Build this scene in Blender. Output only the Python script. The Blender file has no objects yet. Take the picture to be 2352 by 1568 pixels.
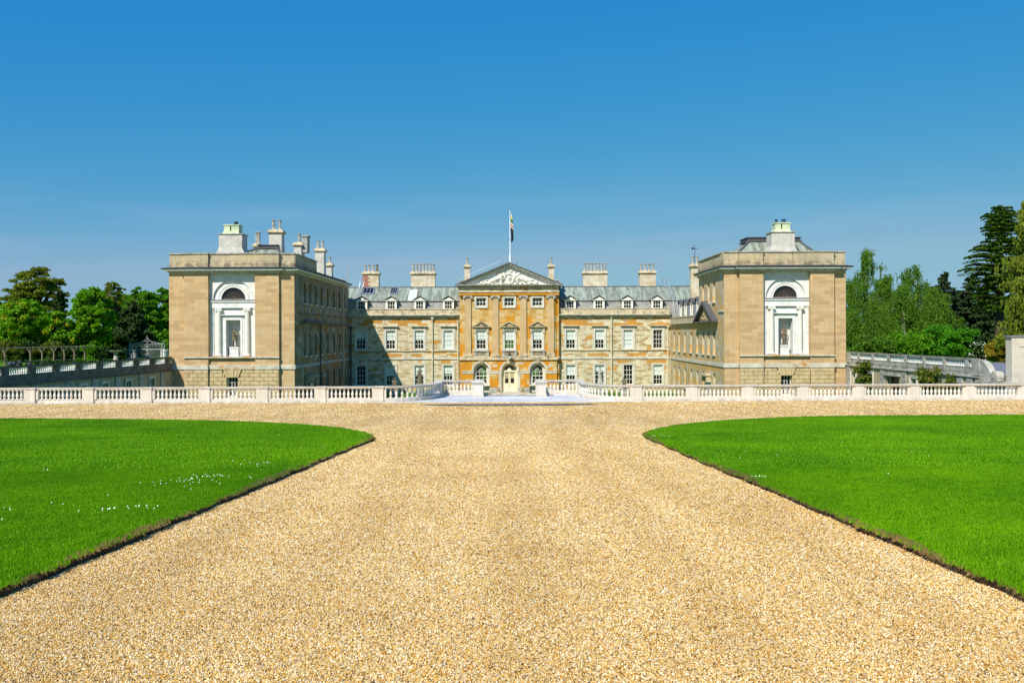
import bpy, math, random
import numpy as np
from mathutils import Vector, Matrix
R = math.radians
scene = bpy.context.scene
COL = scene.collection

# ------------------------------------------------------------------ camera
CZ = 4.26                                   # eye height above the gravel at the balustrade
cam_d = bpy.data.cameras.new('camera'); cam = bpy.data.objects.new('camera', cam_d); COL.objects.link(cam)
cam_d.sensor_width = 36.0; cam_d.lens = 36.0 * 2175 / 2352
cam_d.shift_x = 6 / 2352; cam_d.shift_y = -18 / 2352
cam_d.clip_start = 0.05; cam_d.clip_end = 6000
ROLL = 0.2
cam.location = (0, 0, CZ); cam.rotation_euler = (R(90), R(ROLL), 0)
scene.camera = cam
scene.render.resolution_x = 1024; scene.render.resolution_y = 682

# ------------------------------------------------------------------ sky and sun
SUN = Vector((-.56, -1.0, 1.15)).normalized()          # direction towards the sun
SUN_EL = math.asin(SUN.z); SUN_ROT = math.atan2(SUN.x, SUN.y)
world = bpy.data.worlds.new("World"); scene.world = world; world.use_nodes = True
wt = world.node_tree; wt.nodes.clear()
wo = wt.nodes.new('ShaderNodeOutputWorld'); wb = wt.nodes.new('ShaderNodeBackground'); sky = wt.nodes.new('ShaderNodeTexSky')
sky.sky_type = 'NISHITA'; sky.sun_disc = False; sky.sun_elevation = SUN_EL; sky.sun_rotation = SUN_ROT % (2*math.pi)
sky.altitude = 100; sky.air_density = 1.0; sky.dust_density = 0.25; sky.ozone_density = 3.2
hs = wt.nodes.new('ShaderNodeHueSaturation'); hs.inputs['Saturation'].default_value = 1.22; hs.inputs['Value'].default_value = 1.0; hs.inputs['Hue'].default_value = .497
wt.links.new(sky.outputs[0], hs.inputs['Color'])
# thin high cirrus streaks low above the horizon
tc = wt.nodes.new('ShaderNodeTexCoord'); mp = wt.nodes.new('ShaderNodeMapping'); mp.inputs['Scale'].default_value = (2.2, 2.2, 26); mp.inputs['Rotation'].default_value = (0, R(-3), 0)
nz = wt.nodes.new('ShaderNodeTexNoise'); nz.inputs['Scale'].default_value = 1.6; nz.inputs['Detail'].default_value = 5
cr = wt.nodes.new('ShaderNodeValToRGB'); cr.color_ramp.elements[0].position = .5; cr.color_ramp.elements[1].position = .78
cr.color_ramp.elements[1].color = (.17, .17, .17, 1)
sx = wt.nodes.new('ShaderNodeSeparateXYZ'); band = wt.nodes.new('ShaderNodeValToRGB')
e = band.color_ramp.elements; e[0].position = .03; e[0].color = (0,0,0,1); e[1].position = .085; e[1].color = (1,1,1,1)
x_ = e.new(.105); x_.color = (1,1,1,1); x_ = e.new(.15); x_.color = (.12,.12,.12,1); x_ = e.new(.2); x_.color = (0,0,0,1)
mm = wt.nodes.new('ShaderNodeMath'); mm.operation = 'MULTIPLY'; mixc = wt.nodes.new('ShaderNodeMixRGB'); mixc.inputs['Color2'].default_value = (5.5, 6.2, 7.2, 1)
L = wt.links.new
L(tc.outputs['Generated'], mp.inputs[0]); L(mp.outputs[0], nz.inputs['Vector']); L(nz.outputs['Fac'], cr.inputs[0])
L(tc.outputs['Generated'], sx.inputs[0]); L(sx.outputs['Z'], band.inputs[0]); L(cr.outputs[0], mm.inputs[0]); L(band.outputs[0], mm.inputs[1])
sp_ = wt.nodes.new('ShaderNodeSeparateColor'); cb_ = wt.nodes.new('ShaderNodeCombineColor'); L(hs.outputs[0], sp_.inputs[0])
for i_, (a_, g_) in enumerate(((.865,1.45),(.567,.55),(.645,.08))):       # clear May sky: deeper and bluer than the model's default
    p_ = wt.nodes.new('ShaderNodeMath'); p_.operation = 'MULTIPLY'; p_.inputs[1].default_value = .1; L(sp_.outputs[i_], p_.inputs[0])
    q_ = wt.nodes.new('ShaderNodeMath'); q_.operation = 'POWER'; q_.inputs[1].default_value = g_; L(p_.outputs[0], q_.inputs[0])
    r_ = wt.nodes.new('ShaderNodeMath'); r_.operation = 'MULTIPLY'; r_.inputs[1].default_value = a_*10/2**.1; L(q_.outputs[0], r_.inputs[0]); z_ = wt.nodes.new('ShaderNodeMath'); z_.operation = 'MINIMUM'; z_.inputs[1].default_value = (2.55,4.6,6.3)[i_]; L(r_.outputs[0], z_.inputs[0]); L(z_.outputs[0], cb_.inputs[i_])
L(mm.outputs[0], mixc.inputs['Fac']); L(cb_.outputs[0], mixc.inputs['Color1']); L(mixc.outputs[0], wb.inputs[0]); L(wb.outputs[0], wo.inputs[0])
wb.inputs['Strength'].default_value = 0.10
sun_d = bpy.data.lights.new('sun', 'SUN'); sun_d.energy = 5.0; sun_d.angle = R(0.5); sun_d.color = (1.0, .95, .86)
sun = bpy.data.objects.new('sun', sun_d); COL.objects.link(sun); sun.rotation_euler = SUN.to_track_quat('Z', 'Y').to_euler(); sun.location = (-40, -60, 80)
scene.view_settings.view_transform = 'Standard'; scene.view_settings.look = 'None'; scene.view_settings.exposure = 0.1; scene.view_settings.gamma = 1.0
scene.cycles.max_bounces = 6; scene.cycles.diffuse_bounces = 3; scene.cycles.glossy_bounces = 2; scene.cycles.transparent_max_bounces = 4; scene.cycles.transmission_bounces = 2

def sc_at(d): return 2175.0 / d
def GX(px, d): return (px - 1170) / sc_at(d)            # photo-derived x at distance d
def G(y):                                               # height of the drive, falling towards the house
    if y < 35: return 2.56 - .0475 * y
    if y < 59: return .8975 - .8975 * (1 - (1 - (y - 35) / 24) ** 1.12)
    return 0.0
def ground_at(px, py, h=0.0):
    # undo the roll, then march until the ray meets the ground
    a = R(ROLL); dx, dy = px - 1170, py - 766
    dx, dy = dx * math.cos(a) - dy * math.sin(a), dx * math.sin(a) + dy * math.cos(a)
    lo, hi = 1.0, 75.0
    for _ in range(50):
        m = (lo + hi) / 2
        if CZ - dy / 2175 * m > G(m) + h: lo = m
        else: hi = m
    return dx / 2175 * lo, lo

# ------------------------------------------------------------------ mesh helper
class MB:
    def __init__(s): s.v = []; s.f = []; s.T = None
    def P(s, p): return tuple(s.T(*p)) if s.T else tuple(p)
    def add(s, vs, fs):
        o = len(s.v); s.v += [s.P(p) for p in vs]; s.f += [tuple(i + o for i in f) for f in fs]
    def box(s, x0, x1, y0, y1, z0, z1):
        x0, x1 = sorted((x0, x1)); y0, y1 = sorted((y0, y1)); z0, z1 = sorted((z0, z1))
        s.add([(x0,y0,z0),(x1,y0,z0),(x1,y1,z0),(x0,y1,z0),(x0,y0,z1),(x1,y0,z1),(x1,y1,z1),(x0,y1,z1)],
              [(0,3,2,1),(4,5,6,7),(0,1,5,4),(1,2,6,5),(2,3,7,6),(3,0,4,7)]); return s
    def bev(s, x0, x1, y0, y1, z0, z1, b=.03):           # box with the front (low y) edges chamfered
        x0, x1 = sorted((x0, x1)); y0, y1 = sorted((y0, y1)); z0, z1 = sorted((z0, z1))
        s.add([(x0,y1,z0),(x1,y1,z0),(x1,y1,z1),(x0,y1,z1),(x0,y0+b,z0),(x1,y0+b,z0),(x1,y0+b,z1),(x0,y0+b,z1),
               (x0+b,y0,z0+b),(x1-b,y0,z0+b),(x1-b,y0,z1-b),(x0+b,y0,z1-b)],
              [(0,3,2,1),(0,1,5,4),(1,2,6,5),(2,3,7,6),(3,0,4,7),(4,5,9,8),(5,6,10,9),(6,7,11,10),(7,4,8,11),(8,9,10,11)]); return s
    def taper(s, x0,x1,y0,y1,z0, X0,X1,Y0,Y1,z1):
        s.add([(x0,y0,z0),(x1,y0,z0),(x1,y1,z0),(x0,y1,z0),(X0,Y0,z1),(X1,Y0,z1),(X1,Y1,z1),(X0,Y1,z1)],
              [(0,3,2,1),(4,5,6,7),(0,1,5,4),(1,2,6,5),(2,3,7,6),(3,0,4,7)]); return s
    def lathe(s, c, prof, n=16, squash=1.0):
        vs = []; m = len(prof)
        for r, z in prof:
            for k in range(n):
                a = 2 * math.pi * k / n; vs.append((c[0] + r * math.cos(a), c[1] + r * math.sin(a) * squash, c[2] + z))
        fs = [(i*n+k, i*n+(k+1)%n, (i+1)*n+(k+1)%n, (i+1)*n+k) for i in range(m-1) for k in range(n)]
        fs += [tuple(range(n-1,-1,-1)), tuple((m-1)*n+k for k in range(n))]
        s.add(vs, fs); return s
    def tube(s, pts, rad, n=8):
        pts = [Vector(p) for p in pts]; rad = rad if isinstance(rad, (list, tuple)) else [rad]*len(pts)
        vs = []
        for i, p in enumerate(pts):
            t = (pts[min(i+1, len(pts)-1)] - pts[max(i-1, 0)]).normalized()
            up = Vector((0,0,1)) if abs(t.z) < .9 else Vector((1,0,0))
            a = t.cross(up).normalized(); b = t.cross(a)
            for k in range(n):
                q = 2*math.pi*k/n; w = p + (a*math.cos(q) + b*math.sin(q))*rad[i]; vs.append(tuple(w))
        m = len(pts)
        fs = [(i*n+k, i*n+(k+1)%n, (i+1)*n+(k+1)%n, (i+1)*n+k) for i in range(m-1) for k in range(n)]
        fs += [tuple(range(n-1,-1,-1)), tuple((m-1)*n+k for k in range(n))]
        s.add(vs, fs); return s
    def ball(s, c, r, n=10, m=7):
        r = r if isinstance(r, (list, tuple)) else (r,)*3
        vs = []; 
        for i in range(1, m):
            t = math.pi*i/m
            for k in range(n):
                a = 2*math.pi*k/n; vs.append((c[0]+r[0]*math.sin(t)*math.cos(a), c[1]+r[1]*math.sin(t)*math.sin(a), c[2]+r[2]*math.cos(t)))
        vs += [(c[0],c[1],c[2]+r[2]), (c[0],c[1],c[2]-r[2])]
        fs = [(i*n+k, (i+1)*n+k, (i+1)*n+(k+1)%n, i*n+(k+1)%n) for i in range(m-2) for k in range(n)]
        T, B = (m-1)*n, (m-1)*n+1
        fs += [(T, k, (k+1)%n) for k in range(n)] + [(B, (m-2)*n+(k+1)%n, (m-2)*n+k) for k in range(n)]
        s.add(vs, fs); return s
    def prism(s, poly, y0, y1):                          # polygon in x,z extruded in y
        n = len(poly)
        s.add([(x,y0,z) for x,z in poly] + [(x,y1,z) for x,z in poly],
              [tuple(range(n)), tuple(range(2*n-1, n-1, -1))] + [(i, i+n, (i+1)%n+n, (i+1)%n) for i in range(n)]); return s
    def prof_x(s, prof, x0, x1):                         # polygon in y,z extruded in x
        n = len(prof)
        s.add([(x0,y,z) for y,z in prof] + [(x1,y,z) for y,z in prof],
              [tuple(range(n)), tuple(range(2*n-1, n-1, -1))] + [(i, i+n, (i+1)%n+n, (i+1)%n) for i in range(n)]); return s
    def ring(s, cx, cz, r0, r1, y0, y1, a0=0, a1=math.pi, n=18):   # half ring (archivolt)
        vs = []
        for k in range(n+1):
            a = a0 + (a1-a0)*k/n; c, q = math.cos(a), math.sin(a)
            vs += [(cx+r0*c,y0,cz+r0*q),(cx+r1*c,y0,cz+r1*q),(cx+r1*c,y1,cz+r1*q),(cx+r0*c,y1,cz+r0*q)]
        fs = []
        for k in range(n):
            o = 4*k; fs += [(o+i, o+(i+1)%4, o+4+(i+1)%4, o+4+i) for i in range(4)]
        fs += [(0,1,2,3), (4*n+3,4*n+2,4*n+1,4*n)]
        s.add(vs, fs); return s
    def wall(s, u0, u1, z0, z1, w=0, holes=(), arches=(), depth=.3):
        # holes: (ua,ub,za,zb); arches: (uc, r, spring, base)
        rects = [tuple(h) for h in holes]
        for uc, r, zs, zb in arches: rects.append((uc-r, uc+r, min(zb, zs), zs+r))
        us = sorted({u0, u1} | {a for q in rects for a in q[:2] if u0 < a < u1}); zs_ = sorted({z0, z1} | {a for q in rects for a in q[2:] if z0 < a < z1})
        for i in range(len(us)-1):
            for j in range(len(zs_)-1):
                cu, cz = (us[i]+us[i+1])/2, (zs_[j]+zs_[j+1])/2
                if any(q[0] < cu < q[1] and q[2] < cz < q[3] for q in rects): continue
                s.add([(us[i],w,zs_[j]),(us[i+1],w,zs_[j]),(us[i+1],w,zs_[j+1]),(us[i],w,zs_[j+1])], [(0,1,2,3)])
        for a, b, c, d in holes:
            s.add([(a,w,c),(b,w,c),(b,w,d),(a,w,d),(a,w+depth,c),(b,w+depth,c),(b,w+depth,d),(a,w+depth,d)], [(0,4,5,1),(1,5,6,2),(2,6,7,3),(3,7,4,0)])
        for uc, r, zs, zb in arches:
            n = 12; arc = [(uc + r*math.cos(math.pi*k/(2*n)), zs + r*math.sin(math.pi*k/(2*n))) for k in range(2*n+1)]
            for half, corner in ((arc[:n+1], (uc+r, zs+r)), (arc[n:], (uc-r, zs+r))):
                for k in range(n):
                    s.add([(corner[0],w,corner[1]), (half[k][0],w,half[k][1]), (half[k+1][0],w,half[k+1][1])], [(0,1,2)])
            for k in range(2*n):
                (a, b), (c, d) = arc[k], arc[k+1]; s.add([(a,w,b),(c,w,d),(c,w+depth,d),(a,w+depth,b)], [(0,1,2,3)])
            if zb < zs:
                for q in (uc-r, uc+r): s.add([(q,w,zb),(q,w+depth,zb),(q,w+depth,zs),(q,w,zs)], [(0,1,2,3)])
                s.add([(uc-r,w,zb),(uc+r,w,zb),(uc+r,w+depth,zb),(uc-r,w+depth,zb)], [(0,1,2,3)])
        return s
    def mesh(s, name, mat, smooth=False):
        me = bpy.data.meshes.new(name); me.from_pydata(s.v, [], s.f); me.validate(); 
        if mat: me.materials.append(mat)
        if smooth: me.shade_smooth()
        me.update(); return me
    def build(s, name, mat, parent=None, loc=(0,0,0), rot=0, smooth=False, absolute=False):
        # absolute: the mesh was written in world coordinates
        o = bpy.data.objects.new(name, s.mesh(name, mat, smooth)); COL.objects.link(o)
        if parent is not None:
            o.parent = parent
            if absolute: loc = -world_loc(parent)
        o.location = loc; o.rotation_euler = (0,0,rot); return o

def world_loc(o):
    p = Vector(o.location)
    while o.parent: o = o.parent; p = p + Vector(o.location)
    return p
def tag(o, label=None, cat=None, group=None, kind=None):
    if label: o['label'] = label
    if cat: o['category'] = cat
    if group: o['group'] = group
    if kind: o['kind'] = kind
    return o
def empty(name, loc, rz=0):
    o = bpy.data.objects.new(name, None); COL.objects.link(o); o.location = loc; o.rotation_euler = (0,0,rz); o.empty_display_size = .5; return o
def inst(name, me, parent, loc, rot=0, scale=None):
    o = bpy.data.objects.new(name, me); COL.objects.link(o); o.parent = parent; o.location = loc; o.rotation_euler = (0,0,rot)
    if scale: o.scale = scale
    return o
def arrays_mesh(name, V, F, mat):                        # V (n,3), F (m,k)
    me = bpy.data.meshes.new(name); k = F.shape[1]
    me.vertices.add(len(V)); me.vertices.foreach_set('co', np.asarray(V, np.float32).ravel())
    me.loops.add(F.size); me.loops.foreach_set('vertex_index', F.astype(np.int32).ravel())
    me.polygons.add(len(F)); me.polygons.foreach_set('loop_start', (np.arange(len(F))*k).astype(np.int32))
    me.polygons.foreach_set('loop_total', np.full(len(F), k, np.int32)); me.update(calc_edges=True); me.validate()
    if mat: me.materials.append(mat)
    return me

# ------------------------------------------------------------------ materials
def new_mat(name):
    m = bpy.data.materials.new(name); m.use_nodes = True; t = m.node_tree; b = t.nodes['Principled BSDF']; return m, t, b
def N(t, kind, **kw):
    n = t.nodes.new(kind)
    for k, v in kw.items():
        if k in n.inputs: n.inputs[k].default_value = v
        else: setattr(n, k, v)
    return n
def ramp(t, src, stops, interp='LINEAR'):
    r = t.nodes.new('ShaderNodeValToRGB'); r.color_ramp.interpolation = interp; e = r.color_ramp.elements
    while len(e) < len(stops): e.new(.5)
    for i, (p, c) in enumerate(stops): e[i].position = p; e[i].color = (*c, 1) if len(c) == 3 else c
    t.links.new(src, r.inputs[0]); return r.outputs[0]
def math_(t, op, a, b=None, c=None):
    n = t.nodes.new('ShaderNodeMath'); n.operation = op
    for i, v in enumerate((a, b, c)):
        if v is None: continue
        if isinstance(v, (int, float)): n.inputs[i].default_value = v
        else: t.links.new(v, n.inputs[i])
    return n.outputs[0]
def mix(t, fac, a, b, mode='MIX'):
    n = t.nodes.new('ShaderNodeMixRGB'); n.blend_type = mode
    for i, v in enumerate((fac, a, b)):
        if isinstance(v, (int, float)): n.inputs[i].default_value = v
        elif isinstance(v, tuple): n.inputs[i].default_value = (*v, 1) if len(v) == 3 else v
        else: t.links.new(v, n.inputs[i])
    return n.outputs[0]
def noise(t, vec, scale, detail=4, rough=.55, dist=0):
    n = N(t, 'ShaderNodeTexNoise', Scale=scale, Detail=detail, Roughness=rough, Distortion=dist); t.links.new(vec, n.inputs['Vector']); return n.outputs['Fac']
def pos(t): return t.nodes.new('ShaderNodeNewGeometry').outputs['Position']
def bump(t, b, h, strength=.4, dist=.02):
    n = N(t, 'ShaderNodeBump', Strength=strength, Distance=dist); t.links.new(h, n.inputs['Height']); t.links.new(n.outputs[0], b.inputs['Normal'])
def wall_vec(t):                                         # (along the wall, height, 0) in metres
    g = t.nodes.new('ShaderNodeNewGeometry'); p = t.nodes.new('ShaderNodeSeparateXYZ'); n = t.nodes.new('ShaderNodeSeparateXYZ')
    t.links.new(g.outputs['Position'], p.inputs[0]); t.links.new(g.outputs['True Normal'], n.inputs[0])
    k = math_(t, 'GREATER_THAN', math_(t, 'ABSOLUTE', n.outputs['X']), .7)
    u = math_(t, 'ADD', math_(t, 'MULTIPLY', p.outputs['X'], math_(t, 'SUBTRACT', 1.0, k)), math_(t, 'MULTIPLY', p.outputs['Y'], k))
    c = t.nodes.new('ShaderNodeCombineXYZ'); t.links.new(u, c.inputs[0]); t.links.new(p.outputs['Z'], c.inputs[1])
    return c.outputs[0], p.outputs['Z'], g.outputs['Position']
def brick(t, vec, bw, bh, mortar=.006, offs=.5, seedshift=0):
    if seedshift:
        m = N(t, 'ShaderNodeVectorMath', operation='ADD'); t.links.new(vec, m.inputs[0]); m.inputs[1].default_value = (bw*2*seedshift, bh*2*seedshift, 0); vec = m.outputs[0]
    n = N(t, 'ShaderNodeTexBrick'); n.offset = offs; n.inputs['Color1'].default_value = (0,0,0,1); n.inputs['Color2'].default_value = (1,1,1,1)
    n.inputs['Mortar'].default_value = (.5,.5,.5,1); n.inputs['Scale'].default_value = 1; n.inputs['Mortar Size'].default_value = mortar
    n.inputs['Brick Width'].default_value = bw; n.inputs['Row Height'].default_value = bh; n.inputs['Mortar Smooth'].default_value = .3
    t.links.new(vec, n.inputs['Vector']); return n.outputs['Color'], n.outputs['Fac']

def ashlar(name, stops, bw=.9, bh=.36, mortar=.006, mortar_col=(.34,.27,.17), patches=None, stain=.35, stain_col=(.16,.13,.09), rough=.9, bstr=.35, warp=0, grime=None, streak=.28):
    m, t, b = new_mat(name); vec, z, P = wall_vec(t)
    v2 = vec
    if warp:
        nn = N(t, 'ShaderNodeTexNoise', Scale=1.4, Detail=3); t.links.new(vec, nn.inputs['Vector'])
        a = N(t, 'ShaderNodeVectorMath', operation='SUBTRACT'); t.links.new(nn.outputs['Color'], a.inputs[0]); a.inputs[1].default_value = (.5,.5,.5)
        c = N(t, 'ShaderNodeVectorMath', operation='SCALE'); t.links.new(a.outputs[0], c.inputs[0]); c.inputs['Scale'].default_value = warp
        d = N(t, 'ShaderNodeVectorMath', operation='ADD'); t.links.new(vec, d.inputs[0]); t.links.new(c.outputs[0], d.inputs[1]); v2 = d.outputs[0]
    c1, f1 = brick(t, v2, bw, bh, mortar)
    col = ramp(t, c1, stops)
    if patches:                                          # (col, amount, zones[(z0,z1,boost)], bw, bh)
        pc, amount, zones, pbw, pbh = patches
        c2, f2 = brick(t, v2, pbw, pbh, 0, .37, 7)
        n2 = noise(t, vec, .55, 3)
        s = math_(t, 'ADD', math_(t, 'MULTIPLY', c2, .62), math_(t, 'MULTIPLY', n2, .5))
        for z0, z1, bo in zones:
            k = math_(t, 'MULTIPLY', math_(t, 'GREATER_THAN', z, z0), math_(t, 'LESS_THAN', z, z1)); s = math_(t, 'ADD', s, math_(t, 'MULTIPLY', k, bo))
        th = 1 - amount
        mask = ramp(t, s, [(th-.02, (0,0,0)), (min(th+.03, 1), (1,1,1))])
        pcol = mix(t, noise(t, vec, 2.5, 4), pc, tuple(x*1.25 for x in pc))
        col = mix(t, mask, col, pcol)
    n3 = noise(t, P, .8, 5, .6); col = mix(t, stain, col, mix(t, ramp(t, n3, [(.35,(0,0,0)),(.65,(1,1,1))]), stain_col, col), 'MIX')
    # vertical rain streaks
    mpn = N(t, 'ShaderNodeMapping'); mpn.inputs['Scale'].default_value = (3.5, .35, 1); t.links.new(vec, mpn.inputs[0])
    n4 = noise(t, mpn.outputs[0], 1.0, 4); col = mix(t, streak, col, mix(t, ramp(t, n4, [(.4,(.62,.6,.56)),(.6,(1,1,1))]), (0,0,0), col, 'MULTIPLY') if False else mix(t, 1.0, col, ramp(t, n4, [(.38,(.55,.54,.52)),(.6,(1.05,1.04,1.02))]), 'MULTIPLY'))
    if grime:
        for z0, z1, gc, am in grime:
            k = math_(t, 'MULTIPLY', math_(t, 'GREATER_THAN', z, z0), math_(t, 'LESS_THAN', z, z1))
            k = math_(t, 'MULTIPLY', k, ramp(t, noise(t, vec, 1.7, 4), [(.40,(0,0,0)),(.58,(1,1,1))])); col = mix(t, math_(t, 'MULTIPLY', k, am), col, gc)
    n5 = noise(t, P, 9, 4); col = mix(t, .22, col, ramp(t, n5, [(.3,(.72,.72,.72)),(.7,(1.15,1.15,1.15))]), 'MULTIPLY')
    col = mix(t, math_(t, 'MULTIPLY', f1, .75), col, mortar_col)
    t.links.new(col, b.inputs['Base Color']); b.inputs['Roughness'].default_value = rough; b.inputs['Specular IOR Level'].default_value = .15
    bump(t, b, math_(t, 'SUBTRACT', math_(t, 'MULTIPLY', n5, .5), f1), bstr, .015)
    return m

def plain(name, col, rough=.8, var=.15, scale=4, bstr=.15, spec=.2, metal=0, dark=None, dscale=1.2, damt=.5):
    m, t, b = new_mat(name); P = pos(t); n = noise(t, P, scale, 5)
    c = ramp(t, n, [(.3, tuple(x*(1-var) for x in col)), (.7, tuple(min(1, x*(1+var)) for x in col))])
    if dark:
        c = mix(t, math_(t, 'MULTIPLY', ramp(t, noise(t, P, dscale, 5, .65), [(.48,(0,0,0)),(.62,(1,1,1))]), damt), c, dark)
    t.links.new(c, b.inputs['Base Color']); b.inputs['Roughness'].default_value = rough; b.inputs['Specular IOR Level'].default_value = spec; b.inputs['Metallic'].default_value = metal
    if bstr: bump(t, b, noise(t, P, scale*6, 3), bstr, .01)
    return m

M = {}
M['honey'] = ashlar('honey_ashlar', [(0,(.53,.345,.175)),(.3,(.59,.395,.20)),(.65,(.64,.44,.23)),(.9,(.665,.475,.265)),(1,(.68,.43,.20))], 1.05, .33, .006, (.45,.32,.16), stain=.22, stain_col=(.38,.29,.16), bstr=.15, streak=.16)
M['rust'] = plain('rusticated_stone', (.60,.46,.25), .9, .12, 2.5, .3, dark=(.40,.30,.15), damt=.5)
M['rubble'] = ashlar('pale_patchwork_stone', [(0,(.44,.29,.13)),(.16,(.54,.41,.22)),(.32,(.66,.55,.34)),(.62,(.75,.66,.44)),(1,(.84,.76,.55))], .62, .215, .008, (.36,.30,.19),
    patches=((.58,.27,.035), .17, [(1.35,2.1,.17),(5.25,6.4,.25),(.43,.9,.15)], 1.25, .43), stain=.30, stain_col=(.27,.23,.15), warp=.16)
M['ochre'] = ashlar('ochre_stone', [(0,(.58,.33,.08)),(.4,(.66,.43,.15)),(.75,(.70,.50,.22)),(1,(.74,.60,.36))], .85, .36, .005, (.5,.36,.16),
    patches=((.60,.26,.02), .32, [(-3.5,.9,.30),(9.0,9.5,.25)], 1.1, .72), stain=.18, stain_col=(.25,.15,.05), bstr=.15)
M['pilaster'] = ashlar('pilaster_stone', [(0,(.60,.42,.21)),(1,(.68,.50,.28))], 3.0, .62, .006, (.45,.32,.16), stain=.2, stain_col=(.4,.24,.08), bstr=.1)
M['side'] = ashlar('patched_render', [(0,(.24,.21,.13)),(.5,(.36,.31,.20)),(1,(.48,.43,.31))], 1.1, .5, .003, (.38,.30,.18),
    patches=((.38,.20,.045), .25, [(1.3,2.1,.2),(4.7,5.2,.15),(.1,.9,.1)], .8, .5), stain=.6, stain_col=(.15,.15,.11), warp=.5, bstr=.3)  # tones lowered so the deep shade on this wall is in its colour
M['weather'] = plain('weathered_stone', (.60,.50,.32), .92, .18, 1.5, .3, dark=(.20,.17,.12), dscale=1.6, damt=.75)
M['cornice'] = plain('cornice_stone', (.60,.57,.48), .9, .15, 2, .2, dark=(.22,.20,.16), dscale=2.2, damt=.6)
M['leadtop'] = plain('lead_covering', (.10,.10,.105), .6, .2, 3, .1)
M['grime_string'] = plain('stained_string_course', (.58,.52,.40), .92, .15, 2, .25, dark=(.50,.25,.04), dscale=1.1, damt=.9)
M['stucco'] = plain('white_stucco', (.80,.785,.74), .8, .05, 1.5, .08, dark=(.56,.53,.46), dscale=1.8, damt=.45)
M['stucco_col'] = plain('cream_column', (.78,.75,.66), .7, .05, 2, .05)
M['greystone'] = plain('grey_limestone', (.45,.43,.37), .92, .2, 1.3, .3, dark=(.17,.16,.13), dscale=2.0, damt=.65)
M['string'] = plain('string_stone', (.62,.58,.47), .9, .15, 2, .2, dark=(.35,.31,.24), damt=.5)
M['frame'] = plain('window_surround', (.66,.63,.53), .85, .08, 3, .1, dark=(.45,.42,.34), damt=.4)
M['whitewood'] = plain('cream_paint', (.84,.82,.70), .45, .03, 3, 0, spec=.4)
M['doorwood'] = plain('cream_door_paint', (.82,.76,.52), .4, .03, 3, 0, spec=.4)
M['glass'] = plain('window_glass', (.012,.014,.016), .04, .1, 1, 0, spec=.5)
M['blind'] = plain('pale_blind', (.62,.70,.66), .35, .04, 1, 0, spec=.5)
M['greenblind'] = plain('green_view', (.045,.13,.03), .3, .4, .9, 0, spec=.5)  # sunlit garden greenery as a flat colour, for panels behind the sash bars
M['brick'] = plain('red_brick_patch', (.40,.15,.09), .9, .25, 5, .2)
M['chim'] = ashlar('chimney_stone', [(0,(.62,.49,.30)),(.6,(.70,.60,.44)),(1,(.76,.68,.52))], .8, .4, .005, (.55,.45,.3), stain=.15, bstr=.1)
M['chimgrey'] = plain('pale_chimney_stone', (.60,.57,.49), .9, .12, 2, .15, dark=(.40,.38,.33), damt=.5)
M['pot'] = plain('grey_chimney_pot', (.42,.41,.36), .85, .2, 5, .2, dark=(.12,.11,.10), dscale=3, damt=.5)
M['verdigris'] = plain('verdigris_stone', (.60,.66,.42), .9, .12, 3, .15, dark=(.33,.45,.33), damt=.6)
M['black'] = plain('black_iron', (.012,.012,.014), .5, .2, 5, 0, spec=.4)
M['iron'] = plain('pale_grey_ironwork', (.42,.44,.42), .5, .15, 6, 0, spec=.4)
M['galv'] = plain('galvanised_steel', (.55,.57,.57), .4, .1, 6, 0, spec=.5, metal=.5)
M['pole'] = plain('white_flagpole', (.85,.85,.83), .35, .02, 4, 0, spec=.5)
M['pipe'] = plain('cream_downpipe', (.66,.60,.42), .6, .1, 4, 0)
M['darkpipe'] = plain('dark_downpipe', (.06,.075,.08), .5, .1, 4, 0)
M['statue'] = plain('lichened_bronze_stone', (.15,.125,.08), .85, .35, 7, .5, dark=(.30,.26,.15), dscale=5, damt=.7)
M['statue2'] = plain('brown_stone_figure', (.17,.12,.08), .85, .35, 7, .5, dark=(.33,.25,.16), dscale=5, damt=.7)
M['dog'] = plain('golden_stone', (.42,.29,.12), .85, .25, 7, .4)
M['relief'] = plain('white_carving', (.80,.77,.68), .8, .08, 3, .3, dark=(.50,.40,.20), dscale=2, damt=.25)
M['relief2'] = plain('ochre_carving', (.50,.38,.18), .85, .2, 3, .4, dark=(.2,.13,.05), dscale=4)
M['soil'] = plain('cut_turf_soil', (.075,.045,.022), .95, .3, 12, .8, dark=(.17,.12,.055), dscale=3, damt=.7)
M['wood'] = plain('weathered_pergola_wood', (.24,.19,.12), .9, .25, 8, .3)
M['bark'] = plain('bark', (.10,.075,.05), .95, .3, 6, .6)
M['birchbark'] = plain('white_birch_bark', (.62,.60,.55), .8, .15, 4, .2, dark=(.08,.07,.06), dscale=2.5, damt=.8)
M['balu'] = ashlar('new_limestone', [(0,(.70,.635,.55)),(1,(.76,.70,.615))], 1.8, 2.0, .003, (.5,.45,.38), stain=.22, stain_col=(.52,.46,.36), bstr=.05, grime=[(0,.13,(.36,.31,.22),.5),(.93,1.05,(.50,.46,.38),.35)])
def turned():
    m, t, b = new_mat('turned_limestone'); P = pos(t); o = t.nodes.new('ShaderNodeObjectInfo')
    c = ramp(t, o.outputs['Random'], [(0,(.68,.62,.53)),(.5,(.75,.69,.60)),(1,(.80,.75,.67))])
    c = mix(t, math_(t, 'MULTIPLY', ramp(t, noise(t, P, 5, 5, .65), [(.52,(0,0,0)),(.66,(1,1,1))]), .35), c, (.45,.41,.31))
    t.links.new(c, b.inputs['Base Color']); b.inputs['Roughness'].default_value = .88; b.inputs['Specular IOR Level'].default_value = .2; return m
M['balu_s'] = turned()
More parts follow.
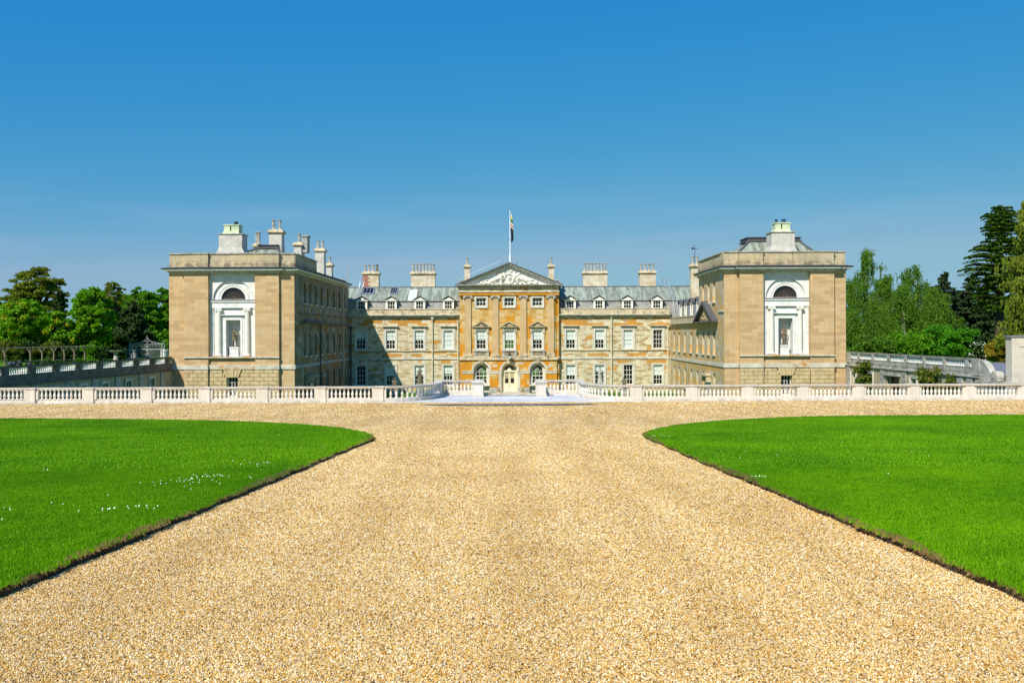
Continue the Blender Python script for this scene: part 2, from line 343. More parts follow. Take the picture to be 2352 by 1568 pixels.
M['oldbalu'] = plain('weathered_baluster', (.80,.79,.72), .9, .15, 4, .2)
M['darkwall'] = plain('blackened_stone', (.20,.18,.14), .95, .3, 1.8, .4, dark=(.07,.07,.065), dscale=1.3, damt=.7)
M['brownband'] = plain('brown_stone_band', (.26,.19,.13), .95, .25, 2.5, .4, dark=(.15,.12,.09), damt=.6)
M['render'] = plain('old_cream_render', (.47,.38,.24), .95, .15, 1.5, .2, dark=(.28,.24,.16), damt=.5)

def slate_mat():
    m, t, b = new_mat('green_grey_slate'); vec, z, P = wall_vec(t)
    sp = N(t, 'ShaderNodeMapping'); sp.inputs['Scale'].default_value = (1, 1.0, 1); t.links.new(vec, sp.inputs[0])
    c, f = brick(t, sp.outputs[0], .35, .13, .008)
    col = ramp(t, c, [(0,(.15,.175,.13)),(.5,(.21,.235,.18)),(1,(.29,.30,.24))])
    mpn = N(t, 'ShaderNodeMapping'); mpn.inputs['Scale'].default_value = (1.6, .35, 1); t.links.new(vec, mpn.inputs[0])
    n = noise(t, mpn.outputs[0], 1.3, 6, .62); col = mix(t, ramp(t, n, [(.44,(0,0,0)),(.60,(.85,.85,.85))]), col, (.40,.46,.37))
    n = noise(t, mpn.outputs[0], 2.1, 5, .6); col = mix(t, ramp(t, n, [(.55,(0,0,0)),(.68,(.8,.8,.8))]), col, (.13,.145,.10))
    col = mix(t, math_(t, 'MULTIPLY', f, .5), col, (.09,.09,.085))
    t.links.new(col, b.inputs['Base Color']); b.inputs['Roughness'].default_value = .8; b.inputs['Specular IOR Level'].default_value = .12
    bump(t, b, math_(t, 'SUBTRACT', 1.0, f), .5, .02); return m
M['slate'] = slate_mat()
def slate2():
    m, t, b = new_mat('grey_hung_slate'); vec, z, P = wall_vec(t); c, f = brick(t, vec, .3, .11, .008)
    col = ramp(t, c, [(0,(.27,.26,.22)),(.5,(.36,.35,.30)),(1,(.46,.44,.38))])
    col = mix(t, ramp(t, noise(t, P, 1.2, 5), [(.45,(0,0,0)),(.7,(.6,.6,.6))]), col, (.20,.21,.17))
    col = mix(t, math_(t, 'MULTIPLY', f, .7), col, (.1,.1,.1)); t.links.new(col, b.inputs['Base Color']); b.inputs['Roughness'].default_value = .6
    bump(t, b, math_(t, 'SUBTRACT', 1.0, f), .6, .02); return m
M['slate2'] = slate2()
M['leadblue'] = plain('lead_flashing', (.20,.21,.24), .45, .25, 2, .1, spec=.4)

def tracks(t):                                          # faint wheel-worn bands and drifts of darker, browner stone
    P = pos(t); mp_ = N(t, 'ShaderNodeMapping'); mp_.inputs['Scale'].default_value = (1.0, .07, 1); t.links.new(P, mp_.inputs[0])
    a = ramp(t, noise(t, mp_.outputs[0], .9, 3, .5), [(.36,(.93,.90,.84)),(.5,(1.02,1.01,.99)),(.64,(1.09,1.10,1.11))])
    b_ = ramp(t, noise(t, P, .45, 5, .6), [(.34,(.95,.92,.89)),(.5,(1.02,1.01,1.02)),(.66,(1.05,1.08,1.15))])
    return mix(t, 1.0, mix(t, 1.0, a, b_, 'MULTIPLY'), (1.0,.98,.90), 'MULTIPLY')
def gravel_mat(pebble=False):
    m, t, b = new_mat('gold_pebble' if pebble else 'golden_gravel')
    stones = [(0,(.06,.035,.012)),(.09,(.22,.11,.025)),(.19,(.52,.26,.03)),(.33,(.67,.40,.07)),(.49,(.73,.51,.17)),(.65,(.79,.61,.30)),(.79,(.48,.38,.25)),(.87,(.86,.75,.50)),(1,(.95,.91,.79))]
    if pebble:
        o = t.nodes.new('ShaderNodeObjectInfo'); col = ramp(t, o.outputs['Random'], stones)
        b.inputs['Roughness'].default_value = .55; b.inputs['Specular IOR Level'].default_value = .35
        col = mix(t, 1.0, col, tracks(t), 'MULTIPLY')
        t.links.new(col, b.inputs['Base Color']); return m
    P = pos(t)
    def vor(scale, rnd=1.0):
        v = N(t, 'ShaderNodeTexVoronoi', Scale=scale, Randomness=rnd); v.voronoi_dimensions = '3D'; t.links.new(P, v.inputs['Vector']); return v
    v1 = vor(62); s = t.nodes.new('ShaderNodeSeparateColor'); t.links.new(v1.outputs['Color'], s.inputs[0])
    c1 = ramp(t, s.outputs[0], stones)
    v2 = vor(24); s2 = t.nodes.new('ShaderNodeSeparateColor'); t.links.new(v2.outputs['Color'], s2.inputs[0])
    c2 = ramp(t, s2.outputs[0], [(0,(.44,.27,.07)),(.3,(.62,.42,.15)),(.7,(.74,.56,.24)),(1,(.93,.82,.52))])
    v3 = vor(8); s3 = t.nodes.new('ShaderNodeSeparateColor'); t.links.new(v3.outputs['Color'], s3.inputs[0])
    c3 = ramp(t, s3.outputs[0], [(0,(.54,.36,.13)),(.5,(.70,.50,.21)),(1,(.90,.74,.40))])
    sp = t.nodes.new('ShaderNodeSeparateXYZ'); t.links.new(P, sp.inputs[0])
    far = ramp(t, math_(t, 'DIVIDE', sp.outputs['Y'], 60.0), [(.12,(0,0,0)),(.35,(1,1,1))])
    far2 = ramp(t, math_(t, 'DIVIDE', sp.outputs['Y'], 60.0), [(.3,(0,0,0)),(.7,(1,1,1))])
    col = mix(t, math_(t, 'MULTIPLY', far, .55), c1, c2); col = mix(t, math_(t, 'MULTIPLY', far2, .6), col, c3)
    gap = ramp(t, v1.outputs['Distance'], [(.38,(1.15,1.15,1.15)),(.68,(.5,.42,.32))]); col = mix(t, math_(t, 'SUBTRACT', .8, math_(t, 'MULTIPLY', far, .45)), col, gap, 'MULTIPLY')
    # worn, finer tracks and drifts
    n = noise(t, P, .35, 4, .5); col = mix(t, .5, col, ramp(t, n, [(.35,(.86,.85,.82)),(.65,(1.06,1.05,1.04))]), 'MULTIPLY')
    n = noise(t, P, 2.2, 4, .6); col = mix(t, .35, col, ramp(t, n, [(.35,(.84,.82,.78)),(.65,(1.1,1.1,1.1))]), 'MULTIPLY')
    col = mix(t, 1.0, col, tracks(t), 'MULTIPLY')
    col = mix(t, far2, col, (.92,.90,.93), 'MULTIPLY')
    t.links.new(col, b.inputs['Base Color']); b.inputs['Roughness'].default_value = .8; b.inputs['Specular IOR Level'].default_value = .2
    h = math_(t, 'SUBTRACT', 1.0, v1.outputs['Distance']); h2 = math_(t, 'MULTIPLY', s.outputs[1], .6)
    bump(t, b, math_(t, 'ADD', math_(t, 'ADD', h, h2), math_(t, 'MULTIPLY', s2.outputs[1], 1.0)), .5, .010)
    return m
M['pierstone'] = plain('pale_grey_pier_stone', (.62,.57,.47), .9, .1, 1.2, .2, dark=(.42,.38,.30), damt=.5)
M['gravel'] = gravel_mat(); M['pebble'] = gravel_mat(True)

def leafy(name, c0, c1, c2=None, trans=.35, rough=.6, hue=None):
    m, t, b = new_mat(name); g = t.nodes.new('ShaderNodeNewGeometry')
    stops = [(0, c0), (.75, c1), (1, c2 or tuple(x*1.3 for x in c1))]
    col = ramp(t, g.outputs['Random Per Island'], stops)
    n = noise(t, g.outputs['Position'], .45, 3); col = mix(t, .7, col, ramp(t, n, [(.3,(.7,.75,.7)),(.7,(1.25,1.2,1.1))]), 'MULTIPLY')
    t.links.new(col, b.inputs['Base Color']); b.inputs['Roughness'].default_value = rough; b.inputs['Specular IOR Level'].default_value = .2
    tr = t.nodes.new('ShaderNodeBsdfTranslucent'); t.links.new(mix(t, 1.0, col, (1.25,1.3,.6), 'MULTIPLY'), tr.inputs[0])
    ms = t.nodes.new('ShaderNodeMixShader'); ms.inputs[0].default_value = trans
    out = t.nodes['Material Output']; t.links.new(b.outputs[0], ms.inputs[1]); t.links.new(tr.outputs[0], ms.inputs[2]); t.links.new(ms.outputs[0], out.inputs[0])
    return m
M['lf_bright'] = leafy('bright_spring_leaves', (.08,.22,.004), (.19,.44,.008), (.30,.56,.02))
M['lf_mid'] = leafy('mid_green_leaves', (.06,.17,.005), (.14,.34,.008))
M['lf_olive'] = leafy('olive_leaves', (.09,.125,.008), (.21,.26,.014))
M['lf_dark'] = leafy('dark_yew_needles', (.018,.042,.010), (.045,.085,.014), trans=.12)
M['lf_pine'] = leafy('dark_pine_needles', (.015,.034,.012), (.040,.070,.016), trans=.12)
M['lf_birch'] = leafy('birch_leaves', (.05,.13,.010), (.13,.26,.018))
M['lf_cedar'] = leafy('cedar_needles', (.03,.085,.012), (.10,.19,.015), (.17,.28,.02), trans=.15)
M['lf_lime'] = leafy('yellow_green_needles', (.08,.13,.012), (.19,.25,.016), (.30,.34,.025), trans=.25)
M['lf_gold'] = leafy('golden_conifer_leaves', (.18,.14,.01), (.32,.24,.015), trans=.2)
M['lf_feather'] = leafy('feathery_green_leaves', (.04,.17,.006), (.10,.34,.01))
M['lf_ivy'] = leafy('climber_leaves', (.05,.09,.008), (.13,.19,.015), (.25,.12,.03), trans=.2)
M['lf_bush'] = leafy('dark_bush_leaves', (.012,.035,.006), (.03,.085,.010), trans=.2)
M['fl_yellow'] = leafy('yellow_blossom', (.55,.42,.01), (.75,.6,.02), trans=.2)
M['fl_white'] = leafy('white_blossom', (.7,.7,.66), (.85,.85,.8), trans=.1)
M['fl_blue'] = leafy('lilac_blue_flowers', (.16,.16,.35), (.3,.28,.55), trans=.1)

def grass_ground(name, c0, c1):
    m, t, b = new_mat(name); P = pos(t)
    n = noise(t, P, .22, 3); n2 = noise(t, P, 18, 4, .7)
    col = mix(t, ramp(t, n, [(.35,(0,0,0)),(.65,(1,1,1))]), c0, c1); col = mix(t, .8, col, ramp(t, n2, [(.3,(.55,.6,.5)),(.7,(1.3,1.25,1.2))]), 'MULTIPLY')
    t.links.new(col, b.inputs['Base Color']); b.inputs['Roughness'].default_value = .9; b.inputs['Specular IOR Level'].default_value = .1
    bump(t, b, n2, .8, .03); return m
M['lawn'] = grass_ground('lawn_turf', (.09,.23,.002), (.13,.30,.002))
M['meadow'] = grass_ground('garden_grass', (.05,.15,.01), (.08,.2,.012))
def blade_mat(name, a, bcol, c):
    m, t, b = new_mat(name); g = t.nodes.new('ShaderNodeNewGeometry')
    col = ramp(t, g.outputs['Random Per Island'], [(0, a), (.8, bcol), (1, c)])
    n = noise(t, g.outputs['Position'], .3, 4, .6); col = mix(t, .9, col, ramp(t, n, [(.32,(.60,.72,.8)),(.68,(1.32,1.16,1.0))]), 'MULTIPLY')
    n = noise(t, g.outputs['Position'], 2.5, 3, .6); col = mix(t, .6, col, ramp(t, n, [(.3,(.75,.8,.8)),(.7,(1.2,1.12,1.0))]), 'MULTIPLY')
    t.links.new(col, b.inputs['Base Color']); b.inputs['Roughness'].default_value = .55; b.inputs['Specular IOR Level'].default_value = .2
    tr = t.nodes.new('ShaderNodeBsdfTranslucent'); t.links.new(col, tr.inputs[0]); ms = t.nodes.new('ShaderNodeMixShader'); ms.inputs[0].default_value = .3
    out = t.nodes['Material Output']; t.links.new(b.outputs[0], ms.inputs[1]); t.links.new(tr.outputs[0], ms.inputs[2]); t.links.new(ms.outputs[0], out.inputs[0])
    return m
M['blade'] = blade_mat('grass_blades', (.09,.27,.0005), (.19,.49,.001), (.33,.60,.015))
M['straw'] = blade_mat('straw_grass', (.16,.12,.05), (.32,.24,.10), (.10,.16,.02))
def paving():
    m, t, b = new_mat('pale_york_paving'); P = pos(t); c, f = brick(t, P, 1.1, .8, .012, .5)
    col = ramp(t, c, [(0,(.58,.575,.56)),(.6,(.71,.705,.69)),(1,(.78,.775,.765))]); col = mix(t, .3, col, ramp(t, noise(t, P, 1.3, 5), [(.3,(.8,.8,.8)),(.7,(1.1,1.1,1.1))]), 'MULTIPLY')
    col = mix(t, .35, col, ramp(t, noise(t, P, .6, 5, .65), [(.4,(.72,.70,.66)),(.6,(1.05,1.05,1.05))]), 'MULTIPLY'); col = mix(t, math_(t, 'MULTIPLY', f, .8), col, (.33,.31,.28)); t.links.new(col, b.inputs['Base Color']); b.inputs['Roughness'].default_value = .7; return m
M['paving'] = paving()
M['channel'] = plain('wet_dark_slab', (.13,.125,.12), .6, .3, 1.2, .2, dark=(.32,.27,.20), dscale=.9, damt=.6)
# ------------------------------------------------------------------ the ground
def sheet(name, xs, ys, hf, mat, **kw):
    V = np.array([(x, y, hf(x, y)) for y in ys for x in xs]); nx = len(xs)
    F = np.array([(j*nx+i, j*nx+i+1, (j+1)*nx+i+1, (j+1)*nx+i) for j in range(len(ys)-1) for i in range(nx-1)])
    o = bpy.data.objects.new(name, arrays_mesh(name, V, F, mat)); COL.objects.link(o); o['kind'] = 'structure'; return o
def BD(x): return 59.3 + .018 * max(-34, min(34, x))      # depth of the balustrade line
ys = list(np.arange(-40, 60, 1.0))
sheet('ground', [-3000,-1000,-300,-120,-60,60,120,300,1000,3000], [-300,-100,-40.1,61.5,100,300,1000,4000], lambda x,y: -3.6 if y > 0 else -1.0, M['meadow'])
V=[];F=[]
xs = list(np.linspace(-120,120,81)); yy = list(np.linspace(-40,58.5,100)) + [999]
def gy(x,y): return (BD(x) - .42) if y == 999 else min(y, BD(x)-.6)
V = np.array([(x, gy(x,y), G(gy(x,y))) for y in yy for x in xs]); nx = len(xs)
F = np.array([(j*nx+i, j*nx+i+1, (j+1)*nx+i+1, (j+1)*nx+i) for j in range(len(yy)-1) for i in range(nx-1)])
fc = bpy.data.objects.new('gravel_drive', arrays_mesh('gravel_drive', V, F, M['gravel'])); COL.objects.link(fc); fc['kind'] = 'structure'
sheet('courtyard_ground', [-32.4,-21,-8,8,21,32.4], [66.9,80,100,121,130], lambda x,y: -3.2, M['meadow'])
m = MB(); m.box(-2.6,2.6,68,119.0,-3.3,-3.17); o = m.build('courtyard_path', M['gravel']); o['kind']='structure'
def gh(x, y): return .9 + max(0, y-135)*.012
sheet('garden_ground_left', [-900,-400,-200,-100,-60,-34.3], [60.8,90,135,200,300,600,1500], gh, M['meadow']).name = 'garden_ground'
sheet('garden_ground', [34.3,60,100,200,400,900], [60.8,90,135,200,300,600,1500], gh, M['meadow'])
# shadowed earth below the garden terraces (retaining walls of the sunken court)
for s in (-1, 1):
    m = MB(); m.box(s*34.35, s*34.6, 60.8, 88, -3.4, .88); o = m.build('retaining_wall', M['greystone']); tag(o, 'grey stone retaining wall behind the %s garden wing' % ('left' if s<0 else 'right'), 'wall')

# paved apron between the curved balustrades
pts = []
def curve_pts(s, off=0.0, n=14):                         # plan of the curved balustrade, s = side
    cx, cy = 8.0, 63.7; rx, ry = 3.15-off, 63.7 - BD(s*8.0) - off
    return [(s*(cx - rx*math.sin(k/n*math.pi/2)), cy - ry*math.cos(k/n*math.pi/2)) for k in range(n+1)]
Lc = curve_pts(-1); Rc = curve_pts(1)
poly = [(-8.3, BD(-8)-.42)] + [(x-.1, y+.2) for x, y in Lc] + [(-4.85, 67.2), (4.85, 67.2)] + [(x+.1, y+.2) for x, y in reversed(Rc)] + [(8.3, BD(8)-.42)]
m = MB(); n = len(poly); m.v = [(x,y,.022) for x,y in poly] + [(x,y,-.4) for x,y in poly]; m.f = [tuple(range(n))] + [(i, i+n, (i+1)%n+n, (i+1)%n) for i in range(n)]
o = m.build('paved_terrace', M['paving']); o['kind'] = 'structure'
for s in (-1, 1):                                        # narrow pale kerb along the foot of the balustrade
    m = MB(); x0, x1 = s*8.3, s*60
    a0, a1 = BD(x0)-.42, BD(x1)-.42
    xa, xb, ya, yb = (x0, x1, a0, a1) if x0 < x1 else (x1, x0, a1, a0)
    m.add([(xa,ya,-.3),(xb,yb,-.3),(xb,yb+.6,-.3),(xa,ya+.6,-.3),(xa,ya,.05),(xb,yb,.05),(xb,yb+.6,.05),(xa,ya+.6,.05)], [(0,3,2,1),(4,5,6,7),(0,1,5,4),(1,2,6,5),(2,3,7,6),(3,0,4,7)])
    o = m.build('kerb', M['balu']); o['kind'] = 'structure'
# low step up at the gap between the end piers
st = MB(); st.box(-1.78,1.78,64.5,64.62,.022,.085); st.box(-1.78,1.78,64.58,66.2,.022,.075); st.box(-1.82,1.82,64.42,65.6,.085,.115)
o = st.build('stone_step', M['balu']); tag(o, 'low white stone step between the two end piers of the balustrade', 'step')
# flight going down to the court
st = MB()
for k in range(18): st.box(-1.8,1.8,66.3+k*.32,67.2+k*.32,-.18*k-.5,-.18*k-.12)
o = st.build('stone_stairs', M['string']); tag(o, 'stone stairs going down to the courtyard behind the terrace step', 'stairs')

# curved channel of dark slabs let into the gravel
m = MB(); n = 13; ch = []
for k in range(n+1):
    a = -1 + 2*k/n; x = a*5.25 + .0; y = 54.7 + .8*a*a ; ch.append((x, y))
for k in range(n):
    (xa, ya), (xb, yb) = ch[k], ch[k+1]; g = .012; wa = 1.15*(1 - abs(-1+2*k/n)**3)+.05; wb_ = 1.15*(1-abs(-1+2*(k+1)/n)**3)+.05
    pr = lambda x, y, dz: (x, y, G(y) + dz)
    m.add([pr(xa+g,ya-wa,.03),pr(xb-g,yb-wb_,.03),pr(xb-g,yb+wb_,.03),pr(xa+g,ya+wa,.03)], [(0,1,2,3)])
o = m.build('stone_channel', M['channel']); tag(o, 'long dark strip of stone slabs set in the gravel before the terrace', 'paving slabs'); o['kind'] = 'structure'

# ------------------------------------------------------------------ lawns
LH = .075
left_px = [(-560,966),(-200,963),(0,961.5),(200,962.5),(400,964.5),(560,968),(700,975),(790,984),(838,993),(855,1002),(857,1009)]
left_front = [(857,1011),(800,1034),(700,1077),(560,1135),(400,1203),(250,1267),(100,1328),(0,1370),(-150,1434),(-420,1550)]
right_px = [(2900,953),(2500,952.5),(2352,952.8),(2100,954),(1895,956),(1768,960),(1631,968),(1533,979.5),(1494,989.5),(1478,998)]
right_front = [(1480,1005),(1523,1024),(1600,1060),(1700,1101),(1800,1143),(1900,1186),(2000,1230),(2100,1272),(2200,1316),(2352,1384),(2500,1449),(2800,1580)]
def smooth(poly, k=3):
    for _ in range(k):
        q = []
        for i in range(len(poly)-1):
            a, b = poly[i], poly[i+1]; q += [(.75*a[0]+.25*b[0], .75*a[1]+.25*b[1]), (.25*a[0]+.75*b[0], .25*a[1]+.75*b[1])]
        poly = [poly[0]] + q + [poly[-1]]
    return poly
def inside(x, y, poly):
    c = False; j = len(poly)-1
    for i in range(len(poly)):
        if (poly[i][1] > y) != (poly[j][1] > y) and x < (poly[j][0]-poly[i][0])*(y-poly[i][1])/(poly[j][1]-poly[i][1])+poly[i][0]: c = not c
        j = i
    return c
rng = random.Random(5)
lawns = []
for side, back, front in ((-1, left_px, left_front), (1, right_px, right_front)):
    pb = [ground_at(*p, LH) for p in back]; pf = [ground_at(*p, 0) for p in front]
    outer = smooth(pb + pf if side < 0 else pb + pf, 2)
    # densify + small wobble of the cut edge
    dense = []
    for i in range(len(outer)-1):
        a, b = outer[i], outer[i+1]; L_ = math.dist(a, b); k = max(1, int(L_/.22))
        for j in range(k):
            f = j/k; dense.append((a[0]+(b[0]-a[0])*f, a[1]+(b[1]-a[1])*f))
    dense.append(outer[-1])
    edge = [(x + rng.gauss(0,.012) + .018*math.sin(y*3.1+x) + .012*math.sin(y*7.7+1), y + rng.gauss(0,.014)) if y < 25 else (x + rng.gauss(0,.01), y + rng.gauss(0,.02)) for x, y in dense]
    far = [(side*60, edge[-1][1]-6), (side*60, edge[0][1])]
    poly = edge + far
    from mathutils.geometry import tessellate_polygon
    tri = tessellate_polygon([[Vector((x,y,0)) for x,y in poly]])
    # top: triangulated, then made dense enough to follow the falling ground
    import bmesh
    bm = bmesh.new(); vs = [bm.verts.new((x,y,0)) for x,y in poly]
    for t3 in tri:
        try: bm.faces.new([vs[i] for i in t3])
        except ValueError: pass
    for yc in range(-4, 44, 2):
        bmesh.ops.bisect_plane(bm, geom=bm.verts[:]+bm.edges[:]+bm.faces[:], plane_co=(0,yc,0), plane_no=(0,1,0))
    for v in bm.verts: v.co.z = G(v.co.y) + LH
    for f in bm.faces:
        f.normal_update()
        if f.normal.z < 0: f.normal_flip()
    me = bpy.data.meshes.new('lawn'); bm.to_mesh(me); bm.free(); me.materials.append(M['lawn'])
    o = bpy.data.objects.new('lawn', me); COL.objects.link(o); o['kind'] = 'structure'
    # cut soil edge under the turf
    e = MB(); k = len(edge)
    for j, (x, y) in enumerate(edge):
        w = rng.uniform(.0,.025)
        e.v += [(x, y, G(y)+LH-.004), (x - side*0*w, y, G(y)-.03)]
    e.f = [(2*j, 2*j+1, 2*j+3, 2*j+2) for j in range(k-1)]
    eo = e.build('turf_edge', M['soil']); eo['kind'] = 'structure'
    lawns.append((o, poly, edge, side))

# scatter sources live in a collection that is not in the scene
SRC = bpy.data.collections.new('scatter_sources')
def src_obj(name, me):
    o = bpy.data.objects.new(name, me); c = bpy.data.collections.new('src_'+name); c.objects.link(o); return o
def blades_patch(seed, n, rad, hmin, hmax, wid, mat, lean=.5):
    r = np.random.default_rng(seed); a = r.uniform(0, 2*np.pi, n); d = rad*np.sqrt(r.uniform(0,1,n)); bx, by = d*np.cos(a), d*np.sin(a)
    h = r.uniform(hmin, hmax, n); th = r.uniform(0, 2*np.pi, n); w = wid*r.uniform(.6,1.3,n); ln = h*lean*r.uniform(.2,1.2,n); ph = r.uniform(0,2*np.pi,n)
    V = np.zeros((n,5,3)); cx, cy = np.cos(th)*w, np.sin(th)*w; lx, ly = np.cos(ph)*ln, np.sin(ph)*ln
    V[:,0] = np.c_[bx-cx, by-cy, 0*h]; V[:,1] = np.c_[bx+cx, by+cy, 0*h]; V[:,2] = np.c_[bx+cx*.8+lx*.4, by+cy*.8+ly*.4, h*.6]
    V[:,3] = np.c_[bx+lx, by+ly, h]; V[:,4] = np.c_[bx-cx*.8+lx*.4, by-cy*.8+ly*.4, h*.6]
    return arrays_mesh('blades', V.reshape(-1,3), np.arange(n*5).reshape(n,5), mat)
def scatter_gn(name, base_me, sources, density, smin, smax, tilt=0.0, seed=0, attrs=False):
    ob = bpy.data.objects.new(name, base_me); COL.objects.link(ob)
    cl = bpy.data.collections.new(name+'_src')
    for s_ in sources: cl.objects.link(s_)
    ng = bpy.data.node_groups.new(name, 'GeometryNodeTree')
    ng.interface.new_socket('Geometry', in_out='INPUT', socket_type='NodeSocketGeometry'); ng.interface.new_socket('Geometry', in_out='OUTPUT', socket_type='NodeSocketGeometry')
    n_in = ng.nodes.new('NodeGroupInput'); n_out = ng.nodes.new('NodeGroupOutput')
    dp = ng.nodes.new('GeometryNodeDistributePointsOnFaces'); dp.inputs['Density'].default_value = density; dp.inputs['Seed'].default_value = seed
    ci = ng.nodes.new('GeometryNodeCollectionInfo'); ci.inputs['Collection'].default_value = cl; ci.inputs['Separate Children'].default_value = True; ci.inputs['Reset Children'].default_value = True
    ip = ng.nodes.new('GeometryNodeInstanceOnPoints'); ip.inputs['Pick Instance'].default_value = True
    rr = ng.nodes.new('FunctionNodeRandomValue'); rr.data_type = 'FLOAT_VECTOR'; rr.inputs[0].default_value = (-tilt,-tilt,0); rr.inputs[1].default_value = (tilt,tilt,6.283)
    rs = ng.nodes.new('FunctionNodeRandomValue'); rs.data_type = 'FLOAT'; rs.inputs[2].default_value = smin; rs.inputs[3].default_value = smax; rs.inputs['Seed'].default_value = 3
    k = ng.links.new
    k(n_in.outputs[0], dp.inputs['Mesh']); k(dp.outputs['Points'], ip.inputs['Points']); k(ci.outputs[0], ip.inputs['Instance'])
    k(rr.outputs[0], ip.inputs['Rotation']); k(rs.outputs[1], ip.inputs['Scale']); k(ip.outputs[0], n_out.inputs[0])
    if attrs:
        a1 = ng.nodes.new('GeometryNodeInputNamedAttribute'); a1.data_type = 'FLOAT'; a1.inputs[0].default_value = 'dens'; k(a1.outputs[0], dp.inputs['Density'])
        a2 = ng.nodes.new('GeometryNodeInputNamedAttribute'); a2.data_type = 'FLOAT'; a2.inputs[0].default_value = 'psize'
        mu = ng.nodes.new('ShaderNodeMath'); mu.operation = 'MULTIPLY'; k(a2.outputs[0], mu.inputs[0]); k(rs.outputs[1], mu.inputs[1]); k(mu.outputs[0], ip.inputs['Scale'])
    md = ob.modifiers.new('scatter', 'NODES'); md.node_group = ng; return ob
def clip_mesh(me_src, y0, y1, xlim=None):
    bm = bmesh.new(); bm.from_mesh(me_src)
    for yc, sgn in ((y0, 1), (y1, -1)):
        bmesh.ops.bisect_plane(bm, geom=bm.verts[:]+bm.edges[:]+bm.faces[:], plane_co=(0,yc,0), plane_no=(0,-sgn,0), clear_outer=True)
    for s_ in (-1, 1):
        if xlim: 
            n_ = Vector((s_, -xlim, 0)).normalized(); bmesh.ops.bisect_plane(bm, geom=bm.verts[:]+bm.edges[:]+bm.faces[:], plane_co=(s_*1.2,0,0), plane_no=n_, clear_outer=True)
    me = bpy.data.meshes.new('scatter_base'); bm.to_mesh(me); bm.free(); return me
near_src = [src_obj('tuft', blades_patch(10+i, 75, .08, .014, .038, .0022, M['blade'])) for i in range(4)]
far_src = [src_obj('tuft', blades_patch(20+i, 45, .08, .014, .04, .006, M['blade'], .7)) for i in range(4)]
for lo, poly, edge, side in lawns:
    g = scatter_gn('lawn_grass', clip_mesh(lo.data, 4, 17, .62), near_src, 230, .8, 1.25, .12, 1); g['kind'] = 'stuff'
    tag(g, 'short mown green grass on the near part of the %s lawn' % ('left' if side < 0 else 'right'), 'grass')
    g = scatter_gn('lawn_grass', clip_mesh(lo.data, 17, 46, .62), far_src, 110, .8, 1.3, .12, 2); g['kind'] = 'stuff'
    tag(g, 'green grass on the far part of the %s lawn' % ('left' if side < 0 else 'right'), 'grass')
    # straw-coloured tufts hanging over the cut edge
    r = np.random.default_rng(9 if side < 0 else 10); Vs = []; Fs = []; c = 0
    for i in range(len(edge)-1):
        (xa, ya), (xb, yb) = edge[i], edge[i+1]
        if ya < 4: continue
        if ya > 27 and i < len(edge)*.45: continue
        clump = .5 + .5*math.sin(i*.23 + 2*math.sin(i*.061)); nb = int(26 + 75*clump*r.uniform(.3,1))
        for _ in range(nb):
            f = r.uniform(); x = xa+(xb-xa)*f; y = ya+(yb-ya)*f; nx_, ny_ = (yb-ya), -(xb-xa); q = math.hypot(nx_, ny_) or 1; nx_, ny_ = nx_/q, ny_/q
            if nx_*side > 0: nx_, ny_ = -nx_, -ny_      # pointing to the gravel
            o_ = r.uniform(-.07,.012); h = r.uniform(.01,.05)*(.6+.7*clump); ov = r.uniform(-.01,.055); z = G(y)+LH-.01; w = r.uniform(.002,.005)
            bx, by = x+nx_*o_, y+ny_*o_; tx = r.normal(0,.015); 
            Vs += [(bx-w,by,z),(bx+w,by,z),(bx+nx_*ov*.6+tx*.5+w*.6,by+ny_*ov*.6,z+h),(bx+nx_*ov+tx,by+ny_*ov,z+h*.4-abs(ov)*.6)]; Fs.append((c,c+1,c+2,c+3)); c += 4
    o = bpy.data.objects.new('edge_grass', arrays_mesh('edge_grass', np.array(Vs), np.array(Fs), M['straw'])); COL.objects.link(o); o['kind'] = 'stuff'
    tag(o, 'dry straw coloured grass fringing the cut edge of the %s lawn' % ('left' if side < 0 else 'right'), 'grass')
# daisies
def daisies(clusters, side):
    r = np.random.default_rng(77+side); V = []; F = []; c = 0
    for px, py, n, sp in clusters:
        n = max(2, int(n*.62))
        x0, y0 = ground_at(px, py, LH)
        for _ in range(n):
            x, y = x0 + r.normal(0, sp), y0 + r.normal(0, sp*1.1); z = G(y)+LH+.035; rad = r.uniform(.005,.009); k = 7
            for j in range(k): V.append((x+rad*math.cos(2*math.pi*j/k), y+rad*math.sin(2*math.pi*j/k)*.9, z + .008*math.sin(2*math.pi*j/k)))
            F.append([c+j for j in range(k)]); c += k
    o = bpy.data.objects.new('daisies', arrays_mesh('daisies', np.array(V), np.array(F), M['fl_white'])); COL.objects.link(o); o['kind'] = 'stuff'
    tag(o, 'tiny white daisies dotted about the %s lawn' % ('left' if side < 0 else 'right'), 'flowers')
daisies([(440,1106,34,.42),(405,1110,16,.2),(470,1100,20,.2),(243,1174,15,.12),(325,1169,15,.1),(590,1065,16,.35),(118,1081,5,.1),(560,1069,6,.2),(420,1128,4,.15),(150,1158,3,.4),(250,1150,4,.8),(10,1176,5,.12),(700,1025,5,.6)], -1)
daisies([(1746,1099,13,.10),(1520,1003,12,.35),(1560,1003,6,.4),(1650,1040,3,.6),(1700,1060,3,1.2),(1850,1050,6,1.5),(2050,1060,6,2)], 1)

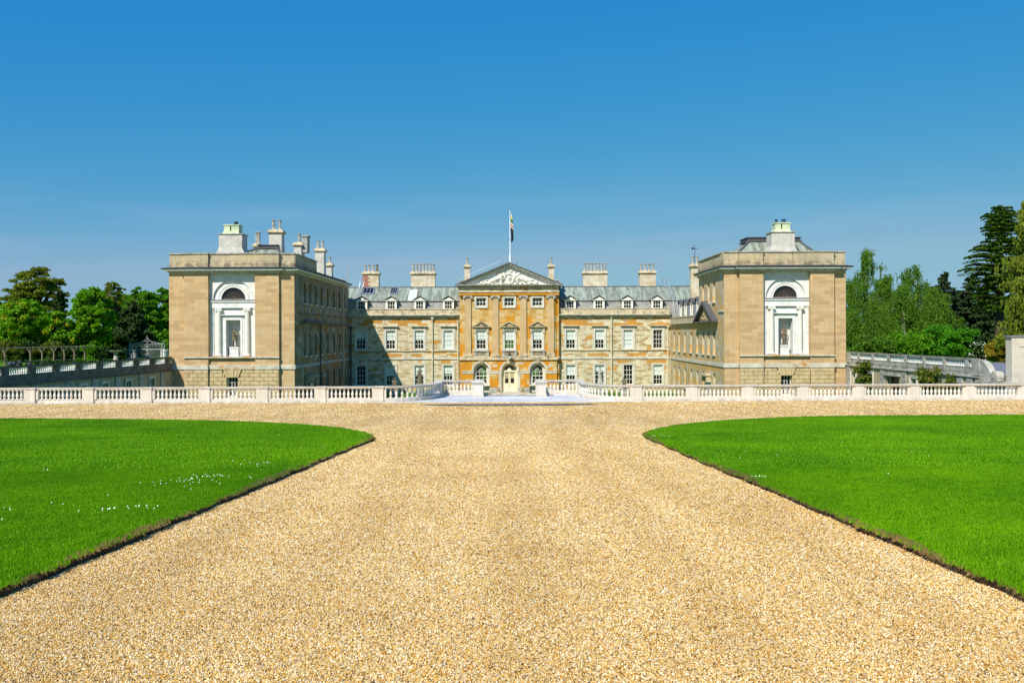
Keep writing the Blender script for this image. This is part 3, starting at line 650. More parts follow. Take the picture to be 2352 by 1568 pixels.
# ------------------------------------------------------------------ loose pebbles lying on the near drive
def pebble_mesh(seed):
    r = random.Random(seed); m = MB(); m.ball((0,0,0), (1,.78,.55), 8, 6)
    V = []
    for v in m.v:
        k = 1 + .22*math.sin(v[0]*3+seed)+.16*math.cos(v[1]*5+seed*2)+r.uniform(-.10,.10); V.append((v[0]*k, v[1]*k, v[2]*k+.15))
    m.v = V; me = m.mesh('pebble', M['pebble'], True); return me
psrc = [src_obj('pebble', pebble_mesh(i)) for i in range(7)]
def drive_patch(y0, y1):
    me = bpy.data.meshes.new('patch'); rows = 130; V = []; F = []
    for j in range(rows+1):
        y = y0 * (y1/y0)**(j/rows)
        for i in range(49):
            hw = min(y*.56+.4, 33); V.append((-hw + 2*hw*i/48, y, G(y)+.002))
    F = [(j*49+i, j*49+i+1, (j+1)*49+i+1, (j+1)*49+i) for j in range(rows) for i in range(48)]
    me.from_pydata(V, [], F); me.update(); return me
bm = bmesh.new(); bm.from_mesh(drive_patch(4.0, 58.2))
kill = [f for f in bm.faces if (lambda c: abs(c.x) < 5.6 and 53.2 < c.y < 56.6)(f.calc_center_median())]; bmesh.ops.delete(bm, geom=kill, context='FACES')
for lo, poly, edge, side in lawns:                       # keep to the strip between the two lawns
    kill = [f for f in bm.faces if (lambda c: c.y > 24 and inside(c.x, c.y, poly))(f.calc_center_median())]
    bmesh.ops.delete(bm, geom=kill, context='FACES')
    fr = [p for p in edge[int(len(edge)*.5):] if 3 < p[1] < 26]; (xa, ya), (xb, yb) = fr[0], fr[-1]
    d = Vector((xb-xa, yb-ya, 0)).normalized(); n_ = Vector((d.y, -d.x, 0))
    if n_.x*side < 0: n_ = -n_
    near = [f for f in bm.faces if f.calc_center_median().y < 25]; vs_ = {v for f in near for v in f.verts}; es_ = {e_ for f in near for e_ in f.edges}
    bmesh.ops.bisect_plane(bm, geom=list(vs_)+list(es_)+near, plane_co=(xa, ya, 0), plane_no=n_)
    kill = [f for f in bm.faces if f.calc_center_median().y < 25 and (f.calc_center_median()-Vector((xa,ya,f.calc_center_median().z))).dot(n_) > 0]
    bmesh.ops.delete(bm, geom=kill, context='FACES')
me = bpy.data.meshes.new('patch'); bm.to_mesh(me); bm.free()
at_d = me.attributes.new('dens', 'FLOAT', 'POINT'); at_s = me.attributes.new('psize', 'FLOAT', 'POINT')
for i, v in enumerate(me.vertices):
    y = v.co.y; at_d.data[i].value = 9000*min(1, (6.0/y)**1.85) if y < 26 else 52 + 530*max(0, (36-y)/10)**1.5; at_s.data[i].value = max(1, (y/6.5))**.5*.86 + (0 if y < 30 else min(.9, (y-30)*.05))
g = scatter_gn('gravel_pebbles', me, psrc, 6000, .0035, .0092, 1.2, 4, attrs=True); g['kind'] = 'stuff'; tag(g, 'loose golden pebbles lying over the drive', 'gravel')
# ------------------------------------------------------------------ the mansion
ROOT = Vector((0, 121, -3.2))
house = empty('mansion', ROOT)
tag(house, 'wide honey-coloured stone country mansion with pedimented centre and two projecting wings', 'mansion')
D0, D1, DB = 120.8, 90.0, 120.0          # facade, wing fronts, centre block
def HB(m, name, mat, smooth=False): return m.build(name, mat, house, smooth=smooth, absolute=True)
WX = 20.5; WXo = 32.2; AC = 26.4; AH = 4.5; PC = 2.23     # wing: inner wall, outer wall, centre and half width of the front, half panel

def frame_side(s): return (lambda u, w, z: (s*(WX + w), u, z))   # wall facing the court, u = depth

# ---- windows ------------------------------------------------------
_cache = {}
def win_meshes(key):
    if key in _cache: return _cache[key]
    w, h, arch, proj, cols, rows, hood, sill, blind_or_view, rec = key
    fr = MB()
    if arch:
        a = arch
        fr.box(-w/2-a, -w/2, -proj, .02, -.02, h+a); fr.box(w/2, w/2+a, -proj, .02, -.02, h+a); fr.box(-w/2, w/2, -proj, .02, h, h+a)
        fr.box(-w/2-a-.02, -w/2-a+.05, -proj-.03, .01, -.02, h+a+.02); fr.box(w/2+a-.05, w/2+a+.02, -proj-.03, .01, -.02, h+a+.02); fr.box(-w/2-a, w/2+a, -proj-.032, .01, h+a-.05, h+a+.022)
    if sill: fr.box(-w/2-arch-.06, w/2+arch+.06, -proj-.09, rec, -.14, -.022)
    if not fr.v: fr.box(-w/2-.02, w/2+.02, -.05, rec, -.12, -.02)
    hd = None
    if hood == 'flat':
        hd = MB(); W = w/2+arch+.18
        hd.box(-W+.12, W-.12, -.12, .02, h+arch+.03, h+arch+.16); hd.box(-W+.05, W-.05, -.24, .02, h+arch+.16, h+arch+.25); hd.box(-W, W, -.34, .02, h+arch+.25, h+arch+.34)
    if hood == 'ped':
        hd = MB(); W = w/2+arch+.30; z0 = h+arch+.16
        hd.box(-W+.15, W-.15, -.14, .02, h+arch+.03, z0); hd.box(-W, W, -.36, .02, z0, z0+.10)
        hd.prism([(-W,z0+.10),(-W,z0+.2),(0,z0+.78),(W,z0+.2),(W,z0+.10),(W-.12,z0+.10),(0,z0+.62),(-W+.12,z0+.10)], -.38, .02)
        hd.prism([(-W+.2,z0+.10),(0,z0+.60),(W-.2,z0+.10)], -.12, .01)
        hd.ball((0,-.14,z0+.27), (.3,.1,.13)); 
        for q in (-1,1): hd.ball((q*.42,-.13,z0+.2), (.2,.08,.06)); hd.box(q*(w/2+arch*.35), q*(w/2+arch+.1), -.16, .02, h*.86, h+arch+.03)
    s = MB(); t = .045; r0, r1 = rec-.04, rec+.02; e = .07
    s.box(-w/2, -w/2+e, r0, r1, 0, h); s.box(w/2-e, w/2, r0, r1, 0, h); s.box(-w/2+e, w/2-e, r0, r1, 0, .11); s.box(-w/2+e, w/2-e, r0, r1, h-.07, h); s.box(-w/2+e, w/2-e, r0-.015, r1, h/2-.03, h/2+.03)
    for i in range(1, cols):
        x = -w/2+e + (w-2*e)*i/cols; s.box(x-t/2, x+t/2, r0+.01, r1-.005, .11, h-.07)
    for j in range(1, rows):
        if rows % 2 == 0 and j == rows//2: continue
        z = .11 + (h-.18)*j/rows; s.box(-w/2+e, w/2-e, r0+.012, r1-.006, z-t/2, z+t/2)
    g = MB(); g.add([(-w/2, rec+.03, 0), (w/2, rec+.03, 0), (w/2, rec+.03, h), (-w/2, rec+.03, h)], [(0,1,2,3)])
    bl = None; bmat = 'blind'
    if blind_or_view:
        bl = MB()
        if isinstance(blind_or_view, str):
            bmat = 'greenblind'; bl.box(-w/2+.05, w/2-.05, rec+.022, rec+.029, .1, h*.5)  # flat green panel painted for sunlit greenery showing in the glass, not a blind
        else: bl.box(-w/2+.05, w/2-.05, rec+.022, rec+.029, h*(1-blind_or_view), h-.05)
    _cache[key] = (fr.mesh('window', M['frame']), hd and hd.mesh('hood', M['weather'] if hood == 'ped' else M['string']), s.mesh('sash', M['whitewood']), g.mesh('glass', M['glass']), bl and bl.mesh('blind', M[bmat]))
    return _cache[key]
def window(x, y, z, rot=0, w=1.16, h=2.39, arch=.26, proj=.06, cols=3, rows=4, hood=None, sill=True, blind_or_view=0, rec=.16, parent=None, base=None):
    fr, hd, s, g, bl = win_meshes((w, h, arch, proj, cols, rows, hood, sill, blind_or_view, rec))
    p = parent or house
    o = inst('window', fr, p, Vector((x, y, z)) - world_loc(p), rot)
    for nm, me in (('hood', hd), ('sash', s), ('glass', g), ('blind', bl)):
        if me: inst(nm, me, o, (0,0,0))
    return o

# ---- central range ------------------------------------------------
WXS = [7.82, 11.5, 15.15, 18.93]
for s in (-1, 1):
    m = MB(); m.T = lambda u, w, z: (u, D0+w, z)
    holes = []
    for x in WXS:
        holes += [(s*x-.58, s*x+.58, 2.29, 4.68), (s*x-.58, s*x+.58, -2.3, .23)]
    u0, u1 = sorted((s*6.2, s*20.6)); m.wall(u0, u1, -3.2, 6.4, 0, holes, depth=.22); HB(m, 'facade_wall', M['rubble'])
    # string courses, cornice, blocking course
    m = MB(); a, b = sorted((s*6.34, s*20.46))
    m.box(a, b, D0-.10, D0+.02, 1.0, 1.27); HB(m, 'string_course', M['string'])
    m = MB(); m.box(a, b, D0-.11, D0+.02, 2.04, 2.14); HB(m, 'sill_course', M['weather'])
    m = MB(); m.box(a, b, D0-.12, D0+.02, 6.28, 6.40); k = a+.1
    while k < b-.1: m.box(k, k+.09, D0-.22, D0-.12, 6.29, 6.39); k += .22
    m.box(a, b, D0-.32, D0+.02, 6.40, 6.49); m.prof_x([(D0-.52,6.60),(D0-.52,6.69),(D0+.02,6.69),(D0+.02,6.49),(D0-.36,6.49)], a, b); HB(m, 'cornice', M['cornice'])
    m = MB(); m.box(a, b, D0-.06, D0+.5, 6.69, 7.36); m.box(a, b, D0-.12, D0+.5, 7.36, 7.46); m.box(a, b, D0-.10, D0-.06, 6.69, 6.85); HB(m, 'parapet', M['weather'])
    # mansard
    a_, b_ = sorted((s*6.34, s*24)); m = MB(); m.add([(a_,D0+.53,5.6),(b_,D0+.53,5.6),(b_,D0+1.35,8.5),(a_,D0+1.35,8.5)], [(0,1,2,3)]); o = HB(m, 'lower_roof', M['slate2'])
    m = MB(); c2, d2 = sorted((s*5.5, s*26.5)); m.add([(c2,D0+1.30,8.5),(d2,D0+1.30,8.5),(d2,D0+4.6,10.42),(c2,D0+4.6,10.42),(c2,D0+12,10.42),(d2,D0+12,10.42)], [(0,1,2,3),(3,2,5,4)]); rf = HB(m, 'roof', M['slate'])
    m = MB(); m.box(c2, d2, D0+1.18, D0+1.34, 8.44, 8.53); HB(m, 'lead_gutter', M['leadblue'])
    m = MB(); m.box(c2, d2, D0+4.5, D0+4.75, 10.38, 10.5); HB(m, 'ridge', M['leadtop'])
    for i, x in enumerate(WXS):
        X = s*x
        bl = {(-1,3):.42, (-1,2):.5, (-1,1):.46, (-1,0):.96, (1,0):.5, (1,1):.5, (1,2):.96, (1,3):0}[(s,i)]
        window(X, D0, 2.29, hood='flat', blind_or_view=bl)
        bl = {(-1,3):0, (-1,2):.5, (-1,1):.45, (-1,0):.42, (1,0):.5, (1,1):.33, (1,2):0, (1,3):.55}[(s,i)]
        window(X, D0, -2.3, h=2.53, arch=.22, blind_or_view=bl, sill=False)
        # dormer
        y0 = D0+.62; d = MB(); d.box(X-.71, X-.49, y0, y0+.12, 7.2, 8.52); d.box(X+.49, X+.71, y0, y0+.12, 7.2, 8.52); d.box(X-.49, X+.49, y0, y0+.12, 8.38, 8.52); d.box(X-.49, X+.49, y0-.03, y0+.12, 7.2, 7.52)
        dm = d.build('dormer', M['whitewood'], house, absolute=True)
        for e_ in (-.7,.7):
            q = MB(); q.add([(X+e_,y0+.1,7.2),(X+e_,y0+.1,8.5),(X+e_,y0+1.2,8.5),(X+e_,y0+1.0,7.2)], [(0,1,2,3)]); q.build('cheek', M['leadblue'], dm, absolute=True)
        q = MB(); q.prism([(X-.72,8.52),(X+.72,8.52),(X,8.98)], y0-.02, y0+.1); q.box(X-.86,X+.86,y0-.14,y0+.1,8.50,8.58); q.build('gable', M['whitewood'], dm, absolute=True)
        q = MB()
        for e_ in (-1,1): q.add([(X+e_*.95,y0-.2,8.56),(X,y0-.2,9.12),(X,y0+2.0,9.12),(X+e_*.95,y0+1.6,8.56),(X+e_*.95,y0-.2,8.62),(X,y0-.2,9.18),(X,y0+2.0,9.18),(X+e_*.95,y0+1.6,8.62)], [(0,1,2,3),(4,5,6,7),(0,4,5,1),(0,3,7,4)])
        q.build('dormer_roof', M['slate2'], dm, absolute=True)
        q = MB(); 
        for c_ in (-1/6, 1/6): q.box(X+c_*.98-.02, X+c_*.98+.02, y0+.04, y0+.09, 7.5, 8.4)
        for z_ in (7.93,): q.box(X-.49, X+.49, y0+.04, y0+.09, z_-.03, z_+.03)
        q.box(X-.49, X-.44, y0+.03, y0+.09, 7.5, 8.4); q.box(X+.44, X+.49, y0+.03, y0+.09, 7.5, 8.4); q.build('sash', M['whitewood'], dm, absolute=True)
        q = MB(); q.add([(X-.49,y0+.11,7.5),(X+.49,y0+.11,7.5),(X+.49,y0+.11,8.4),(X-.49,y0+.11,8.4)], [(0,1,2,3)]); q.build('glass', M['glass'], dm, absolute=True)
def pipe(x, y, z0, z1, mat='pipe', r=.085, head=True):
    m = MB(); m.tube([(x,y,z0),(x,y,z1)], r, 8); z = z0+.6
    while z < z1: m.tube([(x,y,z),(x,y,z+.09)], r*1.35, 8); z += 1.5
    if head: m.taper(x-.1,x+.1,y-.12,y+.08,z1, x-.2,x+.2,y-.2,y+.08,z1+.35)
    HB(m, 'downpipe', M[mat])
pipe(-9.82, D0-.16, -3.2, 6.05); pipe(13.0, D0-.16, -3.2, 6.3); pipe(20.2, D0-.16, -3.2, 4.9); pipe(-6.55, D0-.16, -3.2, 5.6)
pipe(-20.2, D0-.16, -3.2, 4.9, 'darkpipe')

# rooflights and roof ladders
def rooflight(x0, x1, f0, f1, mat, open_=False):
    P = lambda x, f, o: (x, D0+1.30+3.3*f, 8.5+1.92*f+o)
    q = MB(); vs = [P(x0,f0,.03),P(x1,f0,.03),P(x1,f1,.03),P(x0,f1,.03),P(x0,f0,.16),P(x1,f0,.16),P(x1,f1,.16),P(x0,f1,.16)]
    q.add(vs, [(0,1,5,4),(1,2,6,5),(2,3,7,6),(3,0,4,7),(4,5,6,7)]); o = HB(q, 'rooflight', M[mat]); g = MB(); e_ = .1
    n_ = 3 if not open_ else 1; w_ = (x1-x0-.2)/n_
    for k in range(n_): g.add([P(x0+e_+k*w_,f0+.05,.175),P(x0+e_+(k+1)*w_-.08,f0+.05,.175),P(x0+e_+(k+1)*w_-.08,f1-.05,.175),P(x0+e_+k*w_,f1-.05,.175)], [(0,1,2,3)])
    g.build('pane', M['blind'] if open_ else M['glass'], o, absolute=True)
rooflight(-19.2,-17.7,.45,.92,'leadblue'); rooflight(-15.6,-14.6,.45,.92,'leadblue'); rooflight(-13.05,-12.05,.0,.72,'whitewood',True)

# ---- chimneys -----------------------------------------------------
def chimney(x0, x1, y, yd, z0, zc, zp, n, mat='chim', pots=None, potmat='pot', capn=True, dark=None):
    m = MB(); m.box(x0, x1, y, y+yd, z0, zc-.32); c = m.build('chimney', M[mat], house, absolute=True)
    q = MB(); q.box(x0-.07,x1+.07,y-.07,y+yd+.07,zc-.32,zc-.22); q.box(x0-.18,x1+.18,y-.18,y+yd+.18,zc-.22,zc-.08); q.taper(x0-.14,x1+.14,y-.14,y+yd+.14,zc-.08,x0,x1,y,y+yd,zc+.12); q.build('chimney_cap', M['weather'], c, absolute=True)
    w = (x1-x0)/n; hp = zp-zc
    for k in range(n):
        p = MB(); p.lathe((0,0,0), [(.22,0),(.22,.12),(.15,.2),(.14,hp*.8),(.16,hp*.86),(.21,hp*.92),(.21,hp-.03),(.16,hp)], 10)
        p.build('chimney_pot', M[potmat if not (dark == k) else 'statue'], c, (x0+w*(k+.5), y+yd/2, zc+.1), smooth=False)
    return c
for s in (-1, 1):
    a, b = sorted((s*19.75, s*17.6)); c = chimney(a, b, 127.6, 1.2, 9.8, 12.55, 13.55, 4, dark=3 if s < 0 else None)
    if s < 0:
        q = MB()
        for r_ in range(7):
            for k in range(4 if r_ % 2 else 3): q.box(a+.02+k*.24, a+.24+k*.24, 127.585, 127.6, 10.45+r_*.24, 10.67+r_*.24)
        q.build('brick_patch', M['brick'], c, absolute=True)
    a, b = sorted((s*13.2, s*9.97)); chimney(a, b, 127.4, 1.2, 9.8, 12.5, 13.65, 7)
    a, b = sorted((s*5.75, s*5.05)); c = chimney(a, b, 121.6, .9, 10.3, 13.0, 13.95, 1)
    q = MB(); q.box(s*4.7, s*6.35, 121.1, 122.9, 10.2, 11.0); q.box(s*4.6, s*6.42, 121.0, 123, 11.0, 11.12); q.build('chimney_base', M['greystone'], c, absolute=True)
chimney(22.1, 23.2, 115, 1.0, 8.5, 12.5, 13.5, 2)
q = MB(); q.tube([(22.65,115.5,12.5),(22.65,115.5,15.0)], .03, 6); q.box(22.3,23.0,115.48,115.52,14.5,14.56); q.box(22.25,22.5,115.48,115.52,14.45,14.66)
tag(q.build('weather_vane', M['black']), 'small black weather vane above the chimney beside the right wing', 'weather vane')

# ---- centre block -------------------------------------------------
XB = 6.3
m = MB(); m.T = lambda u, w, z: (u, DB+w, z)
holes = [(c-.6, c+.6, 2.29, 4.68) for c in (-3.56, 0, 3.56)] + [(c-.62, c+.62, 7.72, 8.78) for c in (-3.56, 0, 3.56)]
ups = m; ups.wall(-XB+.45, XB-.45, 1.36, 10.3, 0, holes, depth=.25)
ups.box(-XB+.45, XB-.45, .9, 1.3, 1.36, 10.3) if False else None
m.add([(-XB,.22,-3.2),(-XB,3,-3.2),(-XB,3,10.4),(-XB,.22,10.4)], [(0,1,2,3)]); m.add([(XB,.22,-3.2),(XB,3,-3.2),(XB,3,10.4),(XB,.22,10.4)], [(0,1,2,3)])
for s in (-1, 1):
    a, b = sorted((s*(XB-.45), s*XB)); m.wall(a, b, 1.36, 10.3, .22); m.add([(s*(XB-.45),0,1.36),(s*(XB-.45),.22,1.36),(s*(XB-.45),.22,10.3),(s*(XB-.45),0,10.3)], [(0,1,2,3)])
HB(m, 'centre_wall', M['ochre'])
m = MB(); m.T = lambda u, w, z: (u, DB-.12+w, z)
m.wall(-XB+.3, XB-.3, -3.2, .93, 0, (), [(c, 1.02, -.42, -3.2) for c in (-3.56, 0, 3.56)], depth=.55)
for s in (-1,1):
    m.add([(s*(XB-.3),0,-3.2),(s*(XB-.3),.5,-3.2),(s*(XB-.3),.5,.93),(s*(XB-.3),0,.93)], [(0,1,2,3)]); a, b = sorted((s*(XB-.3), s*XB)); m.wall(a, b, -3.2, .93, .3)
HB(m, 'ground_floor_wall', M['ochre'])
# bases, bands
m = MB(); m.box(-XB+.1, XB-.1, DB-.30, DB+.1, .93, 1.30); m.box(-XB+.14, XB-.14, DB-.24, DB+.1, 1.30, 1.36)
for s in (-1,1): m.box(s*(XB-.1), s*(XB+.05), DB-.02, DB+.4, .93, 1.36)
HB(m, 'string_course', M['weather'])
yq = DB-.12
for a, b in ((-6.0,-4.58), (-2.54,-1.02), (1.02,2.54), (4.58,6.0)):
    m = MB(); m.box(a-.06, b+.06, yq-.12, yq+.02, -.50, -.40); m.box(a-.02, b+.02, yq-.06, yq+.02, -.78, -.50)
    HB(m, 'impost_band', M['string'])
    m = MB(); m.box(a-.04, b+.04, yq-.07, yq+.02, -3.2, -2.55); HB(m, 'plinth', M['greystone'])
for s in (-1,1):
    m = MB(); a, b = sorted((s*1.02, s*1.36)); m.box(a, b, yq-.035, yq+.02, -2.55, -.78); HB(m, 'door_pier', M['string'])
    m = MB(); m.box(s*1.45, s*2.42, yq-.02, yq+.01, -2.45, -1.0); HB(m, 'sunk_panel', M['ochre'])
# white replacement stones in the ochre wall
m = MB()
for x0, x1, z0, z1 in ((-2.14,-1.56,.05,.33),(.83,1.80,.36,.62),(4.95,5.5,.15,.38),(4.7,5.15,-.12,.14)): m.box(x0, x1, yq-.012, yq+.01, z0, z1)
HB(m, 'replacement_stone', M['string'])
for c in (-3.56, 0, 3.56):
    m = MB(); m.ring(c, -.42, 1.00, 1.19, yq-.09, yq+.02, n=20); m.ring(c, -.42, 1.15, 1.24, yq-.13, yq+.02, n=20); ar = HB(m, 'archivolt', M['frame'])
    m = MB(); m.prism([(c-.2,.50),(c-.27,.92),(c+.27,.92),(c+.2,.50)], yq-.30, yq+.02)
    for k in (-.09, 0, .09): m.prism([(c+k-.025,.50),(c+k*1.3-.03,.9),(c+k*1.3+.03,.9),(c+k+.025,.50)], yq-.33, yq-.30)
    m.build('keystone', M['weather'], ar, absolute=True)
    # inner arched frame
    y = yq+.36; r = .72 if c else .78
    m = MB(); m.T = lambda u, w, z: (u, y+w, z); m.wall(c-1.02, c+1.02, -3.2, .62, 0, (), [(c, r, -.42, -2.15 if c else -3.2)], depth=.15); m.T = None
    HB(m, 'window_reveal' if c else 'door_reveal', M['frame'] if c else M['doorwood'])
    if c:
        f = MB(); f.ring(c, -.42, r-.07, r, y+.05, y+.13, n=20); f.box(c-r, c-r+.07, y+.05, y+.13, -2.15, -.42); f.box(c+r-.07, c+r, y+.05, y+.13, -2.15, -.42); f.box(c-r, c+r, y+.05, y+.13, -2.15, -2.0); f.box(c-r, c+r, y+.04, y+.13, -1.14, -1.06)
        w_ = HB(f, 'window', M['whitewood']); f = MB()
        for x in (-.24, .24): f.box(c+x-.02, c+x+.02, y+.07, y+.12, -2.0, -.3)
        for z in (-1.55, -.62, -.42): f.box(c-r, c+r, y+.072, y+.118, z-.02, z+.02)
        f.ring(c, -.42, .22, .26, y+.07, y+.12, n=12)
        for a_ in (35, 65, 115, 145): f.tube([(c+.25*math.cos(R(a_)), y+.09, -.42+.25*math.sin(R(a_))), (c+r*math.cos(R(a_)), y+.09, -.42+r*math.sin(R(a_)))], .02, 4)
        f.build('sash', M['whitewood'], w_, absolute=True)
        f = MB(); f.add([(c-r,y+.14,-2.15),(c+r,y+.14,-2.15),(c+r,y+.14,.34),(c-r,y+.14,.34)], [(0,1,2,3)]); f.build('glass', M['glass'], w_, absolute=True)
        f = MB(); x0 = c-.1 if c < 0 else c-.62; f.box(x0, x0+.72, y+.128, y+.137, -1.5 if c < 0 else -1.05, .1); f.build('green_reflection', M['greenblind'], w_, absolute=True)  # painted panel standing in for the sunlit lawn seen through the house
        m = MB(); m.box(c-1.1, c+1.1, yq-.15, yq+.4, -2.35, -2.2); HB(m, 'window_sill', M['frame'])
    else:
        f = MB(); yy_ = y+.06
        f.box(-.78,-.70,yy_,yy_+.1,-3.1,-.55); f.box(.70,.78,yy_,yy_+.1,-3.1,-.55); f.box(-.78,.78,yy_-.1,yy_+.1,-.60,-.40)
        fr_ = HB(f, 'door_frame', M['doorwood'])
        for s in (-1,1):
            d = MB(); a, b = sorted((s*.015, s*.70)); zt = -.62
            d.box(a, a+.11, yy_+.02, yy_+.07, -3.1, zt); d.box(b-.11, b, yy_+.02, yy_+.07, -3.1, zt); d.box(a+.11, b-.11, yy_+.02, yy_+.07, -.72, zt); d.box(a+.11, b-.11, yy_+.02, yy_+.07, -3.1, -2.93)
            d.box(a+.11, b-.11, yy_+.02, yy_+.07, -2.15, -2.03); d.box(a+.11, b-.11, yy_+.04, yy_+.07, -2.93, -2.15); d.box(a+.11, b-.11, yy_+.02, yy_+.06, -1.41, -1.37)
            dd = HB(d, 'door', M['doorwood'])
            g = MB(); g.add([(a+.1,yy_+.065,-2.05),(b-.1,yy_+.065,-2.05),(b-.1,yy_+.065,-.7),(a+.1,yy_+.065,-.7)], [(0,1,2,3)]); g.build('glass', M['glass'], dd, absolute=True)
            g = MB(); g.box(a+.12, b-.12, yy_+.055, yy_+.062, -1.32, -.74); g.build('blind', M['render'], dd, absolute=True)
            if s < 0: g = MB(); g.ball((-.09, yy_-.02, -2.32), .035); g.tube([(-.09,yy_-.02,-2.32),(-.16,yy_-.02,-2.35)], .014, 5); g.build('handle', M['black'], dd, absolute=True)
        f = MB(); f.ring(0, -.42, .72, .79, yy_-.02, yy_+.08, n=20); f.ring(0, -.42, .2, .26, yy_, yy_+.06, n=12)
        for a_ in range(15, 180, 25): f.tube([(.24*math.cos(R(a_)), yy_+.03, -.42+.24*math.sin(R(a_))), (.74*math.cos(R(a_)), yy_+.03, -.42+.74*math.sin(R(a_)))], .018, 4)
        f.ball((0,yy_-.02,-.30),(.26,.05,.16))
        fl = HB(f, 'fanlight', M['doorwood']); f = MB(); f.add([(-.78,yy_+.09,-.45),(.78,yy_+.09,-.45),(.78,yy_+.09,.38),(-.78,yy_+.09,.38)], [(0,1,2,3)]); f.build('glass', M['glass'], fl, absolute=True)
m = MB(); m.box(-1.3,1.3,yq-.5,yq+.5,-3.2,-3.08); HB(m, 'door_step', M['string'])
# giant pilasters with scroll capitals
for c in (-5.24, -1.77, 1.77, 5.24):
    m = MB(); m.box(c-.40, c+.40, DB-.20, DB+.02, 1.75, 8.72); p = HB(m, 'pilaster', M['pilaster'])
    m = MB(); m.box(c-.55, c+.55, DB-.32, DB+.02, 1.36, 1.56); m.box(c-.50, c+.50, DB-.28, DB+.02, 1.56, 1.68); m.box(c-.46, c+.46, DB-.24, DB+.02, 1.68, 1.76); m.build('pilaster_base', M['weather'], p, absolute=True)
    m = MB(); m.box(c-.44, c+.44, DB-.24, DB+.02, 8.72, 8.80); m.box(c-.55, c+.55, DB-.30, DB+.02, 9.0, 9.08)
    for s in (-1,1):
        m.lathe((0,0,0), [(.0,0)], 3) if False else None
        cx = c+s*.46; n = 14
        vs = [(cx+.17*math.cos(2*math.pi*k/n), DB-.34, 8.84+.17*math.sin(2*math.pi*k/n)) for k in range(n)] + [(cx+.17*math.cos(2*math.pi*k/n), DB-.02, 8.84+.17*math.sin(2*math.pi*k/n)) for k in range(n)]
        m.add(vs, [tuple(range(n)), tuple(range(2*n-1,n-1,-1))] + [(k,k+n,(k+1)%n+n,(k+1)%n) for k in range(n)]); m.ball((cx,DB-.35,8.84),(.07,.04,.07)); m.ball((c+s*.18,DB-.3,8.92),(.17,.1,.06))
    m.build('capital', M['greystone'], p, absolute=True)
for c in (-3.56, 0, 3.56):
    window(c, DB, 2.29, w=1.2, hood='ped', arch=.24, blind_or_view={-3.56:.46, 0:'green', 3.56:.47}[c])
    if c == 0:
        q = MB(); q.box(c-.55,c+.55,DB+.182,DB+.189,3.5,4.62); q.build('blind', M['blind'], house, absolute=True)
    window(c, DB, 7.72, w=1.24, h=1.06, arch=.22, proj=.10, rows=2, sill=False)
    q = MB(); q.box(c-.86,c+.86,DB-.12,DB+.02,7.5,7.71); HB(q, 'window_sill', M['frame'])
    # blind balcony under the main window
    q = MB(); q.box(c-1.0,c+1.0,DB-.30,DB+.02,2.0,2.13); q.box(c-.95,c-.62,DB-.24,DB+.02,1.36,2.0); q.box(c+.62,c+.95,DB-.24,DB+.02,1.36,2.0); q.box(c-.62,c+.62,DB-.24,DB+.02,1.36,1.5)
    bc = HB(q, 'window_balcony', M['greystone'])
    q = MB()
    for k in range(8): q.lathe((c-.55+k*.157, DB-.13, 1.5), [(.05,0),(.05,.06),(.03,.1),(.065,.2),(.03,.4),(.05,.44),(.05,.5)], 8)
    q.build('baluster_row', M['weather'], bc, absolute=True)
# entablature + pediment
m = MB(); m.box(-XB-.02,XB+.02,DB-.22,DB+.3,9.08,9.50); m.box(-XB+.1,XB-.1,DB-.26,DB-.2,9.2,9.3); HB(m, 'architrave', M['ochre'])
m = MB(); m.box(-XB-.08,XB+.08,DB-.32,DB+.3,9.50,9.60); HB(m, 'string_course', M['cornice'])
m = MB(); m.box(-XB+.02,XB-.02,DB-.2,DB+.3,9.60,10.12); HB(m, 'frieze', M['rubble'])
EX = XB+.48; AP = 13.28; B0 = 10.42
m = MB(); m.box(-XB-.06,XB+.06,DB-.34,DB+.3,10.12,10.2); k = -XB
while k < XB: m.box(k,k+.16,DB-.52,DB-.34,10.2,10.31); k += .36
m.box(-EX,EX,DB-.7,DB+.4,10.31,10.40); m.box(-EX-.05,EX+.05,DB-.76,DB+.4,10.40,10.46)
HB(m, 'cornice', M['cornice'])
ped = MB(); ped.prism([(-EX+.3,B0),(EX-.3,B0),(0,AP-.2)], DB-.05, DB+.5); ped = HB(ped, 'pediment', M['stucco'])
m = MB(); sl = (AP-B0)/EX
m.prism([(-EX,B0),(0,AP-.12),(EX,B0),(EX-.55,B0),(0,AP-.12-.55*sl*.98),(-EX+.55,B0)], DB-.62, DB+.5)
m.build('raking_cornice', M['cornice'], ped, absolute=True)
m = MB(); m.prism([(-EX-.12,B0+.02),(0,AP+.02),(EX+.12,B0+.02),(EX-.05,B0+.02),(0,AP-.12),(-EX+.05,B0+.02)], DB-.80, DB+.5)
m.build('lead_capping', M['leadblue'], ped, absolute=True)
m = MB()
for s in (-1,1):
    for k in range(15):
        f = (k+.7)/15; x = s*(EX-.65)*(1-f); z = B0+.02 + (AP-.12-.55*sl-B0)*f - .02
        m.box(x-.08,x+.08,DB-.46,DB-.04,z-.14,z-.02)
m.build('modillions', M['stucco'], ped, absolute=True)
m = MB(); m.add([(-EX,DB+.4,B0),(0,DB+.4,AP-.1),(0,DB+7,AP-.1),(-EX,DB+7,B0),(EX,DB+.4,B0),(EX,DB+7,B0)], [(0,1,2,3),(1,4,5,2)]); m.build('roof', M['leadblue'], ped, absolute=True)
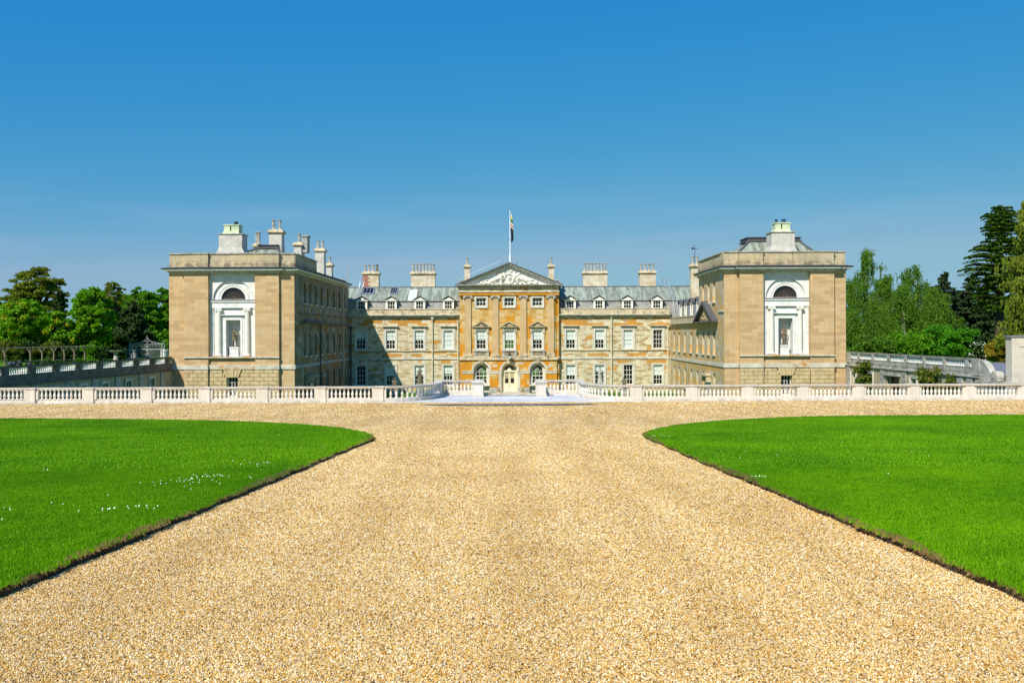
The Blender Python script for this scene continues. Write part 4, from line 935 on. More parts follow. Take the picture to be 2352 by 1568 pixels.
# carved arms: central shield, crown and two reclining supporters
m = MB(); y = DB-.12; rr = random.Random(3)
m.ball((0,y,11.18),(.34,.18,.46)); m.ball((0,y-.12,11.3),(.22,.16,.26)); m.ball((0,y,11.85),(.26,.16,.2)); m.ball((0,y,12.08),(.42,.16,.10))
for k in range(5): m.ball((-.32+k*.16,y,12.28-abs(k-2)*.02),(.07,.08,.12))
for k in range(26):
    a = k/26*2*math.pi; m.ball((.58*math.cos(a), y, 11.25+.62*math.sin(a)), (.13,.12,.13+.05*rr.random()), 8, 6)
for s in (-1,1):
    m.tube([(s*.55,y,11.0),(s*.75,y,11.5),(s*.62,y,11.95),(s*.9,y,12.05)], [.15,.13,.1,.05], 8)
    m.tube([(s*.8,y,10.8),(s*1.1,y,11.35),(s*1.55,y,11.25),(s*2.1,y,10.95),(s*2.55,y,10.85)], [.16,.27,.31,.24,.1], 10)
    m.ball((s*1.0,y-.1,11.62),(.22,.18,.2)); m.ball((s*.82,y-.16,11.55),(.14,.1,.1))
    m.tube([(s*1.2,y,11.1),(s*1.0,y-.08,10.75),(s*.85,y-.08,10.58)], [.12,.09,.08], 7); m.tube([(s*1.9,y,11.0),(s*1.7,y-.05,10.7),(s*1.45,y-.05,10.56)], [.15,.09,.08], 7)
    a0 = [(s*2.3,y,10.8),(s*2.55,y,10.62),(s*2.95,y,10.72),(s*3.05,y,11.0),(s*2.8,y,11.1),(s*2.72,y,10.92)]; m.tube(a0, [.14,.14,.14,.12,.09,.05], 8)
    m.tube([(s*2.95,y,10.7),(s*3.3,y,10.6),(s*3.55,y,10.75),(s*3.6,y,11.0)], [.13,.12,.1,.05], 8)
    for k in range(9): m.ball((s*(3.35+rr.uniform(-.25,.3)), y, 10.72+rr.uniform(-.14,.25)), (.11,.09,.08), 7, 5)
    for k in range(12): m.ball((s*(1.0+rr.uniform(-.35,.6)), y, 11.78+rr.uniform(-.3,.22)-abs(rr.gauss(0,.1))), (.12,.08,.10), 7, 5)
    for k in range(10): m.ball((s*(.4+rr.uniform(0,1.9)), y, 10.56+rr.uniform(-.05,.09)), (.16,.1,.09), 7, 5)
m.build('coat_of_arms', M['relief'], ped, absolute=True, smooth=True)
# roof handrail left of the pediment
m = MB(); pts = [(-4.75,10.55+.9)]; 
for s in (-1,1):
    top = [(s*EX*(1-f), B0+(AP-B0)*f) for f in (.12,.3,.5,.7,.86)]
    for x, z in top: m.tube([(x,DB+1.6,z-.1),(x,DB+1.6,z+.75)], .022, 5)
    for a, b in zip(top, top[1:]): m.tube([(a[0],DB+1.6,a[1]+.75),(b[0],DB+1.6,b[1]+.75)], .022, 5)
for x in (-.95,-.8,.8,.95,-.6,.6): m.tube([(x,DB+1.6,AP-.6),(x,DB+1.6,AP+.85)], .022, 5)
m.tube([(-.95,DB+1.6,AP+.85),(.95,DB+1.6,AP+.85)], .022, 5)
HB(m, 'roof_handrail', M['galv'])
# wall lantern over the door
ln = empty('wall_lantern', (0, yq, .9)); tag(ln, 'black glazed lantern on a bracket above the front door', 'lantern')
m = MB(); m.tube([(0,-.30,-.05),(0,-.6,0),(0,-.75,.1)], .035, 6); m.taper(-.08,.08,-.83,-.67,.12,-.16,.16,-.91,-.59,.16)
for a in (-1,1):
    for b in (-1,1): m.tube([(a*.13,-.75+b*.13,.16),(a*.23,-.75+b*.23,.62)], .014, 5)
m.taper(-.27,.27,-1.02,-.48,.62,-.08,.08,-.83,-.67,.84); m.ball((0,-.75,.9),.07); m.build('lantern_frame', M['black'], ln)
m = MB(); m.taper(-.12,.12,-.87,-.63,.17,-.21,.21,-.96,-.54,.61); m.build('lantern_glass', M['blind'], ln)

# flagpole with its limp flag
fp = empty('flagpole', (.12, DB+1.4, 13.1)); tag(fp, 'tall white flagpole rising from the tip of the central pediment', 'flagpole')
m = MB(); m.tube([(0,0,-.3),(0,0,1.3)], .12, 12); m.tube([(0,0,1.3),(0,0,6.75)], [.075,.05], 10); m.build('pole', M['pole'], fp)
m = MB(); m.ball((0,0,6.8),.09); m.build('finial', M['pole'], fp)
m = MB(); m.tube([(0,0,3.25),(0,0,3.32)], .09, 10); m.build('pole_band', M['brick'], fp)
def flagmat():
    m_, t, b = new_mat('striped_flag_cloth'); tc_ = t.nodes.new('ShaderNodeTexCoord'); s_ = t.nodes.new('ShaderNodeSeparateXYZ'); t.links.new(tc_.outputs['Object'], s_.inputs[0])
    zz = math_(t, 'DIVIDE', math_(t, 'MULTIPLY', s_.outputs['Z'], -1), 3.6); zz = math_(t, 'ADD', zz, math_(t, 'MULTIPLY', s_.outputs['X'], -.35))
    c = ramp(t, zz, [(0,(.75,.75,.7)),(.06,(.75,.55,.05)),(.16,(.02,.22,.04)),(.28,(.75,.74,.7)),(.34,(.65,.10,.05)),(.41,(.75,.7,.62)),(.46,(.008,.010,.035))], 'CONSTANT')
    v = N(t, 'ShaderNodeTexVoronoi', Scale=5.0); t.links.new(tc_.outputs['Object'], v.inputs['Vector']); k = math_(t, 'MULTIPLY', math_(t, 'LESS_THAN', v.outputs['Distance'], .22), math_(t, 'GREATER_THAN', zz, .5))
    c = mix(t, math_(t, 'MULTIPLY', k, .7), c, (.45,.40,.25)); t.links.new(c, b.inputs['Base Color']); b.inputs['Roughness'].default_value = .8; return m_
nu, nv = 9, 26; V = []; F = []
for j in range(nv+1):
    f = j/nv; z = -3.55*f; wdt = .08 + .28*min(1, f*2.2)*(1-.45*max(0,f-.4)); ox = .22*min(1, f*1.6)
    for i in range(nu):
        a = i/(nu-1); V.append((.06+ox*.55 + (a-.5)*wdt + .02*math.sin(f*9), .09*math.sin(a*13+f*5)*(.4+f), z - .12*math.sin(a*5)))
F = [(j*nu+i, j*nu+i+1, (j+1)*nu+i+1, (j+1)*nu+i) for j in range(nv) for i in range(nu-1)]
fo = bpy.data.objects.new('flag', arrays_mesh('flag', np.array(V), np.array(F), flagmat())); COL.objects.link(fo); fo.location = (.22, DB+1.4, 19.6)
tag(fo, 'limp flag hanging down beside the flagpole, pale and green above, dark navy below', 'flag')

# roof ladders
def ladder(pts, label, toph=1.1, lean=.2):
    o_ = Vector(pts[0]); l = empty('ladder', o_); tag(l, label, 'ladder', 'metal ladders on the central roof'); w = .24; P = [Vector(p)-o_ for p in pts]
    m = MB()
    for s in (-1,1): m.tube([p+Vector((s*w,0,0)) for p in P], .045, 5)
    m.build('side_rails', M['galv'], l); m = MB()
    for a, b in zip(P, P[1:]):
        n = int((b-a).length/.3)
        for k in range(n): q = a+(b-a)*((k+.5)/n); m.tube([q-Vector((w,0,0)), q+Vector((w,0,0))], .03, 5)
    m.build('rungs', M['galv'], l); m = MB(); t = P[-1]
    for s in (-1,1): c = t+Vector((s*w,0,0)); m.tube([c+Vector((0,-.4,-.3)), c+Vector((lean,0,toph)), c+Vector((lean*2,.6,.1))], .035, 5)
    m.build('hand_hoops', M['galv'], l)
ladder([(-19.75,D0+.75,7.2),(-19.7,D0+1.05,8.72),(-19.55,D0+4.4,10.6)], 'grey metal roof ladder beside the first dormer from the left wing')
ladder([(21.5,D0+.35,6.0),(21.3,D0+1.05,8.72),(20.85,D0+4.4,10.6)], 'grey metal roof ladder beside the dormer nearest the right wing', 1.1, -.15)

# ---- the two wings ------------------------------------------------
def wing(s):
    WXo = 32.45 if s < 0 else 32.1
    yA, yB = D1, D1+.32
    # honey ashlar: set-back plane B and projecting plane A with the centre bay cut back
    m = MB(); fx = lambda a, b: tuple(sorted((s*a, s*b)))
    m.T = lambda u, w, z: (u, yB+w, z); a, b = fx(WX, AC-AH); m.wall(a, b, -3.2, 10.2); a, b = fx(AC+AH, WXo); m.wall(a, b, -3.2, 10.2)
    m.T = lambda u, w, z: (u, yA+w, z)
    a, b = fx(AC-AH, AC-PC); m.wall(a, b, 1.36, 10.2); a, b = fx(AC+PC, AC+AH); m.wall(a, b, 1.36, 10.2)
    a, b = fx(AC-PC, AC+PC); m.wall(a, b, 1.36, 2.05, .25)
    m.T = None
    for e_ in (AC-AH, AC+AH): m.add([(s*e_,yA,-3.2),(s*e_,yB,-3.2),(s*e_,yB,10.2),(s*e_,yA,10.2)], [(0,1,2,3)])
    for e_ in (AC-PC, AC+PC): m.add([(s*e_,yA,1.36),(s*e_,yA+.8,1.36),(s*e_,yA+.8,10.2),(s*e_,yA,10.2)], [(0,1,2,3)])
    m.add([(s*WXo,yB,-3.2),(s*WXo,102.4,-3.2),(s*WXo,102.4,10.2),(s*WXo,yB,10.2)], [(0,1,2,3)])
    HB(m, 'pavilion_wall', M['honey'])
    # rusticated basement with the fanned lintel over the window
    m = MB(); hw = .52; zt, zb = .93, -1.9
    def course(x0, x1, y, z, odd, cut=None):
        bw_ = .86; k0 = -(.43 if odd else 0); x = x0 + k0
        while x < x1 - .05:
            p, q = max(x, x0), min(x+bw_, x1)
            if q-p > .1:
                if cut and q > cut[0] and p < cut[1]:
                    if cut[0]-p > .12: m.bev(p+.012, cut[0], y-.05, y+.12, z+.012, z+.363, .03)
                    if q-cut[1] > .12: m.bev(cut[1], q-.012, y-.05, y+.12, z+.012, z+.363, .03)
                else: m.bev(p+.012, q-.012, y-.05, y+.12, z+.012, z+.363, .03)
            x += bw_
    nrow = 11
    for r_ in range(nrow):
        z = zt-.375*(r_+1)
        for p, q in (fx(AC-AH, AC-PC), fx(AC+PC, AC+AH)): course(p, q, yA-.02, z, r_%2)
        p, q = fx(AC-PC, AC+PC); cw = hw + (.42 if r_ == 0 else .2 if r_ == 1 else .02)
        course(p, q, yA+.2, z, r_%2, (s*AC-cw, s*AC+cw) if z > -1.95 else None)
    for k in range(-2, 3):
        x = k*.24; m.prism([(s*AC+x-.11,.2),(s*AC+x*1.45-.155,.92),(s*AC+x*1.45+.155,.92),(s*AC+x+.11,.2)], yA+.12-(.05 if k == 0 else 0), yA+.3)
    HB(m, 'rusticated_base', M['rust'])
    m = MB(); m.T = lambda u, w, z: (u, yA+w, z)
    for p, q in (fx(AC-AH, AC-PC), fx(AC+PC, AC+AH)): m.wall(p, q, -3.2, .94, .06)
    p, q = fx(AC-PC, AC+PC); m.wall(p, q, -3.2, .94, .28, [(s*AC-hw, s*AC+hw, -1.7, .2)], depth=.45); HB(m, 'base_backing', M['rust'])
    window(s*AC, yA+.28, -1.7, w=.98, h=1.9, arch=0, cols=3, rows=4, sill=True, rec=.3)
    # bands
    m = MB()
    for p, q in (fx(AC-AH-.04, AC-PC), fx(AC+PC, AC+AH+.04)): m.box(p, q, yA-.14, yA+.05, 2.03, 2.14)
    HB(m, 'sill_course', M['cornice'])
    m = MB(); p, q = fx(AC-PC, AC+PC); m.box(p+.003, q-.003, yA-.05, yA+.3, 2.03, 2.16); HB(m, 'panel_sill', M['grime_string'])
    m = MB()
    for p, q in (fx(AC-AH-.04, AC-PC), fx(AC+PC, AC+AH+.04)): m.box(p, q, yA-.12, yA+.1, .95, 1.36)
    for p, q in (fx(WX-.1, AC-AH-.05), fx(AC+AH+.05, WXo+.1)): m.box(p, q, yB-.10, yB+.1, .95, 1.36)
    HB(m, 'string_course', M['string'])
    m = MB(); p, q = fx(AC-PC, AC+PC); m.box(p+.003, q-.003, yA+.08, yA+.3, .95, 1.36); HB(m, 'stained_band', M['grime_string'])
    # white recessed panel with lunette, columns and niche
    pn = MB(); yP = yA+.5; c = s*AC; pn.T = lambda u, w, z: (u, yP+w, z)
    r1, r2 = 1.95, 1.16
    pn.wall(c-PC, c+PC, 7.58, 10.2, 0, (), [(c, r1, 7.60, 7.60)], depth=.16)
    pn.wall(c-PC, c+PC, 7.58, 9.58, .16, (), [(c, r2, 7.60, 7.60)], depth=.22)
    pn.wall(c-PC, c+PC, 2.14, 7.58, .12, [(c-.68, c+.68, 2.14, 5.64)], depth=.85)
    pn.add([(c-.68,.97,2.14),(c+.68,.97,2.14),(c+.68,.97,5.64),(c-.68,.97,5.64)], [(0,1,2,3)])
    pn.T = None; panel = HB(pn, 'niche_panel', M['stucco'])
    B_ = lambda mm, nm, mt, sm=False: mm.build(nm, M[mt], panel, absolute=True, smooth=sm)
    q = MB(); q.ring(c, 7.6, 1.16, 1.46, yP+.10, yP+.2, n=28); q.ring(c, 7.6, 1.38, 1.48, yP+.06, yP+.2, n=28); q.ring(c, 7.6, r1-.05, r1+.02, yP-.025, yP+.1, n=28); B_(q, 'archivolt', 'stucco')
    q = MB(); q.box(c-PC+.003, c+PC-.003, yP-.20, yP+.3, 7.50, 7.585); B_(q, 'lead_capping', 'leadblue')
    q = MB(); q.box(c-PC+.003, c+PC-.003, yP-.16, yP+.3, 7.36, 7.5); q.box(c-PC+.003, c+PC-.003, yP-.06, yP+.3, 6.80, 7.36); q.box(c-PC+.004, c+PC-.004, yP-.085, yP+.3, 6.80, 6.92); B_(q, 'entablature', 'stucco')
    q = MB(); q.add([(c-1.2,yP+.37,7.58),(c+1.2,yP+.37,7.58),(c+1.2,yP+.37,8.8),(c-1.2,yP+.37,8.8)], [(0,1,2,3)]); lg = B_(q, 'lunette_window', 'glass')
    q = MB()
    for k in range(1, 14):
        a_ = math.pi*k/14; q.tube([(c+.12*math.cos(a_), yP+.3, 7.68+.12*math.sin(a_)), (c+1.15*math.cos(a_), yP+.3, 7.62+1.15*math.sin(a_))], .010, 4)
    for r_ in (.28,.62,.94): q.ring(c, 7.62, r_, r_+.012, yP+.29, yP+.31, n=22)
    q.box(c-1.12, c+1.12, yP+.28, yP+.33, 7.62, 7.70); q.build('fan_grille', M['brownband'], lg, absolute=True)
    for e_ in (-1, 1):
        q = MB(); x = c+e_*1.36; y_ = yP-.02
        q.lathe((x,y_,2.16), [(.30,0),(.30,.10),(.33,.12),(.33,.16),(.27,.2),(.27,.22),(.245,.26),(.245,1.6),(.235,2.6),(.21,4.28),(.23,4.30),(.23,4.36)], 20)
        col_ = B_(q, 'column', 'stucco_col')
        q = MB(); q.box(x-.29,x+.29,y_-.27,y_+.25,6.74,6.80); q.box(x-.22,x+.22,y_-.24,y_+.24,6.5,6.74)
        for g_ in (-1,1):
            n = 12; cx, cz = x+g_*.24, 6.62
            vs = [(cx+.12*math.cos(2*math.pi*k/n), y_-.27, cz+.12*math.sin(2*math.pi*k/n)) for k in range(n)] + [(cx+.12*math.cos(2*math.pi*k/n), y_+.24, cz+.12*math.sin(2*math.pi*k/n)) for k in range(n)]
            q.add(vs, [tuple(range(n)), tuple(range(2*n-1,n-1,-1))] + [(k,k+n,(k+1)%n+n,(k+1)%n) for k in range(n)]); q.ball((cx,y_-.275,cz),(.045,.03,.045))
        q.build('capital', M['stucco_col'], panel, absolute=True)
        q = MB(); q.box(x-.34,x+.34,y_-.34,y_+.3,2.14,2.24); q.build('column_base', M['grime_string'], panel, absolute=True)
        x = c+e_*(PC-.19); q = MB(); q.box(x-.17,x+.17,yP+.02,yP+.2,2.16,6.72); q.box(x-.19,x+.19,yP-.02,yP+.2,6.66,6.795); q.box(x-.18,x+.18,yP-.01,yP+.2,2.155,2.4); B_(q, 'side_pilaster', 'stucco')
    q = MB(); yN = yP+.12
    q.box(c-.86,c-.68,yN-.10,yN+.05,2.16,5.82); q.box(c+.68,c+.86,yN-.10,yN+.05,2.16,5.82); q.box(c-.68,c+.68,yN-.10,yN+.05,5.64,5.82)
    q.box(c-1.0,c-.86,yN-.05,yN+.05,2.16,5.98); q.box(c+.86,c+1.0,yN-.05,yN+.05,2.16,5.98); q.box(c-.86,c+.86,yN-.05,yN+.05,5.82,5.98)
    q.box(c-1.02,c+1.02,yN-.08,yN+.05,5.98,6.04); q.box(c-1.1,c+1.1,yN-.2,yN+.05,6.04,6.10); q.box(c-1.14,c+1.14,yN-.26,yN+.05,6.10,6.17); B_(q, 'niche_frame', 'stucco')
    # cornice all round the pavilion
    def strip(mm, o, z0, z1, back=.3):                   # follows plane B / A / B and the sides
        mm.box(*fx(AC-AH-o, AC+AH+o), yA-o, yA+back, z0, z1)
        mm.box(*fx(WX-o, AC-AH-o), yB-o, yB+back, z0, z1); mm.box(*fx(AC+AH+o, WXo+o), yB-o, yB+back, z0, z1)
        mm.box(*fx(WX-o, WX+back), yB+back, yend, z0, z1); mm.box(*fx(WXo-back, WXo+o), yB+back, 102.4, z0, z1)
    yend = 120.2 if s < 0 else 102.6
    q = MB(); strip(q, .03, 10.10, 10.20); strip(q, .12, 10.20, 10.27); strip(q, .16, 10.27, 10.33); HB(q, 'bed_moulding', M['cornice']); q = MB(); strip(q, .46, 10.34, 10.50)
    k = s*(WX); x = WX-.05
    while x < WXo: 
        y_ = yA if abs(x-AC) < AH else yB; q.box(*fx(x, x+.12), y_-.30, y_-.15, 10.27, 10.33); x += .26
    co = HB(q, 'cornice', M['stucco'])
    q = MB(); strip(q, .56, 10.50, 10.56); strip(q, .62, 10.56, 10.60, .4); strip(q, .2, 10.60, 10.68, .4); HB(q, 'cornice_lead', M['leadtop'])
    # parapet in planes, piers standing forward
    q = MB(); py = 100.6 if s < 0 else 102.5
    def para(x0, x1, y, yb=.45):
        q.box(*fx(x0, x1), y-.08, y+yb, 10.68, 11.0); q.box(*fx(x0+.01, x1-.01), y, y+yb, 11.0, 11.92)
    def cap(x0, x1, y, yb=.5): qc.box(*fx(x0-.05, x1+.05), y-.09, y+yb, 11.92, 12.03)
    qc = MB()
    segs = [(WX+.02, AC-AH-.02, yB+.1), (AC-AH, AC-PC, yA+.02), (AC-PC, AC+.6, yA+.28), (AC+.6, AC+AH, yA+.06), (AC+AH+.02, WXo-.02, yB+.1)] if s > 0 else [(WX+.02, AC-AH-.02, yB+.1), (AC-AH, AC-.6, yA+.06), (AC-.6, AC+PC, yA+.28), (AC+PC, AC+AH, yA+.02), (AC+AH+.02, WXo-.02, yB+.1)]
    for a_, b_, y_ in segs: para(a_, b_, y_); cap(a_, b_, y_)
    q.box(*fx(WX, WX+.45), yB+.5, py, 10.68, 11.92); q.box(*fx(WX-.07, WX), yB+.1, yB+1.4, 10.68, 11.92)
    q.box(*fx(WX-.06, WX), py-1.2, py, 10.68, 11.92); q.box(*fx(WX-.05, WX), yB+1.4, py-1.2, 10.68, 11.0); qc.box(*fx(WX-.12, WX+.5), yB+.55, py+.05, 11.92, 12.03)
    q.box(*fx(WXo-.45, WXo), yB+.5, 102, 10.68, 11.92); qc.box(*fx(WXo-.5, WXo+.1), yB+.55, 102, 11.92, 12.03)
    HB(q, 'parapet', M['cornice2']); HB(qc, 'parapet_coping', M['greystone'])
    # inner (courtyard) wall
    FS = frame_side(s); m = MB(); m.T = FS
    wy = [94.9, 97.5, 100.2, 103.4, 106.9, 110.7, 114.4, 117.8]; hh = []
    for k, y_ in enumerate(wy):
        if s < 0 or k < 3: hh.append((y_-.56, y_+.56, 7.38, 9.36))
        hh += [(y_-.56, y_+.56, 2.1, 4.33)]
        if not (k == 1): hh.append((y_-.56, y_+.56, -2.1, .16))
    if s < 0: m.wall(yB, D0, -3.2, 10.2, 0, hh, depth=.32)
    else: m.wall(yB, 102.4, -3.2, 10.2, 0, [h_ for h_ in hh if h_[1] < 102.4], depth=.32); m.wall(102.4, D0, -3.2, 5.3, 0, [h_ for h_ in hh if h_[0] > 102.4], depth=.32)
    m.T = None; m.add([(s*WX,102.4,5.3),(s*(WX+11),102.4,5.3),(s*(WX+11),102.4,10.2),(s*WX,102.4,10.2)], [(0,1,2,3)])
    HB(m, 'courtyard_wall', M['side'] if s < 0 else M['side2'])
    rot = R(90) if s < 0 else R(-90)
    for a_, b_, c_, d_ in hh: window(s*WX, (a_+b_)/2, c_, rot, w=b_-a_, h=d_-c_, arch=0, cols=3, rows=4, sill=True, rec=.26)
    m = MB(); m.T = FS
    def sb(y0, y1, pr, z0, z1): m.box(y0, y1, -pr, .02, z0, z1)
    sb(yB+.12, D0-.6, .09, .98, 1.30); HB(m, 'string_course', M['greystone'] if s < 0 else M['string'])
    m = MB(); m.T = FS
    sb(yB+2.6, D0-.6, .10, 5.30, 5.36); sb(yB+2.6, D0-.6, .34, 5.36, 5.46)
    if s < 0: sb(yB+.1, D0-.6, .12, 6.28, 6.38)
    else: sb(yB+.1, yB+2.4, .12, 6.28, 6.38)
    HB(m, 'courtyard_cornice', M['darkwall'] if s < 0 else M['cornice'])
    # door with console hood in the court
    m = MB(); m.T = FS; y_ = 97.5; m.box(y_-.75, y_+.75, -.12, .02, -3.2, -.35); dr = HB(m, 'side_door', M['greystone'])
    m = MB(); m.T = FS; m.box(y_-.5, y_+.5, -.14, -.11, -3.1, -.6); m.build('door_leaf', M['blind' if s < 0 else 'frame'], dr, absolute=True)
    m = MB(); m.T = FS; m.box(y_-1.1, y_+1.1, -.75, .02, -.12, .02); m.box(y_-1.0, y_+1.0, -.6, .02, .02, .12)
    for e_ in (-1,1): m.box(y_+e_*.9-.1, y_+e_*.9+.1, -.5, .02, -.75, -.12)
    m.build('door_hood', M['weather'], dr, absolute=True)
    # roof behind the parapet, hipped
    m = MB(); xa, xb = fx(WX+1.2, WXo-1.2)
    if s < 0: ya_, yb_, zt_ = 94, 101, 13.0; xi = (-25.6,-23.8); 
    else: ya_, yb_, zt_ = 92.5, 101.5, 13.45; xi = (24.2, 29.2)
    m.add([(xa,ya_,11.3),(xb,ya_,11.3),(xb,yb_,11.3),(xa,yb_,11.3),(xi[0],ya_+3,zt_),(xi[1],ya_+3,zt_),(xi[1],yb_-3,zt_),(xi[0],yb_-3,zt_)], [(0,1,5,4),(1,2,6,5),(2,3,7,6),(3,0,4,7),(4,5,6,7)]); HB(m, 'roof', M['slate'])
    m = MB(); m.box(xi[0]-.3, xi[1]+.3, ya_+2.8, yb_-3, zt_, zt_+.12); m.box(xi[0]-.15, xi[1]+.15, ya_+2.9, yb_-3.1, zt_+.12, zt_+.36); m.box(xi[0]-.25, xi[1]+.25, ya_+2.8, yb_-3, zt_+.36, zt_+.44)
    for a_, b_ in (((xa,ya_),(xi[0],ya_+3)), ((xb,ya_),(xi[1],ya_+3))): m.tube([(a_[0],a_[1],11.34),(b_[0],b_[1],zt_+.05)], .12, 6)
    HB(m, 'roof_lead', M['leadtop'])
    # great flared chimney over the front
    xc = -27.25 if s < 0 else 26.8; m = MB(); y_ = 92.6
    m.box(xc-1.13, xc+1.13, y_, y_+1.9, 12.3, 14.05); m.taper(xc-1.5,xc+1.5,y_-.15,y_+2.2,11.2, xc-1.4,xc+1.4,y_-.1,y_+2.1,12.2); m.taper(xc-1.4,xc+1.4,y_-.1,y_+2.1,12.2, xc-1.13,xc+1.13,y_,y_+1.9,12.75)
    ch_ = HB(m, 'chimney', M['chimgrey'])
    m = MB(); m.box(xc-1.22,xc+1.22,y_-.09,y_+2,14.05,14.13); m.build('chimney_cap', M['greystone'], ch_, absolute=True)
    m = MB(); m.taper(xc-.85,xc+.85,y_+.1,y_+1.6,14.13, xc-.72,xc+.72,y_+.2,y_+1.5,14.4)
    for x0, x1 in ((xc-.70,xc-.12),(xc+.02,xc+.76)): m.box(x0,x1,y_+.25,y_+1.4,14.4,14.95); m.box(x0-.06,x1+.06,y_+.19,y_+1.46,14.95,15.05)
    m.build('chimney_top', M['verdigris'], ch_, absolute=True)
    m = MB()
    if s < 0: m.lathe((xc+.35,y_+.8,15.05), [(.2,0),(.22,.1),(.17,.13),(.23,.2),(.17,.26),(.12,.34),(.02,.36)], 12)
    else:
        for x, q_ in ((xc-.45,.14),(xc+.28,.25)):
            m.lathe((x,y_+.8,15.05), [(q_*.7,0),(q_*.7,.12)], 10)
            for a_ in range(5): m.tube([(x+q_*.7*math.cos(a_*1.26),y_+.8+q_*.7*math.sin(a_*1.26),15.15),(x+q_*.8*math.cos(a_*1.26),y_+.8+q_*.8*math.sin(a_*1.26),15.32)], .02, 4)
            m.lathe((x,y_+.8,15.32), [(q_,0),(q_*1.1,.03),(q_*.6,.1),(.03,.12)], 12)
    m.build('chimney_cowl', M['black'], ch_, absolute=True)
M['cornice2'] = ashlar('parapet_stone', [(0,(.48,.38,.23)),(.5,(.58,.49,.32)),(1,(.64,.50,.28))], 1.9, 1.3, .006, (.35,.3,.2), stain=.35, stain_col=(.33,.29,.21), bstr=.1, grime=[(10.6,11.03,(.15,.13,.09),.75),(11.03,11.3,(.22,.19,.13),.4)])
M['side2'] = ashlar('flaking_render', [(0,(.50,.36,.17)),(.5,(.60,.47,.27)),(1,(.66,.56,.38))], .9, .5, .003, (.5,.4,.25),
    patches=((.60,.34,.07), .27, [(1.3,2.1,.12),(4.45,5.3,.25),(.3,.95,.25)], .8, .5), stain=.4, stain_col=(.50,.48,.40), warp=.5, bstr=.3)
wing(-1); wing(1)
# left wing: clustered stacks along the court side
c_ = chimney(-24.6,-23.3, 97, 1.2, 11, 14.9, 15.95, 2, 'chimgrey'); chimney(-26.55,-26.1, 98.5, 1.5, 11, 13.6, 14.9, 2, 'chimgrey'); chimney(-26.0,-24.4, 103, 1.0, 10, 12.9, 13.75, 3, 'chimgrey')
chimney(-23.4,-22.6, 103, 1.7, 10.4, 14.15, 15.2, 1, 'chimgrey'); q = MB(); q.box(-22.55,-22.0,103.2,104.5,13.2,14.9); q.box(-22.65,-21.9,103.1,104.6,14.9,15.05); HB(q, 'chimney', M['pot'])
chimney(-22.95,-21.9, 112, 1.1, 10, 14.3, 15.3, 2, 'chimgrey'); chimney(-22.4,-21.75, 116, 1.0, 10, 12.85, 13.7, 1, 'chimgrey')
m = MB(); m.box(-21.2,-20.6,100.7,120.2,10.68,10.95); HB(m, 'parapet', M['darkwall'])
m = MB(); m.add([(-20.9,101,10.7),(-20.9,121,10.7),(-25,121,12.4),(-25,101,12.4),(-32,121,10.7),(-32,101,10.7)], [(0,1,2,3),(3,2,4,5)]); HB(m, 'roof', M['slate'])
m = MB(); m.T = frame_side(-1); 
for y_, z1_, mt in ((102.0,5.3,0),):
    m.tube([(y_,-.14,-3.2),(y_,-.14,5.25)], .07, 6)
m.tube([(94.5,-.2,5.62),(101.5,-.2,5.60)], .12, 6)
HB(m, 'downpipe', M['darkpipe'])
m = MB(); m.T = frame_side(-1); m.tube([(116.2,-.16,-3.2),(116.2,-.16,11.3)], .075, 6); HB(m, 'downpipe', M['pipe'])
m = MB(); m.tube([(-20.2,118.5,10.6),(-20.2,118.5,13.0)], .06, 5); m.tube([(-20.5,119.4,10.6),(-20.5,119.4,12.2)], .04, 5); HB(m, 'roof_handrail', M['galv'])
# right wing: two-storey range with pediment, low parapet and dormers
m = MB(); FS = frame_side(1); m.T = FS; m.box(102.6, D0-.55, -.02, .4, 5.46, 6.12); m.box(102.6, D0-.55, -.08, .45, 6.12, 6.22); HB(m, 'parapet', M['cornice2'])
m = MB(); m.add([(21.2,102.5,5.7),(21.2,121,5.7),(22.6,121,8.4),(22.6,102.5,8.4)], [(0,1,2,3)]); HB(m, 'lower_roof', M['slate2'])
m = MB(); m.add([(22.5,102.5,8.4),(22.5,124,8.4),(26.5,124,10.4),(26.5,102.5,10.4)], [(0,1,2,3)]); HB(m, 'roof', M['slate'])
for y_ in (106.9, 110.7, 114.4, 117.6):
    m = MB(); m.box(21.25,21.4,y_-.7,y_-.5,6.2,7.8); m.box(21.25,21.4,y_+.5,y_+.7,6.2,7.8); m.box(21.25,21.4,y_-.5,y_+.5,7.65,7.8); m.box(21.2,21.4,y_-.5,y_+.5,6.2,6.5); dm = HB(m, 'dormer', M['whitewood'])
    m = MB(); m.add([(21.38,y_-.5,6.4),(21.38,y_+.5,6.4),(21.38,y_+.5,7.7),(21.38,y_-.5,7.7)], [(0,1,2,3)]); m.build('glass', M['glass'], dm, absolute=True)
    m = MB(); m.add([(21.35,y_-.7,6.2),(22.6,y_-.7,6.2),(22.6,y_-.7,7.8),(21.35,y_-.7,7.8)], [(0,1,2,3)]); m.build('cheek', M['leadblue'], dm, absolute=True)
    m = MB()
    for e_ in (-1,1): m.add([(21.05,y_+e_*.9,7.8),(21.05,y_,8.35),(23.2,y_,8.35),(23.2,y_+e_*.9,7.8),(21.05,y_+e_*.9,7.74),(21.05,y_,8.29)], [(0,1,2,3),(0,4,5,1)])
    m.build('dormer_roof', M['leadtop'], dm, absolute=True)
    m = MB(); m.add([(21.22,y_-.75,7.78),(21.22,y_+.75,7.78),(21.22,y_,8.25)], [(0,1,2)]); m.build('gable', M['whitewood'], dm, absolute=True)
pc, ph = 97.9, 5.0; m = MB(); m.T = lambda u, w, z: (20.5+w, u, z)
m.prism([(pc-ph+.4,5.46),(pc+ph-.4,5.46),(pc,7.3)], -.2, .05); pd = HB(m, 'side_pediment', M['cornice2'])
